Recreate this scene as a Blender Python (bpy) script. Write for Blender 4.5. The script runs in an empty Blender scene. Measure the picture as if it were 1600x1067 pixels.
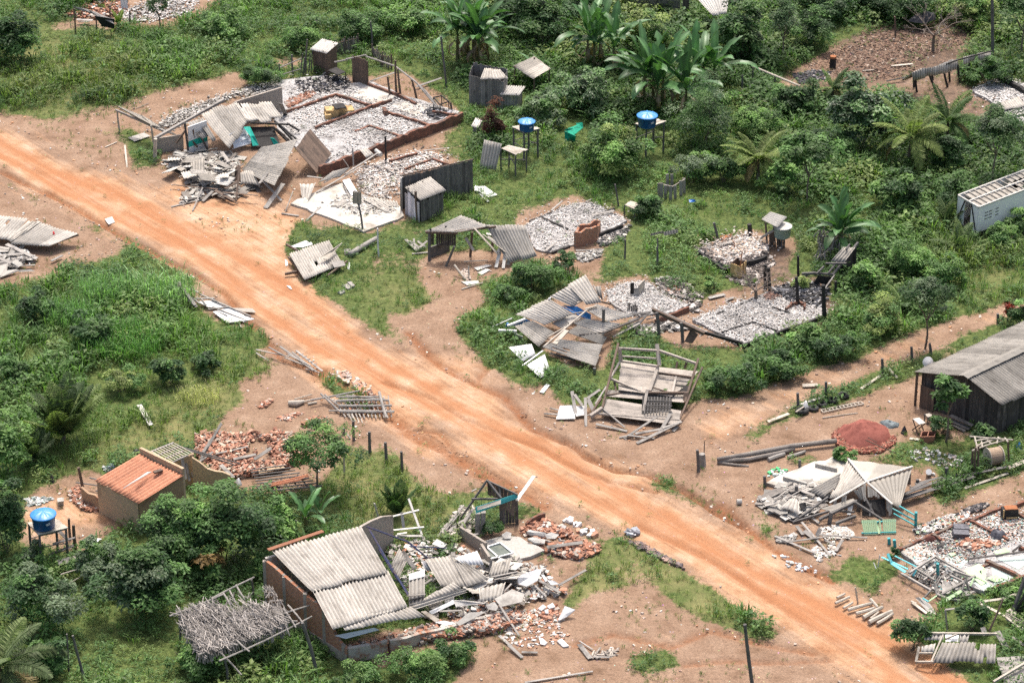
import bpy,math,random
import numpy as np
R=math.radians
rng=np.random.default_rng(7)
random.seed(7)
SC=bpy.context.scene
COL=SC.collection
PITCH,FPX,CAMH=R(28.0),4650.0,84.0
CX,CY=800.0,533.5
SP,CP=math.sin(PITCH),math.cos(PITCH)
def P(px,py,h=0.0):
 """world point at height h on the ray through pixel (px, py)"""
 u=(px-CX)/FPX;v=(py-CY)/FPX
 dz=-(SP+v*CP);dy=CP-v*SP
 t=(h-CAMH)/dz
 return np.array([u*t,dy*t,h])
def to_px(X,Y,Z=0.0):
 dz=Z-CAMH
 zc=Y*CP-dz*SP
 vv=-(Y*SP+dz*CP)
 return CX+FPX*X/zc,CY+FPX*vv/zc
_tab=np.random.default_rng(3).random((256,256))
def vn(x,y,s,seed=0):
 x=np.asarray(x,float)/s+seed*17.31;y=np.asarray(y,float)/s+seed*9.77
 xi=np.floor(x).astype(int);yi=np.floor(y).astype(int)
 fx=x-xi;fy=y-yi
 fx=fx*fx*(3-2*fx);fy=fy*fy*(3-2*fy)
 a=_tab[xi&255,yi&255];b=_tab[(xi+1)&255,yi&255]
 c=_tab[xi&255,(yi+1)&255];d=_tab[(xi+1)&255,(yi+1)&255]
 return(a*(1-fx)+b*fx)*(1-fy)+(c*(1-fx)+d*fx)*fy
def fbm(x,y,s,seed=0):
 return(vn(x,y,s,seed)+.5*vn(x,y,s*.47,seed+1)+.25*vn(x,y,s*.21,seed+2))/1.75
MX0,MY0,MS=-240,-240,2.0
MW,MH=1040,780
_gx=MX0+(np.arange(MW)+.5)*MS
_gy=MY0+(np.arange(MH)+.5)*MS
def inpoly(x,y,poly):
 r=np.zeros(np.broadcast(x,y).shape,bool)
 n=len(poly)
 for i in range(n):
  x0,y0=poly[i];x1,y1=poly[(i+1)%n]
  if y0==y1:continue
  c=((y0>y)!=(y1>y))&(x<(x1-x0)*(y-y0)/(y1-y0)+x0)
  r^=c
 return r
def blur(a,k):
 for ax in(0,1):
  for _ in range(2):
   p=np.pad(a,[(k,k)if i==ax else(0,0)for i in(0,1)],mode='edge')
   c=np.cumsum(p,axis=ax)
   z=np.zeros_like(np.take(c,[0],axis=ax))
   c=np.concatenate([z,c],axis=ax)
   n=2*k+1
   sl=[slice(None)]*2;s2=[slice(None)]*2
   sl[ax]=slice(n,None);s2[ax]=slice(0,-n)
   a=(c[tuple(sl)]-c[tuple(s2)])/n
 return a
_WX=(vn(_gx[None,:]+0*_gy[:,None],_gy[:,None]+0*_gx[None,:],30,5)-.5)*22+(vn(_gx[None,:]+0*_gy[:,None],_gy[:,None]+0*_gx[None,:],9,6)-.5)*9
_WY=(vn(_gx[None,:]+0*_gy[:,None],_gy[:,None]+0*_gx[None,:],30,8)-.5)*12+(vn(_gx[None,:]+0*_gy[:,None],_gy[:,None]+0*_gx[None,:],9,9)-.5)*5
def paint(m,poly,val,wob=1.0):
 xs=[p[0]for p in poly];ys=[p[1]for p in poly]
 i0=max(0,int((min(xs)-25-MX0)/MS));i1=min(MW,int((max(xs)+25-MX0)/MS)+1)
 j0=max(0,int((min(ys)-20-MY0)/MS));j1=min(MH,int((max(ys)+20-MY0)/MS)+1)
 gx=_gx[None,i0:i1]+wob*_WX[j0:j1,i0:i1];gy=_gy[j0:j1,None]+wob*_WY[j0:j1,i0:i1]
 k=inpoly(gx,gy,poly)
 m[j0:j1,i0:i1][k]=val
def newmap(v=0.0):return np.full((MH,MW),float(v))
def sample(m,X,Y):
 px,py=to_px(X,Y)
 fx=np.clip((px-MX0)/MS-.5,0,MW-1.001);fy=np.clip((py-MY0)/MS-.5,0,MH-1.001)
 xi=fx.astype(int);yi=fy.astype(int);fx=fx-xi;fy=fy-yi
 return(m[yi,xi]*(1-fx)+m[yi,xi+1]*fx)*(1-fy)+(m[yi+1,xi]*(1-fx)+m[yi+1,xi+1]*fx)*fy
def pdist(X,Y,line):
 """distance of points to a polyline of pixels, on the ground"""
 d=np.full(np.shape(X),1e9)
 W=[P(*q)[:2]for q in line]
 for a,b in zip(W[:-1],W[1:]):
  ab=b-a;L=ab@ab
  t=np.clip(((X-a[0])*ab[0]+(Y-a[1])*ab[1])/L,0,1)
  d=np.minimum(d,np.hypot(X-a[0]-t*ab[0],Y-a[1]-t*ab[1]))
 return d
Z3=np.array([0,0,1.0])
def nrm(v):
 v=np.asarray(v,float);l=np.linalg.norm(v)
 return v/l if l>1e-9 else v
class MB:
 def __init__(s):
  s.V,s.Q,s.T,s.U,s.C,s.n=[],[],[],[],[],0
 def add(s,V,Q=None,T=None,U=None,col=1.0):
  V=np.asarray(V,float).reshape(-1,3);k=len(V)
  s.V.append(V)
  if Q is not None and len(Q):s.Q.append(np.asarray(Q,int).reshape(-1,4)+s.n)
  if T is not None and len(T):s.T.append(np.asarray(T,int).reshape(-1,3)+s.n)
  s.U.append(np.asarray(U,float).reshape(-1,3)if U is not None else V.copy())
  c=np.asarray(col,float)
  if c.ndim==0:c=np.array([c,c,c])
  if c.ndim==1:c=np.tile(c,(k,1))
  s.C.append(c);s.n+=k
  return s
 def base(s):
  V=np.concatenate(s.V);lo=V.min(0);hi=V.max(0)
  return np.array([(lo[0]+hi[0])/2,(lo[1]+hi[1])/2,lo[2]])
 def mesh(s,name,mat,off,smooth=False):
  V=np.concatenate(s.V)-off;U=np.concatenate(s.U);C=np.concatenate(s.C)
  Q=np.concatenate(s.Q)if s.Q else np.zeros((0,4),int)
  T=np.concatenate(s.T)if s.T else np.zeros((0,3),int)
  me=bpy.data.meshes.new(name)
  me.vertices.add(len(V));me.vertices.foreach_set('co',V.ravel())
  nl=Q.size+T.size
  me.loops.add(nl);me.loops.foreach_set('vertex_index',np.concatenate([Q.ravel(),T.ravel()]).astype(np.int32))
  me.polygons.add(len(Q)+len(T))
  st=np.concatenate([np.arange(len(Q))*4,Q.size+np.arange(len(T))*3]).astype(np.int32)
  me.polygons.foreach_set('loop_start',st)
  if smooth:me.polygons.foreach_set('use_smooth',np.ones(len(st),bool))
  else:me.polygons.foreach_set('use_smooth',np.zeros(len(st),bool))
  a=me.attributes.new('uvm','FLOAT_VECTOR','POINT');a.data.foreach_set('vector',U.ravel())
  c=me.attributes.new('col','FLOAT_COLOR','POINT')
  c.data.foreach_set('color',np.concatenate([C,np.ones((len(C),1))],1).ravel())
  me.update(calc_edges=True);me.materials.append(mat)
  return me
def _lab(o,label,cat,group=None,kind=None):
 if label:o['label']=label
 if cat:o['category']=cat
 if group:o['group']=group
 if kind or cat:o['kind']=kind or 'thing'
def single(name,label,cat,mb,mat,group=None,kind=None,smooth=False):
 off=mb.base();o=bpy.data.objects.new(name,mb.mesh(name,mat,off,smooth));o.location=off
 COL.objects.link(o);_lab(o,label,cat,group,kind);return o
def struct(name,mb,mat,smooth=False):
 return single(name,None,None,mb,mat,kind='structure',smooth=smooth)
def thing(name,label,cat,at,group=None):
 o=bpy.data.objects.new(name,None);o.location=at;o.empty_display_size=.3
 COL.objects.link(o);_lab(o,label,cat,group);o['_w']=list(map(float,at));return o
def part(name,mb,mat,parent,label=None,smooth=False,kind=None):
 w=np.array(parent['_w'])
 o=bpy.data.objects.new(name,mb.mesh(name,mat,w,smooth));o.parent=parent
 if label:o['label']=label
 if kind:o['kind']=kind
 o['_w']=[float(q)for q in w]
 COL.objects.link(o);return o
_BQ=np.arange(24).reshape(6,4)
def hexa(mb,c8,col=1.0,jit=0.0):
 """c8: four bottom corners then four top corners, both counter-clockwise"""
 c=np.asarray(c8,float)
 F=[(3,2,1,0),(4,5,6,7),(0,1,5,4),(1,2,6,5),(2,3,7,6),(3,0,4,7)]
 V,U=[],[]
 o=random.random()*50
 for f in F:
  q=c[list(f)]
  e1=np.linalg.norm(q[1]-q[0]);e2=np.linalg.norm(q[3]-q[0])
  if e1>=e2:uv=[(0,0),(e1,0),(e1,e2),(0,e2)]
  else:uv=[(0,0),(0,e1),(e2,e1),(e2,0)]
  V.append(q);U+=[(a+o,b+o*.37,0)for a,b in uv]
 mb.add(np.concatenate(V),_BQ,U=U,col=col)
def box(mb,c,sx,sy,sz,rz=0.0,tilt=None,col=1.0):
 ca,sa=math.cos(rz),math.sin(rz)
 ax=np.array([ca,sa,0])*sx/2;ay=np.array([-sa,ca,0])*sy/2;az=Z3*sz/2
 if tilt is not None:
  M=rotm(*tilt);ax,ay,az=M@ax,M@ay,M@az
 c=np.asarray(c,float)
 hexa(mb,[c-ax-ay-az,c+ax-ay-az,c+ax+ay-az,c-ax+ay-az,c-ax-ay+az,c+ax-ay+az,c+ax+ay+az,c-ax+ay+az],col)
def rotm(rx,ry,rz=0.0):
 cx,sx,cy,sy,cz,sz=math.cos(rx),math.sin(rx),math.cos(ry),math.sin(ry),math.cos(rz),math.sin(rz)
 X=np.array([[1,0,0],[0,cx,-sx],[0,sx,cx]]);Y=np.array([[cy,0,sy],[0,1,0],[-sy,0,cy]])
 Zm=np.array([[cz,-sz,0],[sz,cz,0],[0,0,1]])
 return Zm@Y@X
def bar(mb,p0,p1,w,h=None,roll=0.0,col=1.0,taper=1.0):
 p0=np.asarray(p0,float);p1=np.asarray(p1,float);h=w if h is None else h
 d=nrm(p1-p0);s=np.cross(d,Z3)
 s=nrm(s)if np.linalg.norm(s)>.05 else np.array([1.0,0,0])
 t=np.cross(s,d)
 if roll:s,t=s*math.cos(roll)+t*math.sin(roll),t*math.cos(roll)-s*math.sin(roll)
 a=s*w/2;b=t*h/2
 hexa(mb,[p0-a-b,p0+a-b,p1+(a-b)*taper,p1+(-a-b)*taper,p0-a+b,p0+a+b,p1+(a+b)*taper,p1+(-a+b)*taper],col)
def tube(mb,pts,r,n=7,col=1.0,cap=True):
 pts=np.asarray(pts,float);m=len(pts)
 r=np.full(m,r,float)if np.ndim(r)==0 else np.asarray(r,float)
 V,U=[],[]
 up=np.array([.13,.31,.94]);L=0
 for i in range(m):
  d=nrm(pts[min(i+1,m-1)]-pts[max(i-1,0)])
  s=np.cross(d,up);s=nrm(s)if np.linalg.norm(s)>.1 else nrm(np.cross(d,[1,0,0]));t=np.cross(s,d)
  if i:L+=np.linalg.norm(pts[i]-pts[i-1])
  for k in range(n):
   a=2*math.pi*k/n
   V.append(pts[i]+r[i]*(s*math.cos(a)+t*math.sin(a)));U.append((L,a*r[i],0))
 Q=[(i*n+k,i*n+(k+1)%n,(i+1)*n+(k+1)%n,(i+1)*n+k)for i in range(m-1)for k in range(n)]
 T=[]
 if cap:
  V+=[pts[0],pts[-1]];U+=[(0,0,0),(L,0,0)]
  T=[(m*n,(k+1)%n,k)for k in range(n)]+[(m*n+1,(m-1)*n+k,(m-1)*n+(k+1)%n)for k in range(n)]
 mb.add(V,Q,T,U,col)
def pole(mb,p0,p1,r,r1=None,n=7,bend=.02,col=1.0):
 p0=np.asarray(p0,float);p1=np.asarray(p1,float);L=np.linalg.norm(p1-p0)
 k=5;b=nrm(np.random.default_rng(int(abs(p0[0]*31+p0[1]*17)*10)%99999).normal(size=3))*bend*L
 r1=r*.8 if r1 is None else r1
 ts=np.linspace(0,1,k)
 tube(mb,[p0+(p1-p0)*t+b*math.sin(t*math.pi)for t in ts],[r+(r1-r)*t for t in ts],n,col)
def grid(mb,nu,nv,pts,uv,col=1.0,th=0.0,N=None,drop=None):
 """pts (nu,nv,3) sheet with thickness th along -N"""
 idx=np.arange(nu*nv).reshape(nu,nv)
 keep=np.ones((nu-1,nv-1),bool)
 if drop is not None:keep=~drop
 q=np.stack([idx[:-1,:-1],idx[1:,:-1],idx[1:,1:],idx[:-1,1:]],-1)
 Vt=pts.reshape(-1,3)
 if th<=0:
  mb.add(Vt,q[keep],U=uv.reshape(-1,3),col=col);return
 Vb=Vt-np.asarray(N)*th;M=nu*nv
 Q=[q[keep],q[keep][:,::-1]+M]
 kp=np.pad(keep,1)
 for di,dj,(a,b)in((-1,0,(0,3)),(1,0,(2,1)),(0,-1,(1,0)),(0,1,(3,2))):
  nb=kp[1+di:1+di+nu-1,1+dj:1+dj+nv-1]
  e=q[keep&~nb]
  if len(e):Q.append(np.stack([e[:,a],e[:,b],e[:,b]+M,e[:,a]+M],-1))
 mb.add(np.concatenate([Vt,Vb]),np.concatenate(Q),U=np.concatenate([uv.reshape(-1,3)]*2),col=np.concatenate([col,col])if np.ndim(col)==2 else col)
def corr(mb,A,B,C,D,amp=.045,pitch=.2,sag=0.0,twist=0.0,ragged=.05,th=.012,holes=(),seed=0,sheet=.95,dirt=.12,lap=1.6,kink=0.0):
 """corrugated sheeting over corners A B C D (A-B upper edge, D-C lower edge); the ridges run from A-B to D-C"""
 A,B,C,D=(np.asarray(q,float)for q in(A,B,C,D))
 g=np.random.default_rng(seed+int(abs(A[0]*7+A[1]*3)*10)%9999)
 W=(np.linalg.norm(B-A)+np.linalg.norm(C-D))/2;L=(np.linalg.norm(D-A)+np.linalg.norm(C-B))/2
 nr=max(2,round(W/pitch));nv=nr*4+1;nu=max(3,int(L/.45)+2)
 t=np.linspace(0,1,nv);s=np.linspace(0,1,nu)
 N=nrm(np.cross(D-A,B-A));N=N if N[2]>0 else-N
 ns=max(1,round(W/sheet));sid=np.minimum((t*ns).astype(int),ns-1)
 off=g.normal(0,ragged,(ns,2));zo=g.normal(0,ragged*.35,(ns,2))
 S=s[:,None]+np.zeros((1,nv));Tt=t[None,:]+np.zeros((nu,1))
 e0=off[sid,0]/L;e1=off[sid,1]/L
 S2=e0[None,:]*(1-S)+e1[None,:]*S+S
 p=((1-S2)*(1-Tt))[...,None]*A+((1-S2)*Tt)[...,None]*B+(S2*Tt)[...,None]*C+(S2*(1-Tt))[...,None]*D
 wave=amp*np.cos(2*math.pi*nr*Tt)
 step=-.018*np.floor(S*L/lap)
 dz=wave+step+(zo[sid,0][None,:]*(1-S)+zo[sid,1][None,:]*S)-sag*4*S*(1-S)-kink*4*Tt*(1-Tt)+twist*(S-.5)*(Tt-.5)
 dz=dz+(fbm(S*L+seed*3.1,Tt*W,1.4,seed%13)-.5)*ragged*1.5
 p=p+dz[...,None]*N
 uv=np.stack([S*L+seed*5.7,Tt*W,0*S],-1)
 tone=1+g.normal(0,dirt,ns);rows=max(1,int(L/lap+.99));tr=1+g.normal(0,dirt*.6,(rows,ns))
 ri=np.minimum((S*L/lap).astype(int),rows-1)
 cc=(tone[sid][None,:]*tr[ri,sid[None,:]+0*ri]).clip(.6,1.35)
 cc=cc*(1.05-.46*np.clip(-np.cos(2*math.pi*nr*Tt)*1.2,0,1)*(amp>.02))  # troughs toned darker: ridge shading painted into the vertex colour
 cc=np.repeat(cc.reshape(-1,1),3,1)
 drop=None
 if holes:
  drop=np.zeros((nu-1,nv-1),bool);sm=(s[:-1]+s[1:])/2;tm=(t[:-1]+t[1:])/2
  for a0,a1,b0,b1 in holes:
   drop|=((sm>a0)&(sm<a1))[:,None]&((tm>b0)&(tm<b1))[None,:]
 grid(mb,nu,nv,p,uv,cc,th,N,drop)
def slab(mb,A,B,C,D,th=.05,col=1.0):
 A,B,C,D=(np.asarray(q,float)for q in(A,B,C,D))
 N=nrm(np.cross(B-A,D-A));
 if N[2]<0:A,B,C,D=D,C,B,A;N=-N
 N=N*th
 hexa(mb,[A-N,B-N,C-N,D-N,A,B,C,D],col)
def poly_slab(mb,pts,th=.06,col=1.0):
 """flat broken piece with any outline"""
 p=np.asarray(pts,float);n=len(p);c=p.mean(0)
 a=(p-c);N=nrm(np.cross(a[0],a[n//3]));N=N if N[2]>0 else-N
 if np.dot(np.cross(a[0],a[1]),N)<0:p=p[::-1]
 V=np.concatenate([p,[c],p-N*th,[c-N*th]])
 T=[(i,(i+1)%n,n)for i in range(n)]+[(n+1+(i+1)%n,n+1+i,2*n+1)for i in range(n)]
 Q=[(i,n+1+i,n+1+(i+1)%n,(i+1)%n)for i in range(n)]
 mb.add(V,Q,T,V.copy(),col)
def boards(mb,A,B,hA,hB=None,bw=.2,th=.025,gap=.012,rag=.06,miss=0.0,lean=None,seed=1,tone=.18,n0=0.0):
 """a wall of upright boards from ground point A to ground point B"""
 A=np.asarray(A,float);B=np.asarray(B,float);hB=hA if hB is None else hB
 g=np.random.default_rng(seed+int(abs(A[0]+A[1])*10)%999)
 d=B-A;L=np.linalg.norm(d);d=d/L;nn=nrm(np.cross(d,Z3));n=max(1,round(L/bw));w=L/n
 ln=np.zeros(3)if lean is None else np.asarray(lean,float)
 for i in range(n):
  if g.random()<miss:continue
  a=A+d*(i*w+gap/2);b=A+d*((i+1)*w-gap/2)
  f=(i+.5)/n;h=(hA+(hB-hA)*f)+g.normal(0,rag);bz=n0*abs(g.normal())
  o=nn*g.uniform(-.008,.008);t=nn*th/2
  up=Z3*h+ln*h;lo=Z3*bz
  k=1+g.normal(0,tone)
  hexa(mb,[a-t+o+lo,b-t+o+lo,b+t+o+lo,a+t+o+lo,a-t+o+up,b-t+o+up,b+t+o+up,a+t+o+up],max(.4,k))
def wall(mb,A,B,h,th=.14,hB=None,col=1.0,z0=0.0):
 A=np.asarray(A,float)+Z3*z0;B=np.asarray(B,float)+Z3*z0;hB=h if hB is None else hB
 d=B-A;n=nrm(np.cross(d,Z3))*th/2
 hexa(mb,[A-n,B-n,B+n,A+n,A-n+Z3*h,B-n+Z3*hB,B+n+Z3*hB,A+n+Z3*h],col)
def ragwall(mb,A,B,hs,th=.14,z0=0.0):
 """wall with a broken top: hs = list of heights along it"""
 A=np.asarray(A,float);B=np.asarray(B,float)
 n=len(hs)-1;d=B-A;nn=nrm(np.cross(d,Z3))*th/2;L=np.linalg.norm(d)
 V,U=[],[]
 for sgn in(-1,1):
  for z in(0,1):
   for i in range(n+1):
    hh=hs[i]if z else z0
    V.append(A+d*i/n+nn*sgn+Z3*hh);U.append((L*i/n,hh,0))
 k=n+1
 Q=[]
 for i in range(n):
  Q+=[(i,i+1,k+i+1,k+i),(2*k+i+1,2*k+i,3*k+i,3*k+i+1),(k+i,k+i+1,3*k+i+1,3*k+i)]
 Q+=[(2*k,0,k,3*k),(n,2*k+n,3*k+n,k+n)]
 mb.add(V,Q,U=U)
def pts_in(poly,n,g,clump=0.0):
 """n random ground points inside a pixel polygon, uniform on the ground"""
 W=np.array([P(*q)[:2]for q in poly]);lo=W.min(0);hi=W.max(0)
 out=np.zeros((0,2));k=0
 while len(out)<n and k<60:
  q=lo+(hi-lo)*g.random((n*3+20,2));k+=1
  m=inpoly(q[:,0],q[:,1],[tuple(w)for w in W])
  if clump>0:m&=fbm(q[:,0],q[:,1],2.2,11)>.2+clump*(.3+.6*g.random(len(q)))
  out=np.concatenate([out,q[m]])
 return out[:n]
FLOORS=[]
def flakes(mb,xy,g,size,thick,z,pal,w,lift=.35,aspect=(.4,1.0)):
 """many small tilted chips at ground points xy; pal: colours with weights w"""
 n=len(xy)
 if not n:return
 L=g.uniform(size[0],size[1],n)**1.0;Wd=L*g.uniform(aspect[0],aspect[1],n);T=g.uniform(thick[0],thick[1],n)
 az=g.uniform(0,2*math.pi,n);tx=g.normal(0,lift,n);ty=g.normal(0,lift,n)
 ca,sa=np.cos(az),np.sin(az)
 ax=np.stack([ca,sa,tx*.8],-1);ay=np.stack([-sa,ca,ty*.8],-1)
 ax/=np.linalg.norm(ax,axis=1)[:,None];ay-=ax*(ax*ay).sum(1)[:,None];ay/=np.linalg.norm(ay,axis=1)[:,None]
 an=np.cross(ax,ay)
 zz=z if np.ndim(z)else g.uniform(0,z,n)
 zz=hgt(xy[:,0],xy[:,1])+zz+T*.3
 for poly,fh in FLOORS:
  m=inpoly(xy[:,0],xy[:,1],poly);zz[m]=fh+np.abs(g.normal(0,.02,m.sum()))+L[m]*lift*.15+(g.random(m.sum())<.1)*.06
 c=np.concatenate([xy,zz[:,None]],1)
 ax=ax*(L/2)[:,None];ay=ay*(Wd/2)[:,None];an=an*(T/2)[:,None]
 V=np.stack([c-ax-ay-an,c+ax-ay-an,c+ax+ay-an,c-ax+ay-an,c-ax-ay+an,c+ax-ay+an,c+ax+ay+an,c-ax+ay+an],1)
 V=V+g.normal(0,1,V.shape)*np.minimum(L*.06,.018)[:,None,None]
 F=np.array([(3,2,1,0),(4,5,6,7),(0,1,5,4),(1,2,6,5),(2,3,7,6),(3,0,4,7)])
 Q=(np.arange(n)*8)[:,None,None]+F[None]
 pal=np.asarray(pal,float);ci=g.choice(len(pal),n,p=np.asarray(w,float)/sum(w))
 C=pal[ci]*np.clip(1+g.normal(0,.16,(n,1)),.4,1.6)
 mb.add(V.reshape(-1,3),Q.reshape(-1,4),U=V.reshape(-1,3),col=np.repeat(C,8,0))
def s2l(*c):
 return tuple((x/255/12.92 if x/255<=.04045 else((x/255+.055)/1.055)**2.4)for x in c)
def node(nt,t,**k):
 n=nt.nodes.new(t)
 for a,b in k.items():
  if a.startswith('i_'):n.inputs[a[2:].replace('_',' ')].default_value=b
  else:setattr(n,a,b)
 return n
def ramp(nt,fac,stops):
 r=nt.nodes.new('ShaderNodeValToRGB');e=r.color_ramp.elements
 while len(e)<len(stops):e.new(.5)
 for q,(p,c)in zip(e,stops):
  q.position=p;q.color=(*c,1)if len(c)==3 else c
 nt.links.new(fac,r.inputs[0]);return r.outputs[0]
def mix(nt,fac,a,b,mode='MIX'):
 m=nt.nodes.new('ShaderNodeMix');m.data_type='RGBA';m.blend_type=mode
 for s,v in((m.inputs[0],fac),(m.inputs[6],a),(m.inputs[7],b)):
  if hasattr(v,'is_linked'):nt.links.new(v,s)
  else:s.default_value=v if np.ndim(v)==0 else(*v,1)if len(v)==3 else v
 return m.outputs[2]
def math_(nt,op,a,b=None,c=None,clamp=False):
 m=nt.nodes.new('ShaderNodeMath');m.operation=op;m.use_clamp=clamp
 for i,v in enumerate((a,b,c)):
  if v is None:continue
  if hasattr(v,'is_linked'):nt.links.new(v,m.inputs[i])
  else:m.inputs[i].default_value=v
 return m.outputs[0]
def attr(nt,n):
 a=nt.nodes.new('ShaderNodeAttribute');a.attribute_name=n;return a
def noise(nt,vec,scale,detail=3,rough=.6,stretch=None):
 if stretch is not None:
  mp=nt.nodes.new('ShaderNodeMapping');mp.inputs['Scale'].default_value=stretch;nt.links.new(vec,mp.inputs[0]);vec=mp.outputs[0]
 n=node(nt,'ShaderNodeTexNoise');n.inputs['Scale'].default_value=scale;n.inputs['Detail'].default_value=detail;n.inputs['Roughness'].default_value=rough
 nt.links.new(vec,n.inputs['Vector']);return n.outputs['Fac']
def newmat(name):
 m=bpy.data.materials.new(name);m.use_nodes=True;nt=m.node_tree
 for n in list(nt.nodes):nt.nodes.remove(n)
 out=nt.nodes.new('ShaderNodeOutputMaterial');b=nt.nodes.new('ShaderNodeBsdfPrincipled')
 nt.links.new(b.outputs[0],out.inputs[0]);return m,nt,b,out
def mat_wood(name,a,b,c=None,rough=.85,stain=.5):
 m,nt,bs,out=newmat(name);u=attr(nt,'uvm').outputs['Vector']
 f=noise(nt,u,5,5,.7,(.35,5,1))
 col=ramp(nt,f,[(.3,a),(.7,b)])
 g=noise(nt,u,1.3,3,.6)
 col=mix(nt,ramp(nt,g,[(.5,(0,0,0)),(.72,(1,1,1))]),col,c if c is not None else tuple(x*stain for x in a))
 col=mix(nt,1.0,col,attr(nt,'col').outputs['Color'],'MULTIPLY')
 nt.links.new(col,bs.inputs['Base Color']);bs.inputs['Roughness'].default_value=rough
 bp=nt.nodes.new('ShaderNodeBump');bp.inputs['Strength'].default_value=.4;bp.inputs['Distance'].default_value=.01
 nt.links.new(f,bp.inputs['Height']);nt.links.new(bp.outputs[0],bs.inputs['Normal'])
 return m
def mat_mottled(name,a,b,stain=None,s1=1.2,s2=14,rough=.85,cover=(.52,.75),spec=.3,streak=None,metal=0.0):
 m,nt,bs,out=newmat(name);u=attr(nt,'uvm').outputs['Vector']
 f=noise(nt,u,s2,4,.65,streak)
 col=ramp(nt,f,[(.3,a),(.7,b)])
 if stain is not None:
  g=noise(nt,u,s1,5,.65,None if streak is None else(streak[0]*1.5,streak[1]*.5,1))
  col=mix(nt,ramp(nt,g,[(cover[0],(0,0,0)),(cover[1],(1,1,1))]),col,stain)
 col=mix(nt,1.0,col,attr(nt,'col').outputs['Color'],'MULTIPLY')
 nt.links.new(col,bs.inputs['Base Color']);bs.inputs['Roughness'].default_value=rough
 bs.inputs['Specular IOR Level'].default_value=spec;bs.inputs['Metallic'].default_value=metal
 bp=nt.nodes.new('ShaderNodeBump');bp.inputs['Strength'].default_value=.25;bp.inputs['Distance'].default_value=.008
 nt.links.new(f,bp.inputs['Height']);nt.links.new(bp.outputs[0],bs.inputs['Normal'])
 return m
def mat_brick(name,a,b,mortar,plaster=None,cover=(.5,.6),bw=.24,bh=.1):
 m,nt,bs,out=newmat(name);u=attr(nt,'uvm').outputs['Vector']
 br=nt.nodes.new('ShaderNodeTexBrick');br.inputs['Color1'].default_value=(*a,1);br.inputs['Color2'].default_value=(*b,1);br.inputs['Mortar'].default_value=(*mortar,1)
 br.inputs['Scale'].default_value=1;br.inputs['Brick Width'].default_value=bw;br.inputs['Row Height'].default_value=bh;br.inputs['Mortar Size'].default_value=.012
 nt.links.new(u,br.inputs['Vector'])
 f=noise(nt,u,6,4,.7)
 col=mix(nt,.8,br.outputs['Color'],ramp(nt,f,[(.25,(.35,.33,.32)),(.7,(1,1,1))]),'MULTIPLY')
 if plaster is not None:
  g=noise(nt,u,1.1,5,.65)
  col=mix(nt,ramp(nt,g,[(cover[0],(0,0,0)),(cover[1],(1,1,1))]),col,plaster)
 col=mix(nt,1.0,col,attr(nt,'col').outputs['Color'],'MULTIPLY')
 nt.links.new(col,bs.inputs['Base Color']);bs.inputs['Roughness'].default_value=.9
 bp=nt.nodes.new('ShaderNodeBump');bp.inputs['Strength'].default_value=.5;bp.inputs['Distance'].default_value=.012
 nt.links.new(br.outputs['Fac'],bp.inputs['Height']);bp.invert=True;nt.links.new(bp.outputs[0],bs.inputs['Normal'])
 return m
def mat_col(name,rough=.85,spec=.3,nscale=9.0,amt=.5):
 """colour comes from each chip of a mesh, broken up by noise"""
 m,nt,bs,out=newmat(name);u=attr(nt,'uvm').outputs['Vector']
 f=noise(nt,u,nscale,4,.65)
 col=mix(nt,amt,attr(nt,'col').outputs['Color'],ramp(nt,f,[(.3,(.45,.45,.45)),(.65,(1.15,1.15,1.15))]),'MULTIPLY')
 nt.links.new(col,bs.inputs['Base Color']);bs.inputs['Roughness'].default_value=rough;bs.inputs['Specular IOR Level'].default_value=spec
 return m
def mat_leaf(name,rough=.45,spec=.5,trans=.35,tint=(1.12,1.38,.62)):
 m,nt,bs,out=newmat(name)
 col=attr(nt,'col').outputs['Color']
 nt.links.new(col,bs.inputs['Base Color']);bs.inputs['Roughness'].default_value=rough;bs.inputs['Specular IOR Level'].default_value=spec
 tr=nt.nodes.new('ShaderNodeBsdfTranslucent');nt.links.new(mix(nt,1.0,col,tint,'MULTIPLY'),tr.inputs['Color'])
 mx=nt.nodes.new('ShaderNodeMixShader');mx.inputs[0].default_value=trans
 nt.links.new(bs.outputs[0],mx.inputs[1]);nt.links.new(tr.outputs[0],mx.inputs[2]);nt.links.new(mx.outputs[0],out.inputs[0])
 return m
TRA=[(-60,190),(0,225),(82,267),(175,300),(250,340),(325,377),(400,417),(450,457),(500,492),(545,534),(600,569),(650,591),(725,641),(800,679),(862,704),(925,746),(1000,790),(1075,832),(1137,870),(1200,905),(1275,940),(1350,980),(1425,1025),(1475,1060),(1560,1110)]
TRB=[(-60,215),(0,243),(50,267),(100,292),(162,325),(225,355),(275,377),(337,417),(400,475),(462,520),(487,534),(555,569),(625,609),(687,641),(775,689),(862,744),(912,774),(962,800),(1025,830),(1075,855),(1125,882),(1200,927),(1287,975),(1362,1020),(1412,1067),(1480,1110)]
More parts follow.
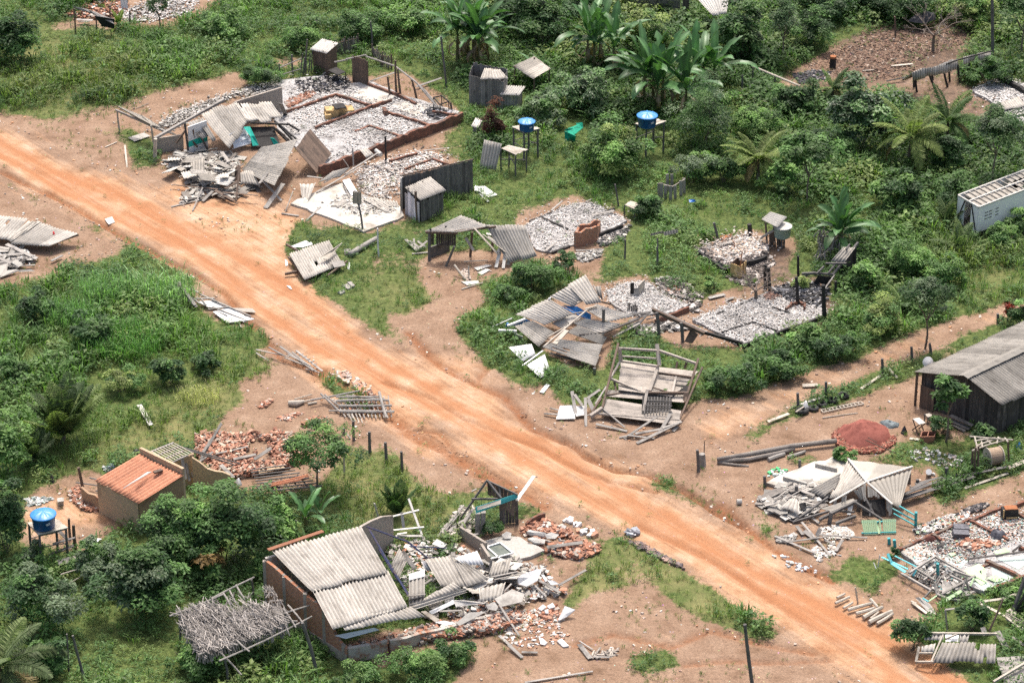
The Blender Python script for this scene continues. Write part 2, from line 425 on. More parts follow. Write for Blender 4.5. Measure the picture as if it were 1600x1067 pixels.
GUL=[([(600,596),(675,622),(725,654),(800,684),(850,701),(875,719),(912,736),(950,751),(1025,769)],.10,.16),([(505,581),(540,606),(617,656),(650,681),(700,706),(750,739),(800,759),(850,790)],.14,.5),([(650,670),(687,676),(712,706),(750,726),(775,744)],.12,.16),([(880,685),(905,701),(920,714),(962,734),(1012,741),(1075,769),(1115,796),(1160,820)],.26,.22),([(0,267),(62,297),(120,324),(150,344),(200,374),(237,392),(262,407),(312,430),(350,457),(390,500),(440,560),(500,580)],.16,.2),([(640,520),(650,534),(675,561),(712,586),(742,599),(790,620),(800,632),(830,668),(880,690)],.14,.3),([(742,599),(765,572)],.1,.2),([(1000,820),(1060,850),(1120,880),(1160,905),(1200,935),(1300,1000),(1360,1040)],.08,.2),([(1125,790),(1200,850),(1250,880),(1300,905)],.15,.3),([(900,1005),(960,990),(1050,1010),(1110,985),(1190,1005),(1270,1020)],.1,.25),([(1070,1040),(1130,1032),(1200,1035),(1300,1030)],.08,.2)]
LEFT=[(-60,265),(0,272),(75,312),(165,360),(250,408),(330,450),(392,505),(455,560),(520,590),(600,640),(660,676),(740,722),(830,775),(900,805),(1000,852),(1080,898),(1150,945),(1230,1000),(1330,1062),(1380,1100)]
RIGHT=[(-60,165),(0,192),(80,228),(210,280),(320,340),(430,405),(540,490),(640,545),(720,592),(800,640),(880,686),(1000,750),(1110,802),(1220,862),(1330,925),(1420,985),(1500,1055),(1580,1110)]
ROADPOLY=LEFT+RIGHT[::-1]
PATHPOLY=[(1075,665),(1135,632),(1235,592),(1330,562),(1430,520),(1560,478),(1700,440),(1700,470),(1600,492),(1500,525),(1450,552),(1340,590),(1260,622),(1190,662),(1120,705)]
BARE=newmap(0);ORA=newmap(0);CHAR=newmap(0);DRY=newmap(0)
def b(poly,v=1.0):paint(BARE,poly,v)
b([(-240,150),(0,180),(110,186),(185,165),(300,128),(390,104),(470,86),(480,98),(430,118),(400,135),(560,120),(640,110),(725,178),(740,235),(640,340),(560,365),(470,345),(445,380),(455,410),(520,470),(340,350),(200,285),(60,225),(0,200)])
b([(-240,250),(0,275),(80,315),(170,372),(195,385),(185,402),(130,408),(90,372),(0,340),(-240,300)])
b([(375,590),(440,575),(470,570),(530,625),(650,690),(740,735),(800,770),(700,772),(660,752),(600,700),(555,705),(540,690),(480,668),(420,676),(400,690),(330,695),(335,655),(390,625)])
b([(560,490),(540,450),(590,455),(640,500),(650,430),(665,395),(840,390),(830,425),(742,440),(760,470),(725,500),(720,540),(760,575),(810,600),(860,600),(880,625),(940,640),(1070,640),(1110,625),(1150,625),(1130,720),(1000,760),(850,680),(720,592),(640,545)])
b([(1090,720),(1160,672),(1220,648),(1300,610),(1430,572),(1500,545),(1510,680),(1420,708),(1300,720),(1260,712),(1195,740),(1185,830),(1260,862),(1330,925),(1420,960),(1400,1000),(1330,930),(1200,850),(1110,805),(1085,760)])
b([(700,1110),(715,1050),(742,1010),(800,985),(880,960),(925,925),(1000,905),(1050,930),(1100,965),(1160,995),(1230,1002),(1330,1062),(1380,1110)])
b([(1420,850),(1440,815),(1520,770),(1600,735),(1750,700),(1750,830),(1600,900),(1500,930),(1450,940),(1390,880)])
b([(35,850),(50,765),(115,735),(150,735),(200,800),(260,790),(180,835),(150,860)])
b([(1240,105),(1295,75),(1380,40),(1500,38),(1520,80),(1500,130),(1600,125),(1750,160),(1750,230),(1580,205),(1400,150),(1290,140),(1200,145)],.9)
b([(840,395),(930,380),(955,400),(930,435),(870,420)])
b([(60,45),(150,15),(300,-30),(380,-30),(310,35),(230,42),(120,45)])
b([(800,330),(900,305),(990,345),(960,385),(840,410)])
b([(930,445),(1000,430),(1090,470),(1180,440),(1300,430),(1310,490),(1160,545),(1060,545),(1020,510),(940,505)])
b([(1080,395),(1170,360),(1240,370),(1235,425),(1180,440),(1110,420)])
b([(300,690),(400,660),(500,655),(560,690),(500,760),(430,775),(350,760)])
b([(520,1000),(640,980),(740,950),(700,850),(800,810),(870,800),(960,830),(930,880),(880,930),(900,960),(750,1010),(600,1040)],.85)
b([(1290,830),(1430,800),(1440,870),(1330,880)],.6)
b([(1250,905),(1300,900),(1420,960),(1400,985)])
def g0(poly,v=0.0):paint(BARE,poly,v)
g0([(480,450),(560,425),(620,430),(670,455),(680,480),(600,490),(640,540),(610,530),(540,490)],.15)
g0([(545,400),(640,390),(660,420),(570,440)],.4)
g0([(600,345),(700,335),(680,380),(600,385)],.3)
g0([(1310,872),(1350,860),(1400,880),(1390,902),(1345,902)],0)
g0([(1000,890),(1060,895),(1110,920),(1150,965),(1140,985),(1080,955),(1030,925)],0.05)
g0([(920,830),(1000,865),(1050,900),(1030,920),(960,895),(900,880)],.35)
g0([(980,1040),(1000,1018),(1060,1020),(1070,1050),(1010,1058)],.2)
g0([(1270,840),(1330,835),(1340,870),(1290,875)],.7)
g0([(1160,640),(1230,630),(1340,585),(1440,545),(1450,560),(1340,610),(1250,645),(1190,668)],.2)
g0([(1400,690),(1440,680),(1600,690),(1600,720),(1440,745),(1390,730)],.25)
g0([(165,205),(200,195),(215,215),(185,222)],0);g0([(195,225),(235,215),(250,260),(215,265)],0)
g0([(370,105),(405,95),(440,105),(430,130),(380,135)],0)
g0([(690,205),(735,190),(745,240),(700,255),(680,235)],.3)
g0([(1360,850),(1400,845),(1405,885),(1370,880)],.2)
b([(1185,745),(1300,712),(1460,735),(1470,800),(1440,850),(1330,890),(1215,865)]);b([(270,438),(330,450),(405,478),(408,512),(330,500),(285,470)]);b([(395,540),(450,535),(510,575),(505,590),(420,575)]);b([(-60,330),(130,340),(130,400),(80,440),(-60,460)]);g0([(1145,670),(1200,638),(1330,598),(1440,560),(1475,568),(1340,618),(1240,650),(1170,688)])
g0([(1150,628),(1240,588),(1330,560),(1320,570),(1240,602),(1160,640)],.1)
b([(815,505),(870,450),(960,440),(985,500),(940,575),(850,550)]);b([(1395,905),(1420,885),(1450,905),(1480,935),(1450,965),(1400,962),(1365,915)]);g0([(1310,872),(1350,860),(1400,880),(1390,902),(1345,902)],0)
b([(1055,700),(1140,715),(1120,805),(1060,765)]);b([(555,606),(700,682),(800,745),(880,800),(820,795),(740,752),(640,702)],.8)
paint(BARE,ROADPOLY,1.0,.5);paint(BARE,PATHPOLY,1.0,.6)
for poly in([(300,255),(470,320),(480,350),(450,385),(540,480),(420,400),(330,345),(240,290)],[(440,560),(520,590),(660,680),(830,780),(760,745),(640,700),(520,625)],[(640,520),(720,592),(800,640),(760,585),(690,540)],[(870,690),(940,740),(1115,805),(1000,730),(905,690)],[(960,1000),(1000,985),(1100,990),(1060,1010)],[(1130,800),(1330,925),(1200,850)],[(20,840),(60,780),(150,770),(200,800),(100,850)]):
 paint(ORA,poly,.8)
paint(ORA,ROADPOLY,.62,.7);paint(ORA,PATHPOLY,.5,.7)
paint(CHAR,[(1360,140),(1440,125),(1600,130),(1700,220),(1560,205),(1430,190)],.6)
paint(CHAR,[(1230,110),(1330,100),(1390,130),(1260,145)],.7);paint(CHAR,[(1330,0),(1520,0),(1520,120),(1300,120)],.75)
paint(CHAR,[(1030,430),(1100,450),(1080,480),(1010,460)],.8);paint(CHAR,[(1130,410),(1240,395),(1250,440),(1150,450)],.8);paint(CHAR,[(1230,440),(1310,420),(1330,470),(1290,510)],.8)
paint(CHAR,[(930,350),(990,340),(985,385),(930,390)],.6);paint(CHAR,[(480,110),(560,110),(570,140),(500,150)],.6)
for poly in([(300,590),(430,560),(420,640),(300,700),(200,740),(60,740),(250,640)],[(1440,370),(1600,380),(1600,450),(1440,430)],[(480,700),(720,720),(740,840),(560,830)],[(540,440),(700,440),(680,520)],[(800,840),(1100,860),(1150,990),(900,960)],[(0,60),(200,60),(300,150),(60,180),(0,180)]):
 paint(DRY,poly,1)
BARE=blur(BARE,4);ORA=blur(ORA,9);CHAR=blur(CHAR,6);DRY=blur(DRY,12)
def hgt(X,Y):
 X=np.asarray(X,float);Y=np.asarray(Y,float)
 h=.16*(fbm(X,Y,7,21)-.5)+.05*(vn(X,Y,1.1,22)-.5)
 return h
def hgt_full(X,Y):
 h=hgt(X,Y)
 for line,dep,wid in GUL:
  d=pdist(X,Y,line)+.5*(vn(X,Y,.9,31)-.5)*wid
  h=h-1.5*dep*np.exp(-(d/wid)**2)
 for line in(TRA,TRB):
  d=pdist(X,Y,line)+.5*(vn(X,Y,2.5,32)-.5)
  h=h-.07*np.exp(-(d/.42)**2)
 return h
def gz(px,py):
 p=P(px,py);return float(hgt(p[0],p[1]))
def G(px,py,h=0.0):
 """point h above the ground whose FOOT is seen at pixel (px, py)"""
 p=P(px,py,gz(px,py));p[2]+=h;return p
def Q(px,py,h):
 """point seen AT pixel (px, py) that is h above the ground"""
 return P(px,py,h+.0)
def up_to(px,py,py_top):
 """height of an upright from its foot pixel to the pixel row of its top"""
 g=G(px,py);v=(py_top-CY)/FPX
 lo,hi=0.0,12.0
 for _ in range(40):
  m=(lo+hi)/2
  if to_px(g[0],g[1],g[2]+m)[1]>py_top:lo=m
  else:hi=m
 return lo
_d=P(1200,905)-P(400,417);ROADANG=math.atan2(_d[1],_d[0])
def mat_soil(name):
 m,nt,bs,out=newmat(name)
 geo=nt.nodes.new('ShaderNodeNewGeometry');pos=geo.outputs['Position']
 g1=nt.nodes.new('ShaderNodeSeparateColor');nt.links.new(attr(nt,'gm1').outputs['Color'],g1.inputs[0])
 g2=nt.nodes.new('ShaderNodeSeparateColor');nt.links.new(attr(nt,'gm2').outputs['Color'],g2.inputs[0])
 bare,ora,track=g1.outputs;char,dry,gul=g2.outputs
 nf=noise(nt,pos,3.2,6,.72);nm=noise(nt,pos,.55,5,.65);nl=noise(nt,pos,.16,4,.6)
 brown=ramp(nt,nm,[(.28,(.145,.09,.056)),(.45,(.22,.144,.097)),(.6,(.262,.178,.123)),(.75,(.32,.23,.168))])
 orange=ramp(nt,nm,[(.28,(.29,.145,.075)),(.48,(.39,.235,.138)),(.62,(.44,.295,.195)),(.75,(.48,.355,.265))])
 mpr=nt.nodes.new('ShaderNodeMapping');mpr.inputs['Rotation'].default_value=(0,0,-ROADANG);nt.links.new(pos,mpr.inputs[0])
 st=noise(nt,mpr.outputs[0],1.0,5,.65,(.07,1.3,1));st2=noise(nt,mpr.outputs[0],1.0,4,.6,(.22,4.0,1))
 oramask=ramp(nt,math_(nt,'ADD',ora,math_(nt,'ADD',math_(nt,'MULTIPLY',math_(nt,'SUBTRACT',nl,.5),1.0),math_(nt,'MULTIPLY',math_(nt,'SUBTRACT',st,.5),1.1))),[(.3,(0,0,0)),(.68,(1,1,1))])
 soil=mix(nt,oramask,brown,orange)
 soil=mix(nt,math_(nt,'MULTIPLY',ora,.55),soil,ramp(nt,st2,[(.34,(.55,.47,.42)),(.5,(1,1,1)),(.66,(1.28,1.32,1.36))]),'MULTIPLY')
 tr=math_(nt,'MULTIPLY',track,ramp(nt,st,[(.3,(.3,.3,.3)),(.55,(1,1,1))]))
 tr=math_(nt,'MULTIPLY',tr,.95)
 soil=mix(nt,tr,soil,(.33,.15,.072))
 soil=mix(nt,math_(nt,'MULTIPLY',gul,ramp(nt,nf,[(.3,(.3,.3,.3)),(.6,(1,1,1))])),soil,(.22,.09,.04))
 gr=noise(nt,pos,7,5,.8)
 soil=mix(nt,math_(nt,'SUBTRACT',.62,math_(nt,'MULTIPLY',ora,.42)),soil,ramp(nt,gr,[(.33,(.45,.42,.4)),(.5,(1,1,1)),(.66,(1.4,1.38,1.36))]),'MULTIPLY')
 vor=nt.nodes.new('ShaderNodeTexVoronoi');vor.inputs['Scale'].default_value=5.5;nt.links.new(pos,vor.inputs['Vector'])
 peb=math_(nt,'MULTIPLY',math_(nt,'LESS_THAN',vor.outputs['Distance'],.24),math_(nt,'GREATER_THAN',noise(nt,pos,1.9,3,.6),.63))
 soil=mix(nt,math_(nt,'MULTIPLY',peb,math_(nt,'SUBTRACT',.6,math_(nt,'MULTIPLY',ora,.4))),soil,mix(nt,.5,vor.outputs['Color'],(.62,.54,.46)))
 soil=mix(nt,math_(nt,'MULTIPLY',char,ramp(nt,nf,[(.35,(.2,.2,.2)),(.6,(1,1,1))])),soil,(.05,.042,.038))
 green=ramp(nt,nf,[(.3,(.04,.06,.018)),(.55,(.09,.12,.036)),(.75,(.17,.175,.07))])
 green=mix(nt,.7,green,ramp(nt,gr,[(.35,(.4,.42,.4)),(.5,(1,1,1)),(.65,(1.5,1.5,1.4))]),'MULTIPLY')
 green=mix(nt,math_(nt,'MULTIPLY',dry,ramp(nt,nm,[(.35,(0,0,0)),(.7,(1,1,1))])),green,(.21,.19,.085))
 bm=ramp(nt,math_(nt,'ADD',bare,math_(nt,'ADD',math_(nt,'MULTIPLY',math_(nt,'SUBTRACT',nf,.5),1.3),math_(nt,'MULTIPLY',math_(nt,'SUBTRACT',nm,.5),1.1))),[(.38,(0,0,0)),(.62,(1,1,1))])
 col=mix(nt,bm,green,soil)
 nt.links.new(col,bs.inputs['Base Color']);bs.inputs['Roughness'].default_value=.95;bs.inputs['Specular IOR Level'].default_value=.15
 bp=nt.nodes.new('ShaderNodeBump');bp.inputs['Strength'].default_value=.55;bp.inputs['Distance'].default_value=.06
 nt.links.new(math_(nt,'ADD',nf,math_(nt,'MULTIPLY',gr,.4)),bp.inputs['Height']);nt.links.new(bp.outputs[0],bs.inputs['Normal'])
 return m
M_SOIL=mat_soil('soil')
def soil_attrs(me,X,Y):
 tr=np.zeros_like(X)
 for line in(TRA,TRB):
  d=pdist(X,Y,line)+.7*(vn(X,Y,3.5,41)-.5)+.35*(vn(X,Y,.8,42)-.5)
  tr=np.maximum(tr,np.exp(-(d/.62)**4))
 core=np.exp(-(np.minimum(pdist(X,Y,TRA),pdist(X,Y,TRB))/1.5)**2)
 gu=np.zeros_like(X)
 for line,dep,wid in GUL:
  d=pdist(X,Y,line)+.5*(vn(X,Y,.9,31)-.5)*wid
  gu=np.maximum(gu,np.exp(-(d/(wid*1.1))**2)*min(1,dep*7))
 a=me.attributes.new('gm1','FLOAT_COLOR','POINT');o=np.ones_like(X)
 a.data.foreach_set('color',np.stack([sample(BARE,X,Y),np.maximum(sample(ORA,X,Y),.95*core),tr,o],-1).ravel())
 a=me.attributes.new('gm2','FLOAT_COLOR','POINT')
 a.data.foreach_set('color',np.stack([sample(CHAR,X,Y),sample(DRY,X,Y),gu,o],-1).ravel())
def axis(lo,hi,step,far):
 m=np.arange(lo,hi+step/2,step);e=[];s=step;v=hi
 while v<far:s*=1.35;v+=s;e.append(v)
 f=[];s=step;v=lo
 while v>-far:s*=1.35;v-=s;f.append(v)
 return np.array(f[::-1]+list(m)+e)
def build_ground():
 xs=axis(-46,46,.2,3000);ys=axis(112,226,.2,3000)
 X,Y=np.meshgrid(xs,ys,indexing='ij')
 near=(np.abs(X)<60)&(Y>100)&(Y<240)
 Z=np.where(near,hgt(X,Y),0)
 Z[near]=hgt_full(X[near],Y[near])
 RM=newmap(0);paint(RM,ROADPOLY,1,0.6);paint(RM,PATHPOLY,1,.6);RM=blur(RM,1)
 rin=sample(RM,X,Y)
 Z=Z-np.where(near&(rin>.999),.06,0)
 nu,nv=X.shape;mb=MB()
 grid(mb,nu,nv,np.stack([X,Y,Z],-1),np.stack([X,Y,Z],-1))
 o=struct('ground',mb,M_SOIL,True);soil_attrs(o.data,X.ravel(),Y.ravel())
 for name,poly in(('road',ROADPOLY),('path',PATHPOLY)):
  m2=newmap(0);paint(m2,poly,1,.6)
  W=np.array([P(*q)[:2]for q in poly]);lo=W.min(0)-1;hi=W.max(0)+1
  lo=np.maximum(lo,[-50,110]);hi=np.minimum(hi,[52,226])
  x=np.arange(lo[0],hi[0],.16);y=np.arange(lo[1],hi[1],.16)
  A,B_=np.meshgrid(x,y,indexing='ij');k=sample(m2,A,B_)>.5
  if name=='path':
   k&=sample(RP,A,B_)<.5
  else:RP=m2
  kk=k[:-1,:-1]&k[1:,:-1]&k[1:,1:]&k[:-1,1:]
  Zr=np.zeros_like(A);kd=np.zeros_like(k);kd[:-1,:-1]|=kk;kd[1:,:-1]|=kk;kd[1:,1:]|=kk;kd[:-1,1:]|=kk
  Zr[kd]=hgt_full(A[kd],B_[kd])+.006
  pts=np.stack([A,B_,Zr],-1);idx=-np.ones(A.shape,int);idx[kd]=np.arange(kd.sum())
  q=np.stack([idx[:-1,:-1],idx[1:,:-1],idx[1:,1:],idx[:-1,1:]],-1)[kk]
  mb=MB();mb.add(pts[kd],q);o=struct(name,mb,M_SOIL,True);soil_attrs(o.data,A[kd],B_[kd])
build_ground()
w=bpy.data.worlds.new('World');SC.world=w;w.use_nodes=True
nt=w.node_tree;bg=nt.nodes['Background'];sky=nt.nodes.new('ShaderNodeTexSky');sky.sky_type='NISHITA';sky.sun_disc=False
ELEV,AZ=R(65),R(4)
sky.sun_elevation=ELEV;sky.sun_rotation=AZ;sky.air_density=1.0;sky.dust_density=7.0;sky.ozone_density=.4
nt.links.new(sky.outputs[0],bg.inputs[0]);bg.inputs[1].default_value=.15
sun=bpy.data.lights.new('sun','SUN');sun.energy=2.0;sun.angle=R(4);sun.color=(1,.97,.93)
so=bpy.data.objects.new('sun',sun);COL.objects.link(so)
sd=np.array([math.sin(AZ)*math.cos(ELEV),math.cos(AZ)*math.cos(ELEV),math.sin(ELEV)])
import mathutils
so.rotation_euler=mathutils.Vector(-sd).to_track_quat('-Z','Y').to_euler();so.location=(0,200,120)
cam=bpy.data.cameras.new('camera');co=bpy.data.objects.new('camera',cam);COL.objects.link(co);SC.camera=co
co.location=(0,0,CAMH);co.rotation_euler=(math.pi/2-PITCH,0,0);cam.sensor_width=36;cam.lens=36*FPX/1600;cam.clip_start=1;cam.clip_end=6000
SC.view_settings.view_transform='Standard';SC.view_settings.look='None';SC.view_settings.exposure=0.76
SC.cycles.max_bounces=5;SC.cycles.diffuse_bounces=3;SC.cycles.transmission_bounces=3;SC.cycles.transparent_max_bounces=4
SC.cycles.use_adaptive_sampling=True;SC.cycles.use_denoising=False
def mpp(py):
 return P(800,py)[1]*CP/FPX+CAMH*SP/FPX
DK,MD,BR,YL,DRYC,GREY=(.043,.090,.032),(.100,.185,.058),(.165,.275,.082),(.235,.29,.098),(.30,.26,.14),(.145,.195,.115)
M_LEAF=mat_leaf('leaf',.5,.25,.40);M_GRASS=mat_leaf('grass_blade',.6,.2,.40);M_GLOSS=mat_leaf('glossy_leaf',.42,.4,.22)
M_BARK=mat_mottled('bark',(.10,.075,.055),(.22,.18,.14),(.05,.04,.035),2,8,.95,streak=(.5,3,1))
def leaf_quads(pos,dr,nr,L,Wd,bend=.15):
 """pos (n,3) leaf foot, dr direction, nr normal -> verts (n,4,3)"""
 s=np.cross(dr,nr);s/=np.linalg.norm(s,axis=1)[:,None]+1e-9
 L=L[:,None];Wd=Wd[:,None]
 mid=pos+dr*L*.45
 return np.stack([pos,mid+s*Wd*.5-nr*L*.02,pos+dr*L-nr*L*bend,mid-s*Wd*.5-nr*L*.02],1)
def unit(v):return v/(np.linalg.norm(v,axis=-1,keepdims=True)+1e-9)
def tpl_weed(g,n=15,leaf=.30,spread=.42,flat=.6):
 th=g.uniform(0,2*math.pi,n);r=np.sqrt(g.random(n))*spread;z=(1-(r/spread)**2*.55)*g.uniform(.45,1,n)
 pos=np.stack([r*np.cos(th),r*np.sin(th),z],-1)
 el=g.uniform(-.5,.7,n);a=th+g.normal(0,.8,n)
 dr=np.stack([np.cos(a)*np.cos(el),np.sin(a)*np.cos(el),np.sin(el)],-1)
 nr=unit(np.stack([-np.cos(a)*np.sin(el),-np.sin(a)*np.sin(el),np.cos(el)],-1)+g.normal(0,.3,(n,3)))
 l=leaf*g.uniform(.65,1.35,n)
 return leaf_quads(pos-dr*l[:,None]*.3,dr,nr,l,l*g.uniform(.4,.7,n))
def tpl_grass(g,n=13,spread=.3,wide=.05,lean=.5):
 th=g.uniform(0,2*math.pi,n);r=g.random(n)*spread
 b0=np.stack([r*np.cos(th),r*np.sin(th),0*r],-1);h=g.uniform(.5,1.1,n);a=th+g.normal(0,.7,n);ln=g.uniform(.1,lean*1.6,n)*h
 tip=b0+np.stack([np.cos(a)*ln,np.sin(a)*ln,h*(1-.35*ln)],-1);mid=b0+np.stack([np.cos(a)*ln*.32,np.sin(a)*ln*.32,h*.62],-1)
 s=np.stack([-np.sin(a),np.cos(a),0*a],-1)*wide
 return np.stack([b0,mid+s,tip,mid-s],1)
def scatter(name,label,xy,tpls,size,base,g,mat,jit=.25,zs=1.0):
 """one object made of many small plants at ground points xy"""
 n=len(xy);mb=MB();k=g.integers(0,len(tpls),n);rot=g.uniform(0,2*math.pi,n)
 z=hgt(xy[:,0],xy[:,1])
 for t in range(len(tpls)):
  m=k==t;c=m.sum()
  if not c:continue
  T=tpls[t];nl=len(T)
  ca,sa=np.cos(rot[m]),np.sin(rot[m]);s=size[m]
  X=T[None,:,:,0]*ca[:,None,None]-T[None,:,:,1]*sa[:,None,None];Y=T[None,:,:,0]*sa[:,None,None]+T[None,:,:,1]*ca[:,None,None]
  V=np.stack([X*s[:,None,None]+xy[m,0][:,None,None],Y*s[:,None,None]+xy[m,1][:,None,None],T[None,:,:,2]*(s*zs)[:,None,None]+(z[m]-.03)[:,None,None]],-1)
  C=base[m][:,None,:]*np.clip(1+g.normal(0,jit,(c,nl,1)),.3,2.2);C=np.repeat(C.reshape(-1,3),4,0)
  mb.add(V.reshape(-1,3),np.arange(c*nl*4).reshape(-1,4),U=np.zeros((c*nl*4,3)),col=C)
 return single(name,label,None,mb,mat,kind='stuff')
def lerp3(t,a,b_):return np.asarray(a)[None]*(1-t[:,None])+np.asarray(b_)[None]*t[:,None]
VH=newmap(.42);VG=newmap(.12);VB=newmap(.45);VN=newmap(1.0)
def veg(poly,h=None,gr=None,br=None,dn=None):
 for m,v in((VH,h),(VG,gr),(VB,br),(VN,dn)):
  if v is not None:paint(m,poly,v)
veg([(-240,-240),(700,-240),(700,60),(500,90),(380,110),(180,165),(0,182),(-240,150)],.55,.30,.5)
veg([(0,110),(120,90),(260,130),(180,165),(0,180)],.45,.6,.55)
veg([(260,60),(480,20),(700,30),(640,95),(470,85),(380,104),(300,120)],.6,.1,.62)
veg([(700,-60),(1250,-60),(1250,130),(1150,240),(1000,260),(820,280),(740,250),(720,150)],.85,.05,.42)
veg([(1250,0),(1700,-60),(1700,340),(1480,360),(1300,330),(1180,250),(1200,140),(1290,140),(1420,150)],.85,.05,.40)
veg([(740,250),(1000,260),(1010,300),(960,330),(860,310),(760,330),(640,350)],.3,.35,.62)
veg([(940,290),(1180,250),(1190,340),(1110,370),(1100,440),(1000,420),(940,400),(980,340)],.36,.02,.68)
veg([(1000,310),(1180,290),(1190,360),(1080,380),(1010,350)],.45,0,.66)
veg([(1090,440),(1160,430),(1180,460),(1130,475)],.3,.1,.8)
veg([(1230,260),(1500,330),(1540,420),(1500,500),(1300,530),(1330,430),(1280,360)],.8,.04,.52)
veg([(1430,375),(1640,380),(1640,470),(1500,480),(1440,440)],.5,.6,.62)
veg([(1100,560),(1300,480),(1420,480),(1420,525),(1240,590),(1130,630),(1085,600)],.6,.1,.5)
veg([(850,560),(960,540),(1100,540),(1180,580),(1080,640),(1000,650),(900,630),(860,600)],.45,.1,.6)
veg([(750,410),(900,390),(930,450),(820,500),(770,570),(735,520),(750,460)],.4,.4,.52)
veg([(470,420),(640,390),(690,470),(640,540),(560,490)],.2,.7,.62)
veg([(-240,380),(0,440),(60,430),(200,390),(300,430),(390,510),(430,560),(380,600),(330,650),(200,700),(40,760),(-240,760)],.62,.35,.52)
veg([(100,400),(260,395),(330,450),(330,520),(200,520),(110,480)],.75,.12,.6)
veg([(270,430),(300,420),(400,520),(420,560),(300,600),(280,540)],.35,.85,.72)
veg([(200,560),(420,560),(400,620),(300,690),(120,730),(60,700)],.26,.85,.66)
veg([(380,500),(460,560),(480,580),(400,600),(360,560)],.35,.8,.5)
veg([(480,690),(640,700),(760,760),(740,820),(600,830),(500,790)],.22,.75,.62)
veg([(-240,760),(120,840),(180,830),(420,770),(520,800),(450,850),(400,1000),(500,1067),(740,1060),(740,1200),(-240,1200)],.5,.06,.42)
veg([(110,960),(300,930),(300,1067),(500,1067),(540,1030),(620,1000),(740,1000),(740,1100),(100,1100)],.42,.1,.56)
veg([(780,820),(880,780),(1160,960),(1150,1000),(1020,920),(880,960),(850,900),(960,860)],.22,.8,.6)
veg([(1310,860),(1410,850),(1410,905),(1310,905)],.12,1,.95,1.4)
veg([(1380,900),(1600,900),(1700,1100),(1480,1100),(1390,990)],.5,.25,.5)
veg([(1400,560),(1640,500),(1640,560),(1460,580)],.35,.3,.45)
veg([(715,150),(835,140),(835,188),(715,188)],.15);veg([(862,180),(930,180),(935,240),(862,240)],.12);veg([(795,205),(850,205),(850,250),(795,250)],.3);veg([(985,205),(1045,200),(1045,258),(985,250)],.3);veg([(1020,300),(1080,300),(1080,322),(1020,322)],.15)
VH=blur(VH,5);VG=blur(VG,5);VB=blur(VB,6)
_gd=np.random.default_rng(77)
n_try=72000
tx=_gd.uniform(-46,46,n_try);ty=_gd.uniform(113,226,n_try)
ppx,ppy=to_px(tx,ty)
ok=(ppx>-130)&(ppx<1730)&(ppy>-110)&(ppy<1200)
tx,ty=tx[ok],ty[ok]
bare=sample(BARE,tx,ty)
ok=_gd.random(len(tx))>np.clip(bare*1.3-.12+(fbm(tx,ty,1.7,57)-.5)*.9*(bare>.02),0,.992)
tx,ty,bare=tx[ok],ty[ok],bare[ok]
isg=_gd.random(len(tx))<np.clip(sample(VG,tx,ty)+(fbm(tx,ty,3.0,51)-.5)*.9,.03,1)
vh=sample(VH,tx,ty)*(.25+1.5*np.clip((fbm(tx,ty,2.6,52)-.25)*2,0,1))*_gd.uniform(.7,1.25,len(tx))*np.clip(1.15-bare,.35,1)
vb=np.clip(sample(VB,tx,ty)+(fbm(tx,ty,4.5,53)-.5)*.9+(fbm(tx,ty,1.3,54)-.5)*.5+_gd.normal(0,.08,len(tx)),0,1)
def hue(t):
 c=lerp3(np.clip(t*2,0,1),DK,MD)*(t<.5)[:,None]+lerp3(np.clip(t*2-1,0,1),MD,BR)*(t>=.5)[:,None]
 return c
W_T=[tpl_weed(_gd,20,.17+.05*(i%3),.45)for i in range(8)]
G_T=[tpl_grass(_gd,12,.34,.035,.55)for i in range(8)]
m=~isg
sz=np.clip(vh[m]*1.15+.14,.22,1.5)
cw=hue(vb[m]);yl=np.clip((fbm(tx[m],ty[m],2.0,55)-.58)*4,0,.8);cw=cw*(1-yl[:,None])+np.array(YL)*yl[:,None]
xyw=np.stack([tx[m],ty[m]],-1)
undergrowth=scatter('undergrowth','dense mixed green weeds and low leafy plants covering the ground',xyw,W_T,sz,cw,_gd,M_LEAF)
def tpl_mound(g,n=85,leaf=.2):
 o=unit(g.normal(size=(n,3)));o[:,2]=abs(o[:,2]);pos=o*np.array([1,1,.85])*g.uniform(.72,1.08,(n,1))
 pos+=.12*np.sin(pos*g.uniform(3,6)+g.uniform(0,6,3))[:,::-1];pos[:,2]=np.maximum(pos[:,2],.05)
 nr_=unit(o*.7+np.array([0,0,.6])+g.normal(0,.35,(n,3)));a=g.uniform(0,6.28,n);d=np.stack([np.cos(a),np.sin(a),-.15+0*a],-1)+o*.5
 d=unit(d-nr_*(d*nr_).sum(1)[:,None]*.8);l=leaf*g.uniform(.7,1.4,n)
 return leaf_quads(pos,d,nr_,l,l*g.uniform(.4,.65,n))
MD_T=[tpl_mound(_gd,80+26*i,.28-.03*i)for i in range(6)]
nm_=8000
mx,my=_gd.uniform(-46,46,nm_),_gd.uniform(113,226,nm_);ppx,ppy=to_px(mx,my)
vhm=sample(VH,mx,my);gg=sample(VG,mx,my)
ok=(ppx>-120)&(ppx<1720)&(ppy>-100)&(ppy<1180)&(sample(BARE,mx,my)<.12)&(_gd.random(nm_)<np.clip(vhm*1.5-gg*.75-.1,0,.9))
mx,my,vhm=mx[ok],my[ok],vhm[ok]
sm=np.clip(vhm*_gd.uniform(.35,1.6,len(mx)),.2,1.35)
tb_=np.clip(sample(VB,mx,my)+_gd.normal(0,.2,len(mx))+.05,0,1);cm=hue(tb_);yl=np.where(_gd.random(len(mx))<.16,.5,0)[:,None];cm=cm*(1-yl)+np.array(YL)*yl
scatter('low_thicket','rounded mounds of creepers and leafy growth between the ruins',np.stack([mx,my],-1),MD_T,sm,cm,_gd,M_LEAF)
m=isg
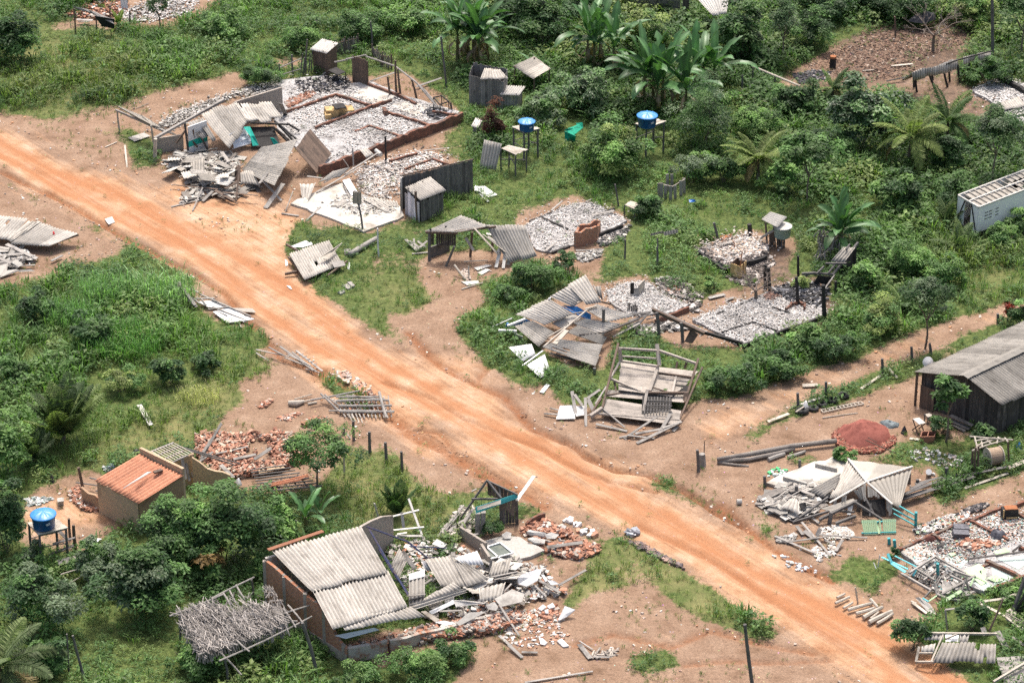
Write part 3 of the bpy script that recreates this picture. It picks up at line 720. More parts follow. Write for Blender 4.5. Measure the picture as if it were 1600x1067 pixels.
sz=np.clip(vh[m]*1.5+.12,.2,1.5)
dr=np.clip(sample(DRY,tx[m],ty[m])*.45+(fbm(tx[m],ty[m],1.6,56)-.5)*.6,0,.85)
cg=hue(np.clip(vb[m]+.12,0,1));cg=cg*(1-dr[:,None])+np.array((.20,.19,.08))*dr[:,None]
grass=scatter('grass','green and straw coloured grass growing between the plots',np.stack([tx[m],ty[m]],-1),G_T,sz,cg,_gd,M_GRASS)
n=46000
tx=_gd.uniform(-46,46,n);ty=_gd.uniform(113,226,n);ppx,ppy=to_px(tx,ty)
bare=sample(BARE,tx,ty);fr=fbm(tx,ty,3.2,61)+.35*(1-bare)-.12*sample(ORA,tx,ty)
RMAP=newmap(0);paint(RMAP,ROADPOLY,1,.5);paint(RMAP,PATHPOLY,1,.5);RMAP=blur(RMAP,1)
ok=(ppx>-60)&(ppx<1660)&(ppy>-60)&(ppy<1130)&(bare>.15)&(fr>_gd.uniform(.46,.80,n))&(sample(RMAP,tx,ty)<.3)
tx,ty,fr=tx[ok],ty[ok],fr[ok]
c=hue(_gd.uniform(.35,.8,len(tx)));t=_gd.random(len(tx))**1.5;c=c*(1-t[:,None])+np.array((.22,.20,.10))*t[:,None]
scatter('grass_tufts','short thin grass tufts dotted over the bare soil',np.stack([tx,ty],-1),G_T,_gd.uniform(.13,.34,len(tx)),c,_gd,M_GRASS)
n=30000
tx=_gd.uniform(-46,46,n);ty=_gd.uniform(113,226,n);ppx,ppy=to_px(tx,ty)
rm=sample(blur(RMAP,8),tx,ty);edge=np.clip(1-abs(rm-.45)*2.6,0,1)
ok=(ppx>-60)&(ppx<1660)&(ppy>-60)&(ppy<1130)&(np.minimum(pdist(tx,ty,TRA),pdist(tx,ty,TRB))>1.0+1.5*_gd.random(n))&(sample(BARE,tx,ty)>.6)&(fbm(tx,ty,2.0,63)+edge*.32>_gd.uniform(.48,.95,n))
mbg=MB()
flakes(mbg,np.stack([tx[ok],ty[ok]],-1),_gd,(.05,.17),(.03,.08),.01,[(.45,.36,.29),(.60,.50,.42),(.30,.2,.15),(.5,.27,.15),(.62,.58,.52)],[3,3,2,2,1],lift=.25)
single('gravel','small stones and chips strewn along the dirt road and yards',None,mbg,mat_col('gravel'),kind='stuff')
def crown(mb,g,c,r,ncl,nl,leaf,pal,low=-.35,wid=(.4,.6),droop=.2,clr=(.28,.42)):
 """leaf clumps spread through an ellipsoid at c with radii r"""
 c=np.asarray(c);r=np.asarray(r,float)
 pal=np.asarray(pal,float)
 ph=g.uniform(0,6.28,3);kk=g.uniform(1.5,3.2,3)
 for i in range(ncl):
  d=unit(g.normal(size=3));d[2]=abs(d[2])if d[2]<low else d[2]
  lobe=.86+.22*math.sin(kk[0]*d[0]*2+ph[0])+.16*math.sin(kk[1]*d[1]*3+ph[1])+.14*math.sin(kk[2]*d[2]*3+ph[2])
  cc=c+d*r*g.uniform(.45,1.0)*lobe;R_=r.mean()*g.uniform(*clr)*g.uniform(.7,1.15)
  k=int(nl*g.uniform(.7,1.3));o=unit(g.normal(size=(k,3)));o[:,2]=np.where(o[:,2]<-.3,-o[:,2],o[:,2]);o=unit(o+d*.55)
  pos=cc+o*(R_*g.uniform(.55,1.05,(k,1)))*np.array([1,1,.8])
  a=g.uniform(0,2*math.pi,k);nrv=unit(o*.7+np.array([0,0,.7])+g.normal(0,.35,(k,3)))
  dr_=unit(np.stack([np.cos(a),np.sin(a),-droop+g.normal(0,.25,k)],-1)+o*.5);dr_=unit(dr_-nrv*(dr_*nrv).sum(1)[:,None]*.8)
  L=leaf*g.uniform(.7,1.35,k)
  V=leaf_quads(pos,dr_,nrv,L,L*g.uniform(*wid,k))
  base=pal[g.integers(len(pal))]*g.uniform(.7,1.45);C=base*np.clip(1+g.normal(0,.22,(k,1)),.4,1.9)
  mb.add(V.reshape(-1,3),np.arange(k*4).reshape(-1,4),U=np.zeros((k*4,3)),col=np.repeat(C,4,0))
NPL=[0]
def bush(px,py,w,h,label,pal=(DK,MD,BR),name='shrub',leaf=.2,trunk=0.0,dens=1.0,wid=(.4,.6),cat=None,group=None,mat=None,thick=.05,gaps=0):
 """px,py foot pixel; w,h size in pixels; trunk = share of the height under the crown"""
 NPL[0]+=1;g=np.random.default_rng(900+NPL[0]);s=mpp(py);W=w*s;H=h*s/CP
 f=G(px,py);t=thing(name,label,cat or('tree' if trunk>.2 else 'shrub'),f,group)
 leaf*=g.uniform(.78,1.3);z0=H*trunk;low_=trunk<=.15;cz=f+Z3*(H*.30 if low_ else z0+(H-z0)*.5);rad=np.array([W/2*1.08,W/2*.92,H*.70 if low_ else(H-z0)/2*1.05])
 mb=MB();area=rad[0]*rad[2]*4*1.2
 ncl=int(np.clip(area*2.7,8,42))-gaps;nl=int(np.clip(area*260*dens/ncl*(.2/leaf)**1.6,22,230))
 crown(mb,g,cz,rad*np.array([.86,.86,.86]),max(5,ncl),nl,leaf,pal,wid=wid,low=-.25 if trunk>.15 else-.12)
 part('crown' if trunk>.15 else 'foliage',mb,mat or M_LEAF,t)
 tb=MB();n=1 if trunk>.2 else 3
 top=f+Z3*max(z0*1.2,H*.35)
 if trunk>.15:pole(tb,f-Z3*.1,top,thick*1.5,thick,6,.05)
 for k in range(3+2*(trunk>.15)):
  a=g.uniform(0,6.28);e=cz+np.array([math.cos(a)*rad[0]*.6,math.sin(a)*rad[1]*.6,rad[2]*g.uniform(.0,.6)])
  pole(tb,top if trunk>.15 else f+g.normal(0,.08,3)*[1,1,0]-Z3*.05,e,thick*.75,thick*.3,5,.06)
 part('trunk' if trunk>.15 else 'stems',tb,M_BARK,t)
 return t
def palm(px,py,h,fl,nf,label,name='coconut_palm',pal=(.17,.215,.075),up=.85,tr=.12,cat='palm',dead=2,lf=.5,stiff=.6):
 """px,py foot pixel, h trunk height m, fl frond length m"""
 NPL[0]+=1;g=np.random.default_rng(500+NPL[0]);f=G(px,py);t=thing(name,label,cat,f)
 top=f+Z3*h+np.array([g.normal(0,.1),g.normal(0,.1),0]);tb=MB()
 pole(tb,f-Z3*.1,top,tr*1.2,tr*.8,8,.04);part('trunk',tb,M_BARK,t)
 for i in range(nf):
  a=i*2.399+g.normal(0,.2);q=i/nf;el=(up*1.35-(up*1.6)*q if stiff>.4 else up*1.06-.62*q)+g.normal(0,.08);dd=i>=nf-dead
  hd=np.array([math.cos(a),math.sin(a),0]);L=fl*g.uniform(.8,1.1)*(1 if not dd else .85);m=22
  pts=[top.copy()];e=el
  for k in range(m):e-=(stiff+.9*q*(stiff>.4))*1.6/m*(k/m+.25);pts.append(pts[-1]+(hd*math.cos(e)+Z3*math.sin(e))*L/m)
  pts=np.array(pts);mb=MB();col=np.array(pal)*g.uniform(.75,1.35)*(1 if not dd else 1);col=np.array((.24,.19,.09))if dd else col
  if g.random()<.3 and not dd:col=col*.6+np.array(YL)*.5
  side=np.cross(hd,Z3)
  ns=54;u=np.linspace(.10,1,ns)
  c=np.stack([np.interp(u,np.linspace(0,1,m+1),pts[:,j])for j in range(3)],-1)
  tg=unit(np.gradient(c,axis=0));un=unit(np.cross(np.tile(side,(ns,1)),tg))
  for s_ in(-1,1):
   ll=1.15*lf*np.sin(np.pi*np.clip(u*.92+.08,0,1))**.6*g.uniform(.8,1.1,ns)*fl/3.0
   d_=unit(side*s_*.95+tg*.65+un*.12-Z3*(.32+.3*g.random((ns,1))));n_=unit(np.cross(d_,tg))
   V=leaf_quads(c,d_,n_,ll,np.full(ns,.08*fl/3+.015),.25);C=col*np.clip(1+g.normal(0,.18,(ns,1)),.5,1.6)
   mb.add(V.reshape(-1,3),np.arange(ns*4).reshape(-1,4),U=np.zeros((ns*4,3)),col=np.repeat(C,4,0))
  tube(mb,pts[::2],np.linspace(.03,.008,len(pts[::2])),4,col*1.3)
  part('frond',mb,M_GRASS,t,'dry brown hanging frond' if dd else None)
 return t
def banana(px,py,h,nl,label,L=2.3,wd=.52,stems=1,dead=2,up=1.15,spread=.5,group=None,pal=(.062,.135,.048)):
 NPL[0]+=1;g=np.random.default_rng(300+NPL[0]);f=G(px,py);t=thing('banana_plant',label,'banana plant',f,group)
 for s_ in range(stems):
  b0=f+np.array([g.normal(0,spread),g.normal(0,spread*.7),0])*(s_>0);hh=h*g.uniform(.8,1.05)if s_ else h
  top=b0+Z3*hh;tb=MB();pole(tb,b0-Z3*.1,top,.14,.08,8,.03,col=1);part('stem',tb,M_STEM,t)
  for i in range(nl+dead):
   dd=i>=nl;a=i*2.399+g.normal(0,.35)+s_;el=up*(1.12-.7*(i/nl))+g.normal(0,.12)if not dd else-.2
   hd=np.array([math.cos(a),math.sin(a),0]);side=np.cross(hd,Z3);l=1.2*L*g.uniform(.75,1.1)*(.7 if dd else 1);m=13
   pts=[top.copy()-Z3*(.25*i/nl)];e=el
   for k in range(m):e-=(.04+.10*(i/nl)if not dd else .3)*(k/m+.2)*1.3;pts.append(pts[-1]+(hd*math.cos(e)+Z3*math.sin(e))*l/m)
   pts=np.array(pts);u=np.linspace(0,1,m+1);wv=wd*np.clip((u-.14)/.2,0.06,1)**.6*np.clip((1-u)*5,.02,1)**.55*(.5 if dd else 1)
   tg=unit(np.gradient(pts,axis=0));un=unit(np.cross(np.tile(side,(m+1,1)),tg));tw=g.normal(0,.25)
   sd=unit(side*math.cos(tw)+un*math.sin(tw));rows=[]
   for q in(-1,-.5,0,.5,1):
    rows.append(pts+sd*(wv*q/2)[:,None]+un*(abs(q)*.16*wv+(g.normal(0,.02,m+1)*abs(q)))[:,None])
   gp=np.stack(rows,1);mb=MB();col=np.array(pal)*g.uniform(.75,1.5)if not dd else np.array((.20,.15,.09))*g.uniform(.6,1.3)
   cc=np.repeat((col*np.clip(1+g.normal(0,.1,(m+1,1)),.6,1.4))[:,None,:],5,1).reshape(-1,3).copy();cc[2::5]*=1.5
   dr_=g.random((m,4))<(.12 if not dd else .3);dr_[:,1:3]=False
   grid(mb,m+1,5,gp,gp.copy()*0,cc,0,None,dr_)
   part('leaf',mb,M_GLOSS,t,'dead brown leaf hanging down' if dd else None,smooth=True)
 return t
M_STEM=mat_mottled('banana_stem',(.10,.11,.04),(.17,.15,.07),(.07,.045,.03),3,7,.7,streak=(.3,3,1))
def cane(px,py,w,h_,label,name='reed_clump',pal=GREY,n=1.0,cat='reeds',lean=.4):
 NPL[0]+=1;g=np.random.default_rng(700+NPL[0]);s=mpp(py);W=w*s;H=h_*.72*s/CP;f=G(px,py);mb=MB();k=int(W*W*120*n)+60
 T=np.concatenate([tpl_grass(g,1,.5,.022,lean*g.uniform(.5,2))for _ in range(k)]);a=g.uniform(0,6.28,k);r=np.sqrt(g.random(k))*W/2
 off=np.stack([np.cos(a)*r,np.sin(a)*r*.8,g.uniform(0,H*.45,k)*(g.random(k)<.6)],-1)
 V=T*np.array([H*.6,H*.6,H*.62])*g.uniform(.6,1.05,(k,1,1))+off[:,None,:]+f
 C=np.asarray(pal)*1.7*np.clip(1+g.normal(0,.35,(k,1)),.4,1.9)
 mb.add(V.reshape(-1,3),np.arange(k*4).reshape(-1,4),U=np.zeros((k*4,3)),col=np.repeat(C,4,0))
 o=single(name,label,cat,mb,M_GRASS);return o
bush(28,98,82,82,'dark dense leafy tree standing in tall grass at the top left corner',(DK,DK,MD),'leafy_tree',.22,.12)
bush(405,134,66,36,'low rounded green shrub beside the dirt track above the largest burnt house',(DK,MD),leaf=.14)
bush(560,64,90,48,'dark green shrub mass behind the palm thatch fence',(DK,MD,MD),leaf=.2)
bush(470,78,62,40,'mid green shrub left of the small plank outhouse with white roof',(MD,BR),leaf=.18)
bush(640,52,80,44,'bright green shrub on the rise behind the leaning door panel',(MD,BR),leaf=.18)
bush(350,60,90,42,'light green bushy growth between the two upper burnt ruins',(MD,BR,BR),leaf=.17)
bush(250,46,50,52,'thin scraggly sapling growing through white ash at the top',(DK,MD),'sapling',.16,.3,.5,gaps=4)
bush(845,70,110,80,'dark broadleaf tree behind the tilted grey hut roof',(DK,DK,MD),'leafy_tree',.24,.1)
bush(800,45,80,60,'dark shaded tree at the top edge between banana clumps',(DK,DK),'leafy_tree',.22,.15)
bush(912,30,70,50,'dark green tree in front of the reed walled hut',(DK,MD),'leafy_tree',.22,.1)
bush(1008,92,110,72,'yellow green tree with small leaves below the reed walled hut',(MD,YL,BR),'leafy_tree',.2,.15)
bush(1152,95,100,88,'dark spreading tree just right of the reed walled hut',(DK,MD),'leafy_tree',.22,.15)
bush(1222,100,70,96,'thin grey green tree with bare lower stems beside the leaf littered yard',(GREY,DK),'leafy_tree',.16,.3,.5)
bush(1290,28,110,50,'dark tree crown at the top edge left of the leaf littered yard',(DK,DK,MD),'leafy_tree',.22,.1)
bush(1350,16,60,40,'small dark tree shading the leaf littered yard',(DK,DK),'leafy_tree',.2,.1)
bush(1515,40,90,60,'pale green tree behind the bare spreading tree',(MD,YL,BR),'leafy_tree',.2,.12)
bush(1596,88,76,100,'dark tree with a leaning trunk at the top right corner',(DK,MD),'leafy_tree',.22,.3,.7)
bush(912,172,98,66,'glossy dark green rounded bush right of the tilted grey hut roof',(DK,MD),'bush',.22,.08,cat='bush',mat=M_GLOSS)
bush(845,196,70,48,'pale green leafy shrub behind the smaller blue tank',(MD,GREY),leaf=.17)
bush(955,272,110,84,'yellow green bushy tree between the two blue water tanks',(MD,BR,MD,YL),'leafy_tree',.2,.1)
bush(1098,232,112,104,'grey green small leaved tree to the right of the larger blue tank',(GREY,DK,MD),'leafy_tree',.15,.12)
bush(1085,285,84,48,'light feathery green shrub below the larger blue tank stand',(BR,GREY),leaf=.17)
bush(1010,338,60,34,'dark creeping shrub beside the small grey bench',(DK,MD),leaf=.16)
bush(1345,232,112,112,'large dark green mango tree left of the coconut palm',(DK,DK,MD),'mango_tree',.24,.1,cat='mango tree',mat=M_GLOSS)
bush(1238,180,80,56,'mid green shrub behind the left coconut palm',(DK,MD),leaf=.18)
bush(1262,318,92,116,'tall papaya like tree with dark lobed leaves right of the left coconut palm',(DK,MD,MD),'leafy_tree',.26,.2)
bush(1222,300,70,56,'bright green shrub under the tall lobed leaf tree',(MD,BR),leaf=.2)
bush(1552,290,100,132,'tall pale leaved tree with hanging sprays behind the white truck body',(MD,GREY,DK),'leafy_tree',.18,.25,.75)
bush(1482,268,70,70,'dark green shrub right of the front coconut palm',(DK,MD),leaf=.2)
bush(1445,545,84,118,'dark small leaved tree at the edge of the side path',(DK,DK,GREY),'leafy_tree',.14,.3,.8)
bush(1590,510,50,56,'thin shrub with red flowers beside the side path',(MD,DK,MD,DK,BR,MD,(.3,.04,.02)),'flowering_shrub',.14,.1,.7)
bush(1352,455,60,44,'bright low creeper mound right of the burnt lean-to',(MD,BR),leaf=.2)
bush(1420,430,90,56,'bright green climbing mound below the white truck body',(BR,MD),leaf=.2)
bush(1478,445,70,48,'bushy green creeper mound in front of the truck body',(MD,BR),leaf=.19)
bush(1375,520,84,52,'rounded green shrub on the upper side of the side path',(MD,YL),leaf=.16)
bush(1310,560,80,44,'mid green shrub beside the side path near the fence posts',(MD,DK),leaf=.17)
bush(1225,590,76,40,'leafy green shrub between the tilted hut frame and the side path',(MD,DK),leaf=.16)
bush(1260,545,70,40,'green shrub at the edge of the burnt white floor',(MD,BR),leaf=.17)
bush(1145,610,80,44,'green weedy shrub behind the tilted hut frame',(MD,DK),leaf=.15)
bush(832,452,84,46,'low rounded shrub in front of the broken carport',(MD,DK),leaf=.14)
bush(872,425,54,30,'small round shrub right of the broken carport',(MD,DK),leaf=.14)
bush(790,470,60,30,'straggling green shrub beside the driveway below the carport',(MD,DK),leaf=.14)
bush(1250,452,40,22,'small yellow green shrub among the burnt posts',(BR,YL),leaf=.15)
bush(1112,452,26,22,'small grassy green shrub beside the burnt crate',(MD,BR),leaf=.16)
bush(16,745,62,106,'bright green tree at the left edge beside the grass field',(BR,MD,BR),'leafy_tree',.22,.12)
bush(192,612,66,44,'yellow flowering bush in the grass field',(YL,MD),'bush',.14,cat='bush')
bush(262,600,60,50,'dark leafy bush in the middle of the grass field',(DK,MD),'bush',.2,cat='bush')
bush(150,540,90,50,'lush dark bush amid the reeds',(DK,MD),'bush',.22,cat='bush')
bush(320,580,60,34,'dark green bush near the broken frame panel in the grass',(MD,DK),'bush',.2,cat='bush')
bush(60,500,80,48,'green bush below the toppled roofing heap at the left edge',(DK,MD),'bush',.18,cat='bush')
bush(20,600,70,44,'green bush at the left edge of the grass field',(MD,DK),'bush',.18,cat='bush')
bush(497,768,136,106,'small round crowned tree growing beside the heap of broken roof tiles',(MD,BR,DK),'leafy_tree',.19,.2,.8,gaps=3)
bush(355,878,150,132,'large dark tree hiding the lower end of the tile roofed house',(DK,MD,DK),'leafy_tree',.24,.08)
bush(218,962,124,128,'grey green broadleaf tree below the tile roofed house',(GREY,MD,DK),'leafy_tree',.24,.1)
bush(265,902,90,90,'dense green tree between the water tank and the large dark tree',(DK,MD),'leafy_tree',.22,.1)
bush(322,906,70,60,'mango sapling with reddish young leaves',(BR,MD,(.2,.13,.05)),'mango_tree',.24,.1,cat='mango tree')
bush(65,985,118,118,'wide leafy tree in front of the tank stand',(DK,MD,GREY),'leafy_tree',.2,.1)
bush(12,862,62,124,'dark tree at the left edge beside the tank stand',(DK,DK,MD),'leafy_tree',.2,.12)
bush(80,1058,70,66,'dark shrub under the large palm at the lower left corner',(DK,MD),leaf=.2)
bush(55,880,50,36,'light green papaya seedling beside the tank stand',(MD,GREY),leaf=.22)
bush(430,840,70,60,'green shrub behind the brick walled building',(MD,BR),leaf=.2)
bush(405,905,50,36,'green shrub beside the thatched shelter',(MD,BR),leaf=.2)
bush(650,1062,110,56,'bushy green shrub beside the broken plinth of the brick building',(MD,BR),leaf=.15)
bush(705,1035,76,44,'shrub in front of the brick rubble',(MD,DK),leaf=.15)
bush(560,1075,90,40,'green shrub at the bottom edge below the brick building',(MD,BR),leaf=.17)
bush(310,1050,110,50,'low leafy thicket below the thatched shelter',(MD,BR),leaf=.2)
bush(770,836,44,30,'shrub at the foot of the teal painted sign frame',(MD,DK),leaf=.14)
bush(1424,1015,66,64,'rounded bush beside the road at the lower right',(MD,DK),'bush',.15,cat='bush')
bush(1520,985,70,56,'bush growing up between the loose boards at the lower right',(MD,DK),'bush',.15,cat='bush')
bush(1582,935,50,30,'creeping bush by the burnt tiled floor',(MD,BR),'bush',.15,cat='bush')
bush(1395,873,24,20,'small shrub by two teal posts',(MD,DK),leaf=.13)
bush(1322,722,34,26,'small leafy plant growing behind the hipped grey roof',(MD,BR),leaf=.2)
bush(1532,700,40,40,'leafy shrub against the dark plank barn',(DK,MD),leaf=.2)
bush(1470,676,46,30,'green shrub at the foot of the papaya tree',(DK,MD),leaf=.18)
bush(1478,690,62,104,'papaya tree in front of the dark plank barn',(MD,DK,MD),'papaya_tree',.3,.35,cat='papaya tree')
bush(770,220,52,54,'dead rust brown bush left of the smaller blue tank',((.12,.05,.03),(.08,.04,.03)),'dead_bush',.12,.05,.7,cat='bush',mat=M_GRASS)
palm(1185,282,1.6,2.9,17,'coconut palm with yellowing fronds left of the tall lobed leaf tree')
palm(1418,262,2.3,3.3,18,'front coconut palm with hanging brown fronds beside the mango tree')
palm(1478,232,2.0,2.8,15,'second coconut palm partly hidden behind the front one',pal=(0.075,0.128,0.045))
palm(1302,165,1.2,1.8,12,'small palm behind the mango tree',pal=(0.083,0.135,0.053))
palm(184,45,.35,1.3,9,'young yellow green palm under the sagging awning',pal=(0.210,0.285,0.075),up=1.2,dead=0)
palm(8,1085,1.7,3.4,16,'large palm with drooping fronds at the lower left corner',pal=(0.112,0.150,0.068),dead=4)
palm(96,692,.4,3.5,22,'upright young palm with stiff grey green fronds in the grass field',pal=(0.090,0.128,0.060),up=1.42,dead=0,stiff=.25,lf=.6)
palm(50,720,.2,2.2,14,'short stiff young palm left of the taller one in the grass field',pal=(0.075,0.112,0.053),up=1.4,dead=0,stiff=.25,lf=.6)
palm(622,802,.1,1.9,18,'dark upright young palm beside the row of fence posts',pal=(0.060,0.112,0.038),up=1.45,dead=0,stiff=.2,lf=.55)
palm(1494,395,.2,2.3,9,'slender palm fronds rising in front of the white truck body',pal=(0.120,0.165,0.075),up=1.35,dead=0,stiff=.5)
palm(1478,355,.2,2.0,7,'young palm left of the white truck body',pal=(0.105,0.150,0.068),up=1.35,dead=0,stiff=.3)
palm(1410,480,.2,1.8,8,'small palm in the creepers above the side path',pal=(0.090,0.150,0.060),up=1.1,dead=1)
banana(742,100,2.5,9,'large banana clump with many dead leaves left of the plank outhouses',2.9,.62,6,5,1.25,1.3)
banana(918,108,2.5,8,'banana clump with upright leaves behind the glossy bush',3.0,.62,4,3,1.3,.9)
banana(1035,178,2.6,9,'tallest banana clump standing behind the larger blue tank',3.2,.66,5,3,1.3,1.1)
banana(1098,138,1.7,8,'banana clump with spreading leaves right of the tallest one',2.8,.56,3,1,1.15,.8)
banana(1312,392,1.5,8,'banana clump above a pile of its own dry leaves by the burnt lean-to',2.3,.5,3,6,1.25,.6)
banana(478,830,.9,7,'young banana plant behind the brick walled building',1.7,.42,1,0,1.2)
banana(838,118,.6,4,'low banana sprout at the tilted grey hut roof',1.8,.4,1,0,.9)
banana(500,812,.5,5,'banana sprout below the heap of broken roof tiles',1.3,.35,1,0,1.2)
banana(415,852,.7,6,'small banana plant between the shrub and the large dark tree',1.4,.38,1,0,1.2)
cane(170,470,90,62,'tall blue green reed clump nearest the toppled roofing heap',pal=(0.105,0.180,0.075))
cane(255,470,100,66,'tall reed clump with pale tips in the middle of the field edge',pal=(0.135,0.210,0.098))
cane(110,505,80,56,'reed clump at the left of the field',pal=(0.090,0.165,0.060))
cane(190,545,130,52,'lush broad reed clump in the lower part of the field',pal=(0.075,0.158,0.045))
cane(200,415,40,20,'light green grass clump on the slope beside the road',pal=(0.180,0.225,0.090))
cane(310,625,70,36,'tall pale grass clump near the dirt yard',pal=(0.255,0.255,0.120))
def bare_tree(px,py,H,W,label,seed,lean=0.0):
 g=np.random.default_rng(seed);f=G(px,py);t=thing('bare_tree',label,'tree',f);tb,br=MB(),MB()
 fork=f+np.array([lean,0,H*.35]);pole(tb,f-Z3*.1,fork,.13,.10,7,.06);part('trunk',tb,M_BARK,t)
 def grow(p,d,L,r,k):
  e=p+d*L;tube(br,[p,(p+e)/2+g.normal(0,.06*L,3),e],[r,r*.8,r*.6],5)
  if k:
   for _ in range(g.integers(2,4)):grow(e,nrm(d+g.normal(0,.5,3)*[1,1,.6]+Z3*.08),L*g.uniform(.6,.8),r*.6,k-1)
 for i in range(5):
  a=i*1.257+g.normal(0,.2);grow(fork,nrm([math.cos(a)*W,math.sin(a)*W,.75]),H*.33,.06,4)
 part('branches',br,M_TWIG,t);return t
M_TWIG=mat_mottled('dry_twig',(.16,.13,.11),(.30,.25,.21),None,rough=.95)
bare_tree(1458,80,3.4,1.0,'bare spreading tree with pale twigs in the leaf littered yard',4)
bare_tree(1180,470,1.9,.8,'burnt leafless bush above the charred hut ruin',9)
bush(1562,384,84,34,'leafy creeper bush half hiding the front of the truck body',(BR,MD),leaf=.19)
bush(285,872,116,112,'mid green tree hugging the corner of the tile roofed house',(MD,DK,BR),'leafy_tree',.22,.1)
bush(150,905,70,70,'small grey green tree beside the pale cloth',(GREY,MD),'leafy_tree',.2,.1)
bush(1262,72,84,62,'dark green tree left of the leaf littered yard in front of the top edge trees',(DK,MD,DK),'leafy_tree',.21,.12)
bush(1412,30,110,56,'dark leafy tree crown behind the bare spreading tree at the top edge',(DK,DK,MD),'leafy_tree',.2,.1)
bush(1545,135,60,46,'mid green shrub beside the tall wooden pole',(MD,DK),leaf=.18)
bush(1180,215,84,60,'bushy green shrub left of the left coconut palm',(MD,BR),leaf=.2)
bush(1118,180,70,50,'light green shrub at the foot of the spreading banana clump',(BR,MD),leaf=.19)
bush(1290,250,90,60,'mid green shrub below the large dark mango tree',(MD,DK),leaf=.2)
bush(1400,330,100,60,'broad green shrub below the front coconut palm',(MD,BR,DK),leaf=.2)
bush(1500,330,80,56,'green shrub behind the left end of the white truck body',(MD,DK),leaf=.18)
bush(1130,285,80,44,'leafy shrub in front of the grey green small leaved tree',(MD,DK),leaf=.18)
bush(1598,366,60,36,'green climbing bush against the lower right side of the truck body',(MD,BR),leaf=.19)
M_FIB=mat_mottled('fibre_cement',(.36,.335,.295),(.46,.43,.385),(.185,.165,.14),1.3,5,.9,(.5,.8),.2,(.5,3,1))
M_FIBD=mat_mottled('old_fibre_cement',(.29,.265,.23),(.37,.345,.30),(.15,.135,.115),1.3,5,.9,(.5,.75),.2,(.5,3,1))
M_PALE=mat_mottled('pale_sheet',(.42,.405,.37),(.55,.53,.49),(.33,.30,.26),1.2,8,.85,(.55,.8),.25)
M_WHITE=mat_mottled('white_painted',(.54,.54,.53),(.68,.68,.67),(.36,.34,.31),1.5,8,.65,(.54,.78),.35)
M_GREYW=mat_wood('grey_wood',(.19,.175,.16),(.36,.335,.30),(.11,.10,.09))
M_PALEW=mat_wood('pale_wood',(.33,.29,.235),(.50,.45,.38),(.22,.19,.15))
M_BROWNW=mat_wood('brown_wood',(.085,.058,.042),(.165,.115,.085),(.05,.036,.028))
M_DARKW=mat_wood('blackened_wood',(.030,.026,.025),(.072,.062,.056),(.115,.10,.09))
M_GREYDW=mat_wood('weathered_dark_wood',(.075,.07,.066),(.165,.155,.145),(.045,.042,.04))
M_CHAR=mat_wood('charred_wood',(.010,.009,.009),(.03,.027,.025),(.06,.055,.05))
M_CONC=mat_mottled('concrete',(.32,.30,.27),(.46,.44,.40),(.17,.15,.13),.9,7,.95,(.52,.8),.2)
M_PLAST=mat_mottled('grey_plaster',(.27,.235,.20),(.37,.33,.285),(.16,.135,.11),.8,6,.95,(.52,.8),.2)
M_SCREED=mat_mottled('pale_screed',(.42,.39,.34),(.56,.53,.475),(.26,.23,.19),.7,6,.9,(.5,.68),.2)
M_ASHF=mat_mottled('ash_floor',(.16,.155,.15),(.56,.545,.53),(.14,.13,.125),1.0,11,.95,(.5,.7),.15)
M_BRICK=mat_brick('brick',(.43,.175,.09),(.52,.25,.145),(.30,.26,.22),(.33,.28,.23),(.62,.72))
M_BRICKLOW=mat_brick('scorched_brick',(.22,.085,.05),(.30,.13,.08),(.18,.14,.11),(.07,.048,.038),(.44,.66))
M_BRICKPL=mat_brick('plastered_brick',(.36,.155,.085),(.46,.22,.13),(.30,.26,.22),(.40,.38,.34),(.40,.52))
M_BEIGE=mat_mottled('beige_render',(.40,.29,.19),(.50,.38,.26),(.24,.17,.11),.8,6,.95,(.54,.8),.2)
M_TILE=mat_mottled('clay_tile',(.44,.185,.105),(.56,.275,.175),(.27,.13,.09),.9,7,.85,(.56,.8),.2)
M_TEAL=mat_mottled('teal_paint',(.03,.25,.27),(.06,.36,.37),(.18,.2,.18),1.5,8,.6,(.6,.75))
M_CLOTH=mat_mottled('teal_cloth',(.01,.28,.22),(.02,.40,.32),None,2,6,.7)
M_NET=mat_mottled('green_netting',(.0,.20,.12),(.01,.34,.21),(.0,.09,.06),4,9,.8)
M_LGREEN=mat_mottled('pale_green_paint',(.38,.55,.30),(.50,.66,.40),(.30,.33,.22),1.5,8,.7,(.6,.75))
M_AQUA=mat_mottled('aqua_paint',(.08,.42,.48),(.14,.54,.58),(.3,.32,.3),1.5,8,.6,(.6,.75))
M_BLUEW=mat_mottled('blue_wall_paint',(.02,.14,.36),(.04,.20,.46),(.12,.16,.22),1.2,8,.7,(.58,.75))
M_TANK=mat_mottled('blue_tank_plastic',(.008,.075,.28),(.014,.10,.34),(.02,.06,.17),2,4,.35,(.6,.8),.5)
M_LID=mat_mottled('blue_lid_plastic',(.03,.20,.50),(.05,.26,.58),(.20,.26,.34),3,5,.4,(.62,.8),.5)
M_GTANK=mat_mottled('old_green_tank',(.22,.33,.30),(.32,.42,.38),(.4,.38,.33),2,5,.6)
M_STEEL=mat_mottled('blue_steel',(.012,.018,.05),(.03,.038,.09),(.10,.06,.045),2,8,.7,(.5,.7),.2)
M_ZINC=mat_mottled('zinc',(.62,.64,.66),(.74,.76,.78),(.40,.36,.32),1.2,6,.45,(.6,.8),.5,metal=.3)
M_CHIP=mat_col('rubble_chips')
M_THATCH=mat_wood('dry_thatch',(.19,.172,.155),(.36,.33,.30),(.11,.10,.09))
M_TYRE=mat_mottled('tyre_rubber',(.02,.02,.02),(.05,.05,.048),None,rough=.8)
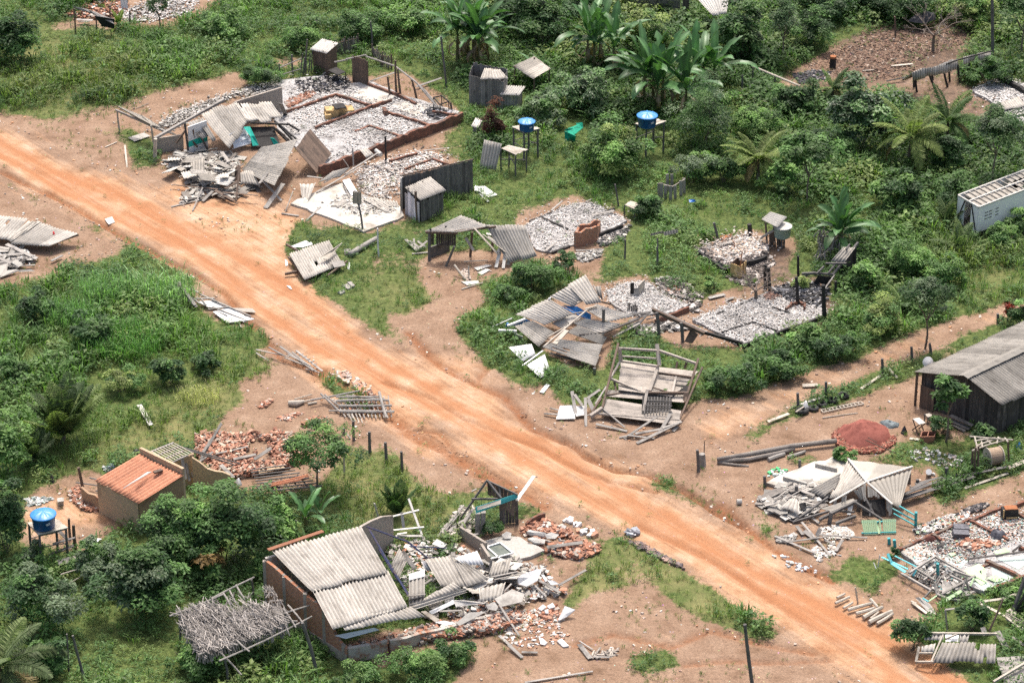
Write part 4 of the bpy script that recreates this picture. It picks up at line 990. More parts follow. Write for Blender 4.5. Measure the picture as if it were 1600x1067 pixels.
M_CLAY=mat_mottled('red_clay',(.21,.072,.056),(.30,.115,.09),(.15,.05,.04),3,12,.95,(.5,.7),.1)
M_RUST=mat_mottled('rust',(.25,.09,.04),(.38,.16,.07),(.10,.05,.03),2,8,.9)
M_CARD=mat_mottled('cardboard',(.48,.32,.14),(.62,.44,.22),(.12,.07,.04),2,6,.9)
M_TARP=mat_mottled('black_tarp',(.012,.012,.016),(.03,.03,.036),None,rough=.5)
M_BLUEP=mat_mottled('blue_plastic',(.02,.12,.45),(.04,.2,.6),None,rough=.4)
ASHP=([(.52,.50,.475),(.44,.42,.395),(.33,.31,.29),(.045,.042,.04),(.26,.18,.135)],[5,5,2.2,1.2,.4])
GREYP=([(.42,.40,.36),(.30,.28,.25),(.18,.165,.15),(.58,.56,.53),(.07,.065,.06)],[4,3,2,2,.8])
BRKP=([(.37,.175,.11),(.45,.25,.17),(.28,.145,.10),(.45,.385,.325),(.56,.53,.49)],[4,4,2,2.4,1])
MIXP=([(.62,.60,.57),(.42,.39,.36),(.45,.22,.14),(.04,.04,.04),(.20,.42,.40),(.50,.60,.40),(.25,.2,.16)],[4,3,2,2,.4,.5,1.4])
_g4=np.random.default_rng(44)
def Zm(ox,oy,s=.25):
 f=lambda x,y,h=0.0:P(ox+x*s,oy+y*s,h)
 f.px=lambda x,y:(ox+x*s,oy+y*s)
 f.poly=lambda*pts:[(ox+x*s,oy+y*s)for x,y in pts]
 return f
def dn(p,z=0.0):return np.array([p[0],p[1],z])
def heap(name,label,poly,n,size,thick,z,pal=GREYP,lift=.35,clump=.0,aspect=(.4,1),parent=None):
 ash=name=='ash_debris'
 if ash:n=int(n*2.4);size=(.03,size[1]*.46);thick=(.006,.016);lift=.09
 mb=MB();xy=pts_in(poly,n,_g4,clump)
 if ash:xy=xy+_g4.normal(0,.12,xy.shape)*np.where(_g4.random((len(xy),1))<.2,5.5,1)
 zz=_g4.uniform(0,z,len(xy))
 flakes(mb,xy,_g4,size,thick,zz,pal[0],pal[1],lift,aspect)
 if ash:mb.C[-1]=mb.C[-1]*np.repeat(np.clip(.45+1.05*fbm(xy[:,0],xy[:,1],1.5,71),.4,1.15),8)[:,None]
 if parent is not None:return part(name,mb,M_CHIP,parent,kind='stuff')
 return single(name,label,None,mb,M_CHIP,kind='stuff')
def mound(mb,poly,zmax,n=26,col=1.0,rough=.12):
 """low rounded pile body over a pixel polygon"""
 W=np.array([P(*q)[:2]for q in poly]);c=W.mean(0);rings=6;V=[np.array([c[0],c[1],zmax])];m=len(W)
 ed=np.concatenate([W[i]+(W[(i+1)%m]-W[i])*t for i in range(m)for t in[np.linspace(0,1,5)[:-1,None]]])
 k=len(ed)
 for r in range(1,rings+1):
  f=r/rings;p=c+(ed-c)*f;z=zmax*(1-f**1.7)*(1+rough*2*(vn(p[:,0],p[:,1],.5,3)-.5))+zmax*rough*(vn(p[:,0],p[:,1],.25,4)-.5)
  V+=list(np.stack([p[:,0],p[:,1],z-(.05 if r==rings else 0)],-1))
 T=[(0,1+i,1+(i+1)%k)for i in range(k)];Q=[(1+r*k+i,1+(r+1)*k+i,1+(r+1)*k+(i+1)%k,1+r*k+(i+1)%k)for r in range(rings-1)for i in range(k)]
 mb.add(V,Q,T,col=col)
def post(px,py,tx,ty,r,label,mat=None,name='fence_post',cat='post',group=None,square=False):
 f=G(px,py);h=up_to(px,py,ty);t=P(tx,ty,f[2]+h);mb=MB()
 if square:bar(mb,f-Z3*.1,t,r*2,r*2)
 else:pole(mb,f-Z3*.1,t,r,r*.85,7,.015)
 return single(name,label,cat,mb,mat or M_GREYDW,group)
def planks(label,group,mat,lst,w=.16,th=.035,name='plank',cat='plank',rnd=False,jit=0.0):
 """lst of (zoom, x0, y0, h0, x1, y1, h1[, width]); label may be a list"""
 for i,e in enumerate(lst):
  z,x0,y0,h0,x1,y1,h1=e[:7];ww=e[7]if len(e)>7 else w;mb=MB()
  a,b_=z(x0,y0,h0),z(x1,y1,h1);a[2]+=th/2;b_[2]+=th/2
  if rnd:pole(mb,a,b_,ww/2,ww*.42,7,.015)
  else:bar(mb,a,b_,ww,th if ww>th else ww,roll=_g4.normal(0,.12),col=_g4.uniform(.75,1.25),taper=_g4.uniform(.88,1))
  single(name,label[i]if isinstance(label,list)else label,cat,mb,mat,group)
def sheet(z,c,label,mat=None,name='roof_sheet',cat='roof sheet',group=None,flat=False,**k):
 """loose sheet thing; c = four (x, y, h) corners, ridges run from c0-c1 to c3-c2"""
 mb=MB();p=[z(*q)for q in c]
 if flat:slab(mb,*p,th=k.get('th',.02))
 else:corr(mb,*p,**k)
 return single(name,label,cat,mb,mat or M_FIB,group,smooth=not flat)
def plankpanel(mb,A,B,C,D,n,gap=.02,th=.03,rag=.05,miss=0.0,tone=.15):
 A,B,C,D=(np.asarray(q,float)for q in(A,B,C,D));g=_g4
 for i in range(n):
  if g.random()<miss:continue
  t0,t1=(i+gap)/n,(i+1-gap)/n;a,b_,c,d=A+(B-A)*t0,A+(B-A)*t1,D+(C-D)*t1,D+(C-D)*t0
  e0,e1=g.normal(0,rag*.3),g.normal(0,rag);u=nrm(d-a);a=a+u*e0;b_=b_+u*e0;c=c+u*e1;d=d+u*e1
  slab(mb,a,b_,c,d,th,max(.45,1+g.normal(0,tone)))
def broken(label,z,pts,th=.06,mat=None,name='broken_slab',cat='slab',group=None):
 mb=MB();poly_slab(mb,[z(*q)for q in pts],th);return single(name,label,cat,mb,mat or M_WHITE,group)
def floor_part(t,z,pts,h,mat,th=.3,name='floor_slab'):
 mb=MB();p0=[z(x,y,h)for x,y in pts];pp=[]
 for i,q in enumerate(p0):
  r_=p0[(i+1)%len(p0)];k=max(1,int(np.linalg.norm(r_-q)/.55));pp+=[q+(r_-q)*j/k+np.array([*_g4.normal(0,.075,2),0])*(j>0)for j in range(k)]
 FLOORS.append(([(q[0],q[1])for q in pp],h));poly_slab(mb,pp,th);return part(name,mb,mat,t)
def lowwalls(t,z,segs,mat,th=.16,name='low_wall'):
 for s in segs:
  (x0,y0),(x1,y1),h=s[:3];z0=s[3]if len(s)>3 else 0.0
  mb=MB();A=dn(z(x0,y0,z0+h));B=dn(z(x1,y1,z0+h));L=np.linalg.norm(B-A);n=max(2,int(L/.35))
  ragwall(mb,A,B,[z0+h*_g4.uniform(.82,1.08)for _ in range(n+1)],th*(s[4]if len(s)>4 else 1),-.05);part(name,mb,mat,t)
def panels(t,name,mat,quads,th=.04):
 for z,c in quads:mb=MB();slab(mb,*[z(*q)for q in c],th=th);part(name,mb,mat,t)
def plank_hut(name,label,cat,A,B,Cc,hf,hb,mat,roofmat,over=.2,roof=None,bw=.18,parts=('wall','roof'),miss=0.0,pitch=.177,sides='frbl',doors=False):
 """A front-left foot, B front-right foot, Cc back-right foot (pixels)"""
 A,B,Cc=G(*A),G(*B),G(*Cc);D=A+(Cc-B);t=thing(name,label,cat,(A+B+Cc+D)/4*[1,1,0])
 for k,(p,q,h0,h1)in{'f':(A,B,hf,hf),'r':(B,Cc,hf,hb),'b':(Cc,D,hb,hb),'l':(D,A,hb,hf)}.items():
  if k not in sides:continue
  mb=MB();boards(mb,p,q,h0,h1,bw,miss=miss,seed=ord(k));part(parts[0],mb,mat,t)
 if roofmat is not None:
  f=nrm(A-D);s=nrm(B-A);o=over;mb=MB()
  corr(mb,D+Z3*(hb+.08)-f*o-s*o,Cc+Z3*(hb+.08)-f*o+s*o,B+Z3*(hf+.06)+f*o+s*o,A+Z3*(hf+.06)+f*o-s*o,ragged=.03,pitch=pitch)
  part(parts[1],mb,roofmat,t,smooth=True)
 return t
def water_tank(px,py,z,dia,h,label,mat=None,lid=None,mark=True,dome=1.0):
 """px, py the centre of the tank's foot, z its height above the ground"""
 f=P(px,py,z);t=thing('water_tank',label,'water tank',f);n=40;r=dia/2
 prof=[(0,0),(.84,0),(.87,.03),(.97,.92),(1.0,.93),(1.02,.97),(1.0,1.0)]
 a=np.linspace(0,2*math.pi,n,endpoint=False)
 def lathe(mb,pr,wob=None):
  V=np.concatenate([np.stack([f[0]+r*q*np.cos(a),f[1]+r*q*np.sin(a),f[2]+zz*h+0*a+(0 if wob is None else wob(q,a))],-1)for q,zz in pr]);m=len(pr)
  mb.add(V,[(i*n+k,i*n+(k+1)%n,(i+1)*n+(k+1)%n,(i+1)*n+k)for i in range(m-1)for k in range(n)])
 mb=MB();lathe(mb,prof);body=part('tank_body',mb,mat or M_TANK,t,smooth=True)
 mb=MB();lathe(mb,[(1.06,.95),(1.07,1.0),(1.0,1.0+.04*dome),(.8,1+.10*dome),(.5,1+.18*dome),(.2,1+.24*dome),(.0,1+.25*dome)],lambda q,a:.05*np.clip(np.cos(a*8)*1.4-.2,0,1)*np.clip(q*2,0,1)*(q<.99))
 part('lid',mb,lid or M_LID,t,smooth=True)
 if mark:
  mb=MB()
  for k,(u,v,L)in enumerate([(.50,.62,.30),(.56,.54,.34),(.62,.66,.16)]):
   aa=-math.pi/2+u;rr=r*.935+.006;c=f+np.array([math.cos(aa)*rr,math.sin(aa)*rr,v*h]);s=np.array([-math.sin(aa),math.cos(aa),.12])
   bar(mb,c-s*L*.5*r,c+s*L*.5*r,.02,.055*h)
  part('white_mark',mb,M_WHITE,body)
 return t
def tank_stand(label,corners,h,feet=None,rails=True,mat=None,slabmat=None):
 """platform corners in pixels at height h, legs straight down"""
 c=[P(x,y,h)for x,y in corners];ctr=sum(c)/4;t=thing('tank_stand',label,'tank stand',dn(ctr))
 mb=MB();plankpanel(mb,*c,6,.02,.05,.04);part('platform',mb,slabmat or M_PALEW,t)
 for p in c:
  q=ctr+(p-ctr)*.9;mb=MB();pole(mb,dn(q)-Z3*.1,q-Z3*.05,.075,.065,7,.02);part('leg',mb,mat or M_GREYDW,t)
 if rails:
  for i in range(4):
   a,b_=ctr+(c[i]-ctr)*.9,ctr+(c[(i+1)%4]-ctr)*.9;k=.45+.12*(i%2);mb=MB();pole(mb,a*[1,1,k],b_*[1,1,k*.9],.03,.03,5);part('brace',mb,mat or M_GREYDW,t)
   mb=MB();bar(mb,a-Z3*.09,b_-Z3*.09,.06,.09);part('beam',mb,mat or M_GREYDW,t)
 return t
M_CREAM=mat_mottled('cream_sheet',(.31,.285,.245),(.40,.37,.32),(.24,.21,.165),1.2,8,.85,(.55,.8),.25,(.5,3,1))
M_BARN=mat_mottled('barn_sheet',(.20,.187,.165),(.275,.258,.23),(.11,.10,.088),1.3,5,.9,(.5,.75),.2,(.5,3,1))
M_TRUCK=mat_mottled('truck_white',(.70,.70,.68),(.80,.80,.78),(.45,.42,.37),1.2,6,.6,(.6,.8),.3)
M_OUTH=mat_wood('grey_outhouse_wood',(.13,.12,.115),(.25,.235,.22),(.08,.075,.07))
M_LOG=mat_wood('bleached_log',(.14,.12,.105),(.27,.24,.21),(.09,.08,.07))
M_REDW=mat_wood('reddish_wood',(.22,.09,.055),(.36,.17,.11),(.14,.06,.04))
M_AQFL=mat_mottled('aqua_floor_tile',(.36,.46,.42),(.48,.57,.52),(.42,.40,.37),1.3,7,.7,(.5,.75))
M_CABIN=mat_mottled('scorched_metal',(.05,.05,.06),(.16,.16,.18),(.03,.025,.025),2,7,.6)
M_RUSTD=mat_mottled('rust_dark',(.07,.025,.02),(.13,.05,.04),(.03,.02,.02),3,9,.9)
M_BRICKPL2=mat_brick('rendered_brick',(.36,.155,.085),(.46,.22,.13),(.30,.26,.22),(.36,.24,.15),(.36,.5))
a=Zm(230,120,250/1270);b_=Zm(440,190,.2);tA=Zm(0,0);tB=Zm(400,0);tC=Zm(800,0);tD=Zm(1200,0)
t=thing('burnt_house','largest burnt house, a white ash floor divided by low scorched brick walls','burnt house',dn(tB(650,780)))
floor_part(t,tB,[(60,560),(150,500),(430,470),(600,520),(720,505),(900,590),(1285,700),(1090,785),(800,905),(420,1040),(300,960),(130,800)],.16,M_ASHF)
lowwalls(t,tB,[((395,1040),(1290,700),.75,0,1.5),((190,690),(500,583),.38),((500,583),(725,655),.38),((725,655),(370,790),.38),((725,655),(845,615),.45),((700,515),(890,585),.42),((810,690),(1090,775),.38),((620,815),(710,780),.3),((710,780),(900,845),.3),((1100,690),(1280,715),.4),((890,585),(1000,640),.4),((800,670),(815,695),.55,0,1.6)],M_BRICKLOW)
panels(t,'bare_floor_patch',M_SCREED,[(tB,((590,600,.2),(700,535,.2),(890,600,.2),(760,650,.2))),(tB,((840,660,.2),(960,625,.2),(1110,690,.2),(1000,725,.2)))],.015)
heap('ash_debris','white ash, broken roof sheet chips and charcoal over the largest burnt floor',tB.poly((150,600),(430,480),(600,530),(720,640),(850,620),(1230,700),(1080,770),(800,890),(450,1020),(300,950),(150,760)),5200,(.07,.32),(.01,.035),.28,ASHP,.3,.25)
heap('charcoal_debris','black charcoal and burnt sticks at the rear of the largest burnt floor',tB.poly((240,520),(560,480),(600,560),(480,590),(300,600)),420,(.1,.45),(.02,.06),.2,([(.02,.02,.022),(.05,.05,.06),(.12,.11,.1),(.4,.38,.36)],[5,3,2,1]),.4,0,(.12,.5))
heap('brick_debris','toppled red bricks along the rear room wall of the largest burnt house',tB.poly((180,650),(350,585),(380,610),(200,690)),260,(.14,.26),(.08,.12),.3,BRKP,.5)
heap('ash_debris','pale broken roof chips strewn behind the fallen ridge beam',tA.poly((980,790),(1120,700),(1400,600),(1600,545),(1740,510),(1730,545),(1500,590),(1250,700),(1060,800)),900,(.1,.4),(.015,.04),.22,GREYP,.35,.2)
heap('ash_debris','white ash and chips on the yard floor behind the dark plank wall',b_.poly((640,370),(830,300),(1060,240),(1230,260),(1280,330),(940,420),(930,560),(860,620),(640,560),(600,440)),2300,(.07,.36),(.01,.035),.12,([(.60,.57,.54),(.47,.42,.37),(.3,.27,.24),(.05,.05,.05),(.45,.3,.22)],[5,4,2,1.2,1]),.28,.1)
lowtwo=thing('yard_floor','second low walled burnt room in front of the long plinth wall','burnt house',dn(b_(1000,320)))
lowwalls(lowtwo,b_,[((840,300),(1060,240),.25),((960,365),(1180,285),.2),((1180,285),(1300,325),.2)],M_BRICKLOW,.14)
t=thing('concrete_slab','cream white concrete apron in front of the dark plank wall','slab',dn(b_(520,680)))
floor_part(t,b_,[(70,640),(240,560),(470,480),(560,560),(900,640),(955,735),(640,860),(400,760),(200,680)],.14,M_SCREED,.2)
heap('ash_debris','thin chips and dust lying on the cream concrete apron',b_.poly((360,640),(560,560),(900,640),(820,740),(560,740)),240,(.1,.5),(.01,.025),.03,GREYP,.06,.2)
for k,c in enumerate([((630,610,.2),(720,590,.22),(900,690,.2),(820,710,.2)),((700,590,.24),(900,620,.24),(915,665,.2),(760,650,.2)),((380,660,.2),(470,615,.2),(560,600,.2),(470,660,.2))]):
 sheet(b_,c,['grey roof sheets lying flat on the concrete apron beside the lavender plank hut','upper roof sheet lying against the edge of the concrete apron','thin grey sheet lying in the middle of the concrete apron'][k],M_FIB,pitch=.2)
sheet(b_,((475,460,.5),(530,445,.5),(600,560,.2),(545,580,.2)),'white louvred shutter lying at the edge of the concrete apron',M_WHITE,'shutter','shutter',flat=True)
t=thing('box_on_post','weathered post carrying a small slatted box on the concrete apron','post',G(566,361))
mb=MB();pole(mb,G(567,361)-Z3*.1,P(560,318,1.75),.07,.06,7);part('post',mb,M_GREYDW,t)
mb=MB();c0=P(558,308,2.15);boards(mb,c0+[-.28,-.12,-.4],c0+[.28,-.12,-.4],.8,bw=.09,rag=.02);boards(mb,c0+[-.28,.12,-.4],c0+[.28,.12,-.4],.8,bw=.09,rag=.02);box(mb,c0+[0,0,-.42],.56,.24,.04);part('slatted_box',mb,M_PALEW,t)
post(592,401,590,357,.06,'white painted post standing alone beside the log',M_WHITE)
t=thing('collapsed_house','collapsed shop front with draped corrugated roof sheets and white and teal walls','collapsed house',dn(a(650,500)))
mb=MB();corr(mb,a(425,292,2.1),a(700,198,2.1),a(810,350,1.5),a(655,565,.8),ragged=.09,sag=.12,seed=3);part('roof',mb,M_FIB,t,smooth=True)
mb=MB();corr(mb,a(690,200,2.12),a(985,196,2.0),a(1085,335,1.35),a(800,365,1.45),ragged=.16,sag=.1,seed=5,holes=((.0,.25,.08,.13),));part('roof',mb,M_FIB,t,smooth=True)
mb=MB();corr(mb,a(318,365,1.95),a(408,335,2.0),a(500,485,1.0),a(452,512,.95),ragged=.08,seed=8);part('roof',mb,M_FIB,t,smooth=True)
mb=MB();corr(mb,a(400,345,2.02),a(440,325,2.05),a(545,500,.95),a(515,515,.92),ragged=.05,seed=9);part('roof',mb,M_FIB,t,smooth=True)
mb=MB();wall(mb,dn(a(700,400)),dn(a(1075,292)),1.9,.14,2.0);part('gable_wall',mb,M_PLAST,t)
mb=MB();wall(mb,dn(a(75,605)),dn(a(290,575)),1.1,.14);part('side_wall',mb,M_PLAST,t)
mb=MB();wall(mb,dn(a(335,612)),dn(a(480,560)),1.05,.10,z0=.95);part('front_wall',mb,M_WHITE,t)
mb=MB();wall(mb,dn(a(335,612)),dn(a(480,560)),.45,.10,z0=.5);part('front_wall',mb,M_CLOTH,t,'teal painted band of the front wall')
mb=MB();wall(mb,dn(a(335,612)),dn(a(480,560)),.5,.10);part('front_wall',mb,M_WHITE,t)
mb=MB();bar(mb,a(60,490,1.5),a(610,182,2.15),.2,.16);part('ridge_beam',mb,M_GREYW,t)
for x0,y0,h0,x1,y1,h1,m_ in[(298,370,2.2,328,612,0,M_DARKW),(365,420,1.7,375,590,0,M_BROWNW),(230,530,.7,300,430,1.5,M_BROWNW),(410,440,1.4,480,580,.2,M_DARKW),(300,440,1.5,400,560,.4,M_BROWNW),(820,365,1.5,1120,380,1.2,M_CHAR),(1010,350,1.4,1190,500,.3,M_GREYDW),(1040,380,1.2,1170,520,.2,M_CHAR),(1110,370,.9,1210,430,.4,M_CHAR),(1000,400,1.0,1120,520,.2,M_CHAR)]:
 mb=MB();bar(mb,a(x0,y0,h0),a(x1,y1,h1),.11,.11);part('timber',mb,m_,t)
mb=MB();slab(mb,a(820,400,.9),a(1000,395,.9),a(1060,540,.25),a(830,560,.25),.05);part('shade_panel',mb,M_CHAR,t)  # black sheet added to stand in for the deep shade under the draped roof
heap('ash_debris','pale chips lying on top of the grey gable wall and behind it',a.poly((760,120),(1050,30),(1070,90),(780,190)),260,(.12,.4),(.015,.04),.25,GREYP,.35)
t=thing('metal_shelf','pale blue steel shelf unit toppled under the draped roof sheets','shelf',dn(a(750,560)))
panels(t,'back_panel',M_ZINC,[(a,((662,455,1.1),(768,398,1.15),(838,522,.35),(690,565,.25)))],.02)
for k in range(4):
 f=k/3;mb=MB();A,B=a(662+28*f,455+110*f,1.12-.85*f),a(768+70*f,398+124*f,1.17-.8*f);n=np.array([-.1,-.26,.06]);slab(mb,A,B,B+n,A+n,.03);part('shelf',mb,M_ZINC,t)
mb=MB();A=[a(760,398,1.3),a(815,396,1.25),a(850,470,.9),a(885,545,.35),a(838,550,.35),a(815,470,.95)];poly_slab(mb,A,.03);single('teal_cloth','teal cloth hanging over the toppled steel shelf','cloth',mb,M_CLOTH)
mb=MB();poly_slab(mb,[a(978,485,.5),a(1010,490,.7),a(1042,530,.35),a(1010,535,.3)],.05);single('teal_cloth','small teal scrap of cloth among the charred timbers','cloth',mb,M_CLOTH)
sheet(a,((1192,500,2.0),(1012,868,1.35),(745,735,.35),(905,560,.55)),'broad corrugated sheet leaning as the left half of a tent',M_FIB,ragged=.05,sag=.06,seed=14)
mb=MB();plankpanel(mb,b_(222,55,2.0),b_(110,215,1.75),b_(272,402,.25),b_(392,252,.45),8,.015,.035);single('plank_screen','dark plank panel leaning as the right half of a tent','panel',mb,M_BROWNW)
sheet(a,((740,760,.75),(830,745,.8),(905,880,.35),(745,860,.25)),'crumpled sheet slumped at the foot of the leaning corrugated tent',M_FIB,kink=-.12,ragged=.12,seed=2)
heap('roof_debris','heap of shattered grey roof sheet in front of the collapsed shop',a.poly((110,690),(260,620),(500,590),(720,620),(740,700),(700,800),(880,900),(760,960),(520,960),(260,1010),(340,860),(300,780)),300,(.35,1.2),(.012,.02),.25,([(.38,.36,.32),(.27,.25,.22),(.17,.15,.13),(.46,.44,.4),(.09,.08,.075)],[4,3,2,1.2,1.2]),.15,.05,(.1,.5))
heap('white_debris','pale rubble and white plaster dust under the shattered shop roof',a.poly((100,700),(300,640),(560,600),(700,700),(560,900),(260,1010),(420,880),(300,770)),700,(.08,.3),(.02,.05),.1,([(.62,.60,.56),(.5,.47,.43),(.4,.3,.24)],[4,3,1]),.25)
planks('grey board in the shattered heap before the collapsed shop','boards in the shop debris heap',M_GREYW,[(a,265,705,.3,370,630,.5,.28),(a,420,610,.6,445,720,.3,.2),(a,360,865,.2,660,800,.4,.18),(a,250,800,.1,400,735,.3,.12),(a,540,690,.6,640,740,.3,.3),(a,560,720,.6,690,650,.5,.12),(a,190,1035,.05,390,985,.1,.14),(a,255,1005,.05,430,940,.2,.2),(a,300,850,.15,350,800,.2,.2),(a,600,760,.5,740,680,.6,.1),(a,440,990,.1,520,910,.3,.2),(a,130,680,.1,245,645,.2,.14),(a,205,620,.3,420,690,.4,.12),(a,590,600,.5,650,680,.4,.25),(a,400,680,.4,540,690,.5,.14)])
planks('dark timber lying across the shattered heap before the collapsed shop','timbers in the shop debris heap',M_BROWNW,[(a,200,860,.3,560,895,.35,.12),(a,540,905,.4,690,985,.3,.26),(a,600,920,.5,880,945,.5,.14),(a,560,950,.3,720,1010,.1,.1),(a,735,715,1.5,705,990,.0,.13),(a,620,890,.5,720,830,.6,.3)])
planks(['wide pale board propped against the tent of sheets','pale board crossing the wide board below the leaning tent','short pale board resting on the lower edge of the corrugated tent','pale pole leaning out of the debris heap towards the road','pale blue board leaning at the right end of the grey gable wall'],None,M_GREYW,[(a,938,1045,.05,1080,850,.9,.34),(a,920,830,.9,1065,985,.1,.2),(a,890,850,.8,960,760,1.2,.18),(a,440,880,.5,360,1067,.05,.1),(a,1060,215,1.3,1100,310,.1,.34)])
mb=MB();mound(mb,a.poly((690,760),(740,720),(750,830),(690,840)),.8,rough=.3);single('sacking','brown lump of sacking hung on a leaning post in the debris','sack',mb,M_BROWNW)
sheet(b_,((140,480,.7),(270,470,.75),(210,620,.15),(160,600,.15)),'ragged grey sheet hanging over the near corner of the plinth wall',M_FIB,ragged=.15,kink=.1,seed=4)
sheet(b_,((290,480,.6),(400,385,.75),(540,370,.7),(470,420,.55)),'twisted grey sheet lying right of the dark plank panel',M_FIB,ragged=.1,twist=.4,seed=6)
sheet(b_,((610,220,.95),(660,205,1.0),(720,260,.75),(660,285,.7)),'small grey sheet scrap resting on the long plinth wall',M_FIB,seed=7)
planks(['long grey beam fallen from the plinth wall to the concrete apron','pale beam lying beside the long grey fallen beam','short white board leaning on the plinth wall','grey stake standing by the plinth wall','thin dark beam lying on the burnt yard floor','dark rail lying on the lawn behind the yard floor','grey board lying below the dark plank panel'],None,M_GREYW,[(b_,500,410,.6,755,245,1.2,.14),(b_,270,555,.2,640,345,.6,.12),(b_,485,300,.9,525,360,.3,.16),(b_,555,210,1.2,562,350,.1,.1),(b_,790,350,.2,885,410,.1,.1),(b_,1105,230,.1,1290,210,.1,.1),(b_,200,430,.6,320,445,.5,.16)])
planks('split grey lath lying beside the twisted sheet','laths beside the twisted sheet',M_GREYW,[(b_,330,480,.5,520,370,.7,.1),(b_,350,470,.5,460,400,.6,.12),(b_,610,350,.4,800,345,.4,.06),(b_,480,480,.3,530,600,.2,.1),(b_,570,420,.4,610,400,.4,.2)])
post(603,252,602,213,.08,'charred upright post in front of the long plinth wall',M_CHAR,'burnt_post')
mb=MB();tube(mb,[b_(735,225,1.05),b_(775,260,.95)],[.13,.16],10);single('cream_bucket','cream coloured bucket lying on the plinth wall','bucket',mb,M_PALE)
planks(['bare brown timber lying on the orange bank beside the concrete apron','pale plank lying in the weeds at the edge of the concrete apron','thin brown stick leaning on the corner of the apron'],None,M_GREYW,[(b_,0,720,.05,135,738,.05,.14),(b_,190,780,.05,305,668,.15,.13),(b_,30,705,.05,90,545,.6,.06)])
t=thing('burnt_furniture','scorched cardboard coloured furniture heap in the middle burnt room','furniture',dn(tB(510,700)))
for k,(x,y,z,sx,sy,sz,r,tl)in enumerate([(470,700,.55,.9,.6,.55,.3,(.1,.15)),(530,690,.5,.8,.5,.5,.5,(.2,-.3)),(570,680,.55,.9,.5,.12,.5,(.3,.35)),(450,725,.4,.4,.5,.4,.2,(.1,.0))]):
 mb=MB();box(mb,tB(x,y,z),sx,sy,sz,r,tl);part('carton',mb,M_CARD,t)
mb=MB();box(mb,tB(520,665,.95),.9,.5,.08,.6,(.2,.3));part('scorched_lid',mb,M_CHAR,t)
t=thing('burnt_table','black charred table at the rear of the largest burnt house','table',dn(tB(500,470)))
A=[tB(450,440,.8),tB(500,420,.8),tB(560,450,.8),tB(510,470,.8)];mb=MB();slab(mb,*A,th=.05);part('tabletop',mb,M_CHAR,t)
for p in A:mb=MB();bar(mb,dn(p),p-Z3*.05,.07);part('leg',mb,M_CHAR,t)
t=thing('burnt_bed_frame','charred black bed frame at the far right corner of the burnt floor','bed frame',dn(tB(1160,650)))
A=[tB(1110,610,.85),tB(1160,600,.85),tB(1205,635,.85),tB(1150,655,.85)]
for i in range(4):mb=MB();bar(mb,A[i],A[(i+1)%4],.07);part('rail',mb,M_CHAR,t);mb=MB();bar(mb,dn(A[i]),A[i],.07);part('leg',mb,M_CHAR,t)
heap('charcoal_debris','black burnt mattress frame and charcoal at the right end of the floor',tB.poly((1030,720),(1130,690),(1220,720),(1130,760)),160,(.1,.6),(.02,.07),.15,([(.02,.02,.022),(.06,.06,.07),(.3,.3,.32)],[5,2,1]),.2,0,(.15,.6))
t=thing('pole_railing','bent grey pole railing standing around the rear of the burnt house','railing',dn(tB(880,520)))
for L in([(560,372,1.9),(690,345,2.0)],[(690,355,2.0),(870,415,1.9),(1000,515,1.6),(1135,675,.5)],[(970,490,1.5),(1060,570,1.0),(1150,680,.4)],[(490,390,1.6),(570,375,1.8)]):
 mb=MB();tube(mb,[tB(*q)for q in L],.06,7);part('rail',mb,M_GREYW,t)
for x0,y0,x1,y1 in((880,600,872,380),(905,605,885,430),(1005,620,970,490),(840,605,822,480),(1225,700,1215,640)):
 mb=MB();f=G(400+x0/4,y0/4);pole(mb,f,P(400+x1/4,y1/4,up_to(400+x0/4,y0/4,y1/4)),.085,.07,7);part('upright',mb,M_BROWNW,t)
t=thing('door_panel','tall brown plank door panel standing alone at the rear of the ruin','door',G(560,134));mb=MB();boards(mb,G(551,128),G(576,137),2.05,2.05,.24,.04,.008,.03);part('boards',mb,M_BROWNW,t);mb=MB();bar(mb,G(551,127,1.2)-[0,.06,0],G(576,136,1.2)-[0,.06,0],.05,.1);part('crossbar',mb,M_DARKW,t)
plank_hut('outhouse','small brown plank outhouse with a pale flat roof at the rear fence','outhouse',(490,113),(511,119),(527,108),1.75,1.9,M_BROWNW,M_PALE,.15)
t=thing('stake_fence','rail fence with leaning stakes left of the small brown outhouse','fence',G(455,120))
for x0,y0,x1,y1,r in((437,126,436,100,.07),(458,118,456,86,.08),(470,116,473,84,.05),(475,116,480,62,.06),(478,117,478,80,.05),(482,115,485,84,.05),(473,118,476,90,.05),(486,113,488,80,.05)):
 mb=MB();f=G(x0,y0);pole(mb,f,P(x1,y1,up_to(x0,y0,y1)),r,r*.8,6);part('stake',mb,M_GREYDW,t)
for L in((437,106,1.0,470,92,1.2),(437,118,.4,470,108,.5)):mb=MB();tube(mb,[P(*L[:3]),P(*L[3:])],.04,6);part('rail',mb,M_GREYW,t)
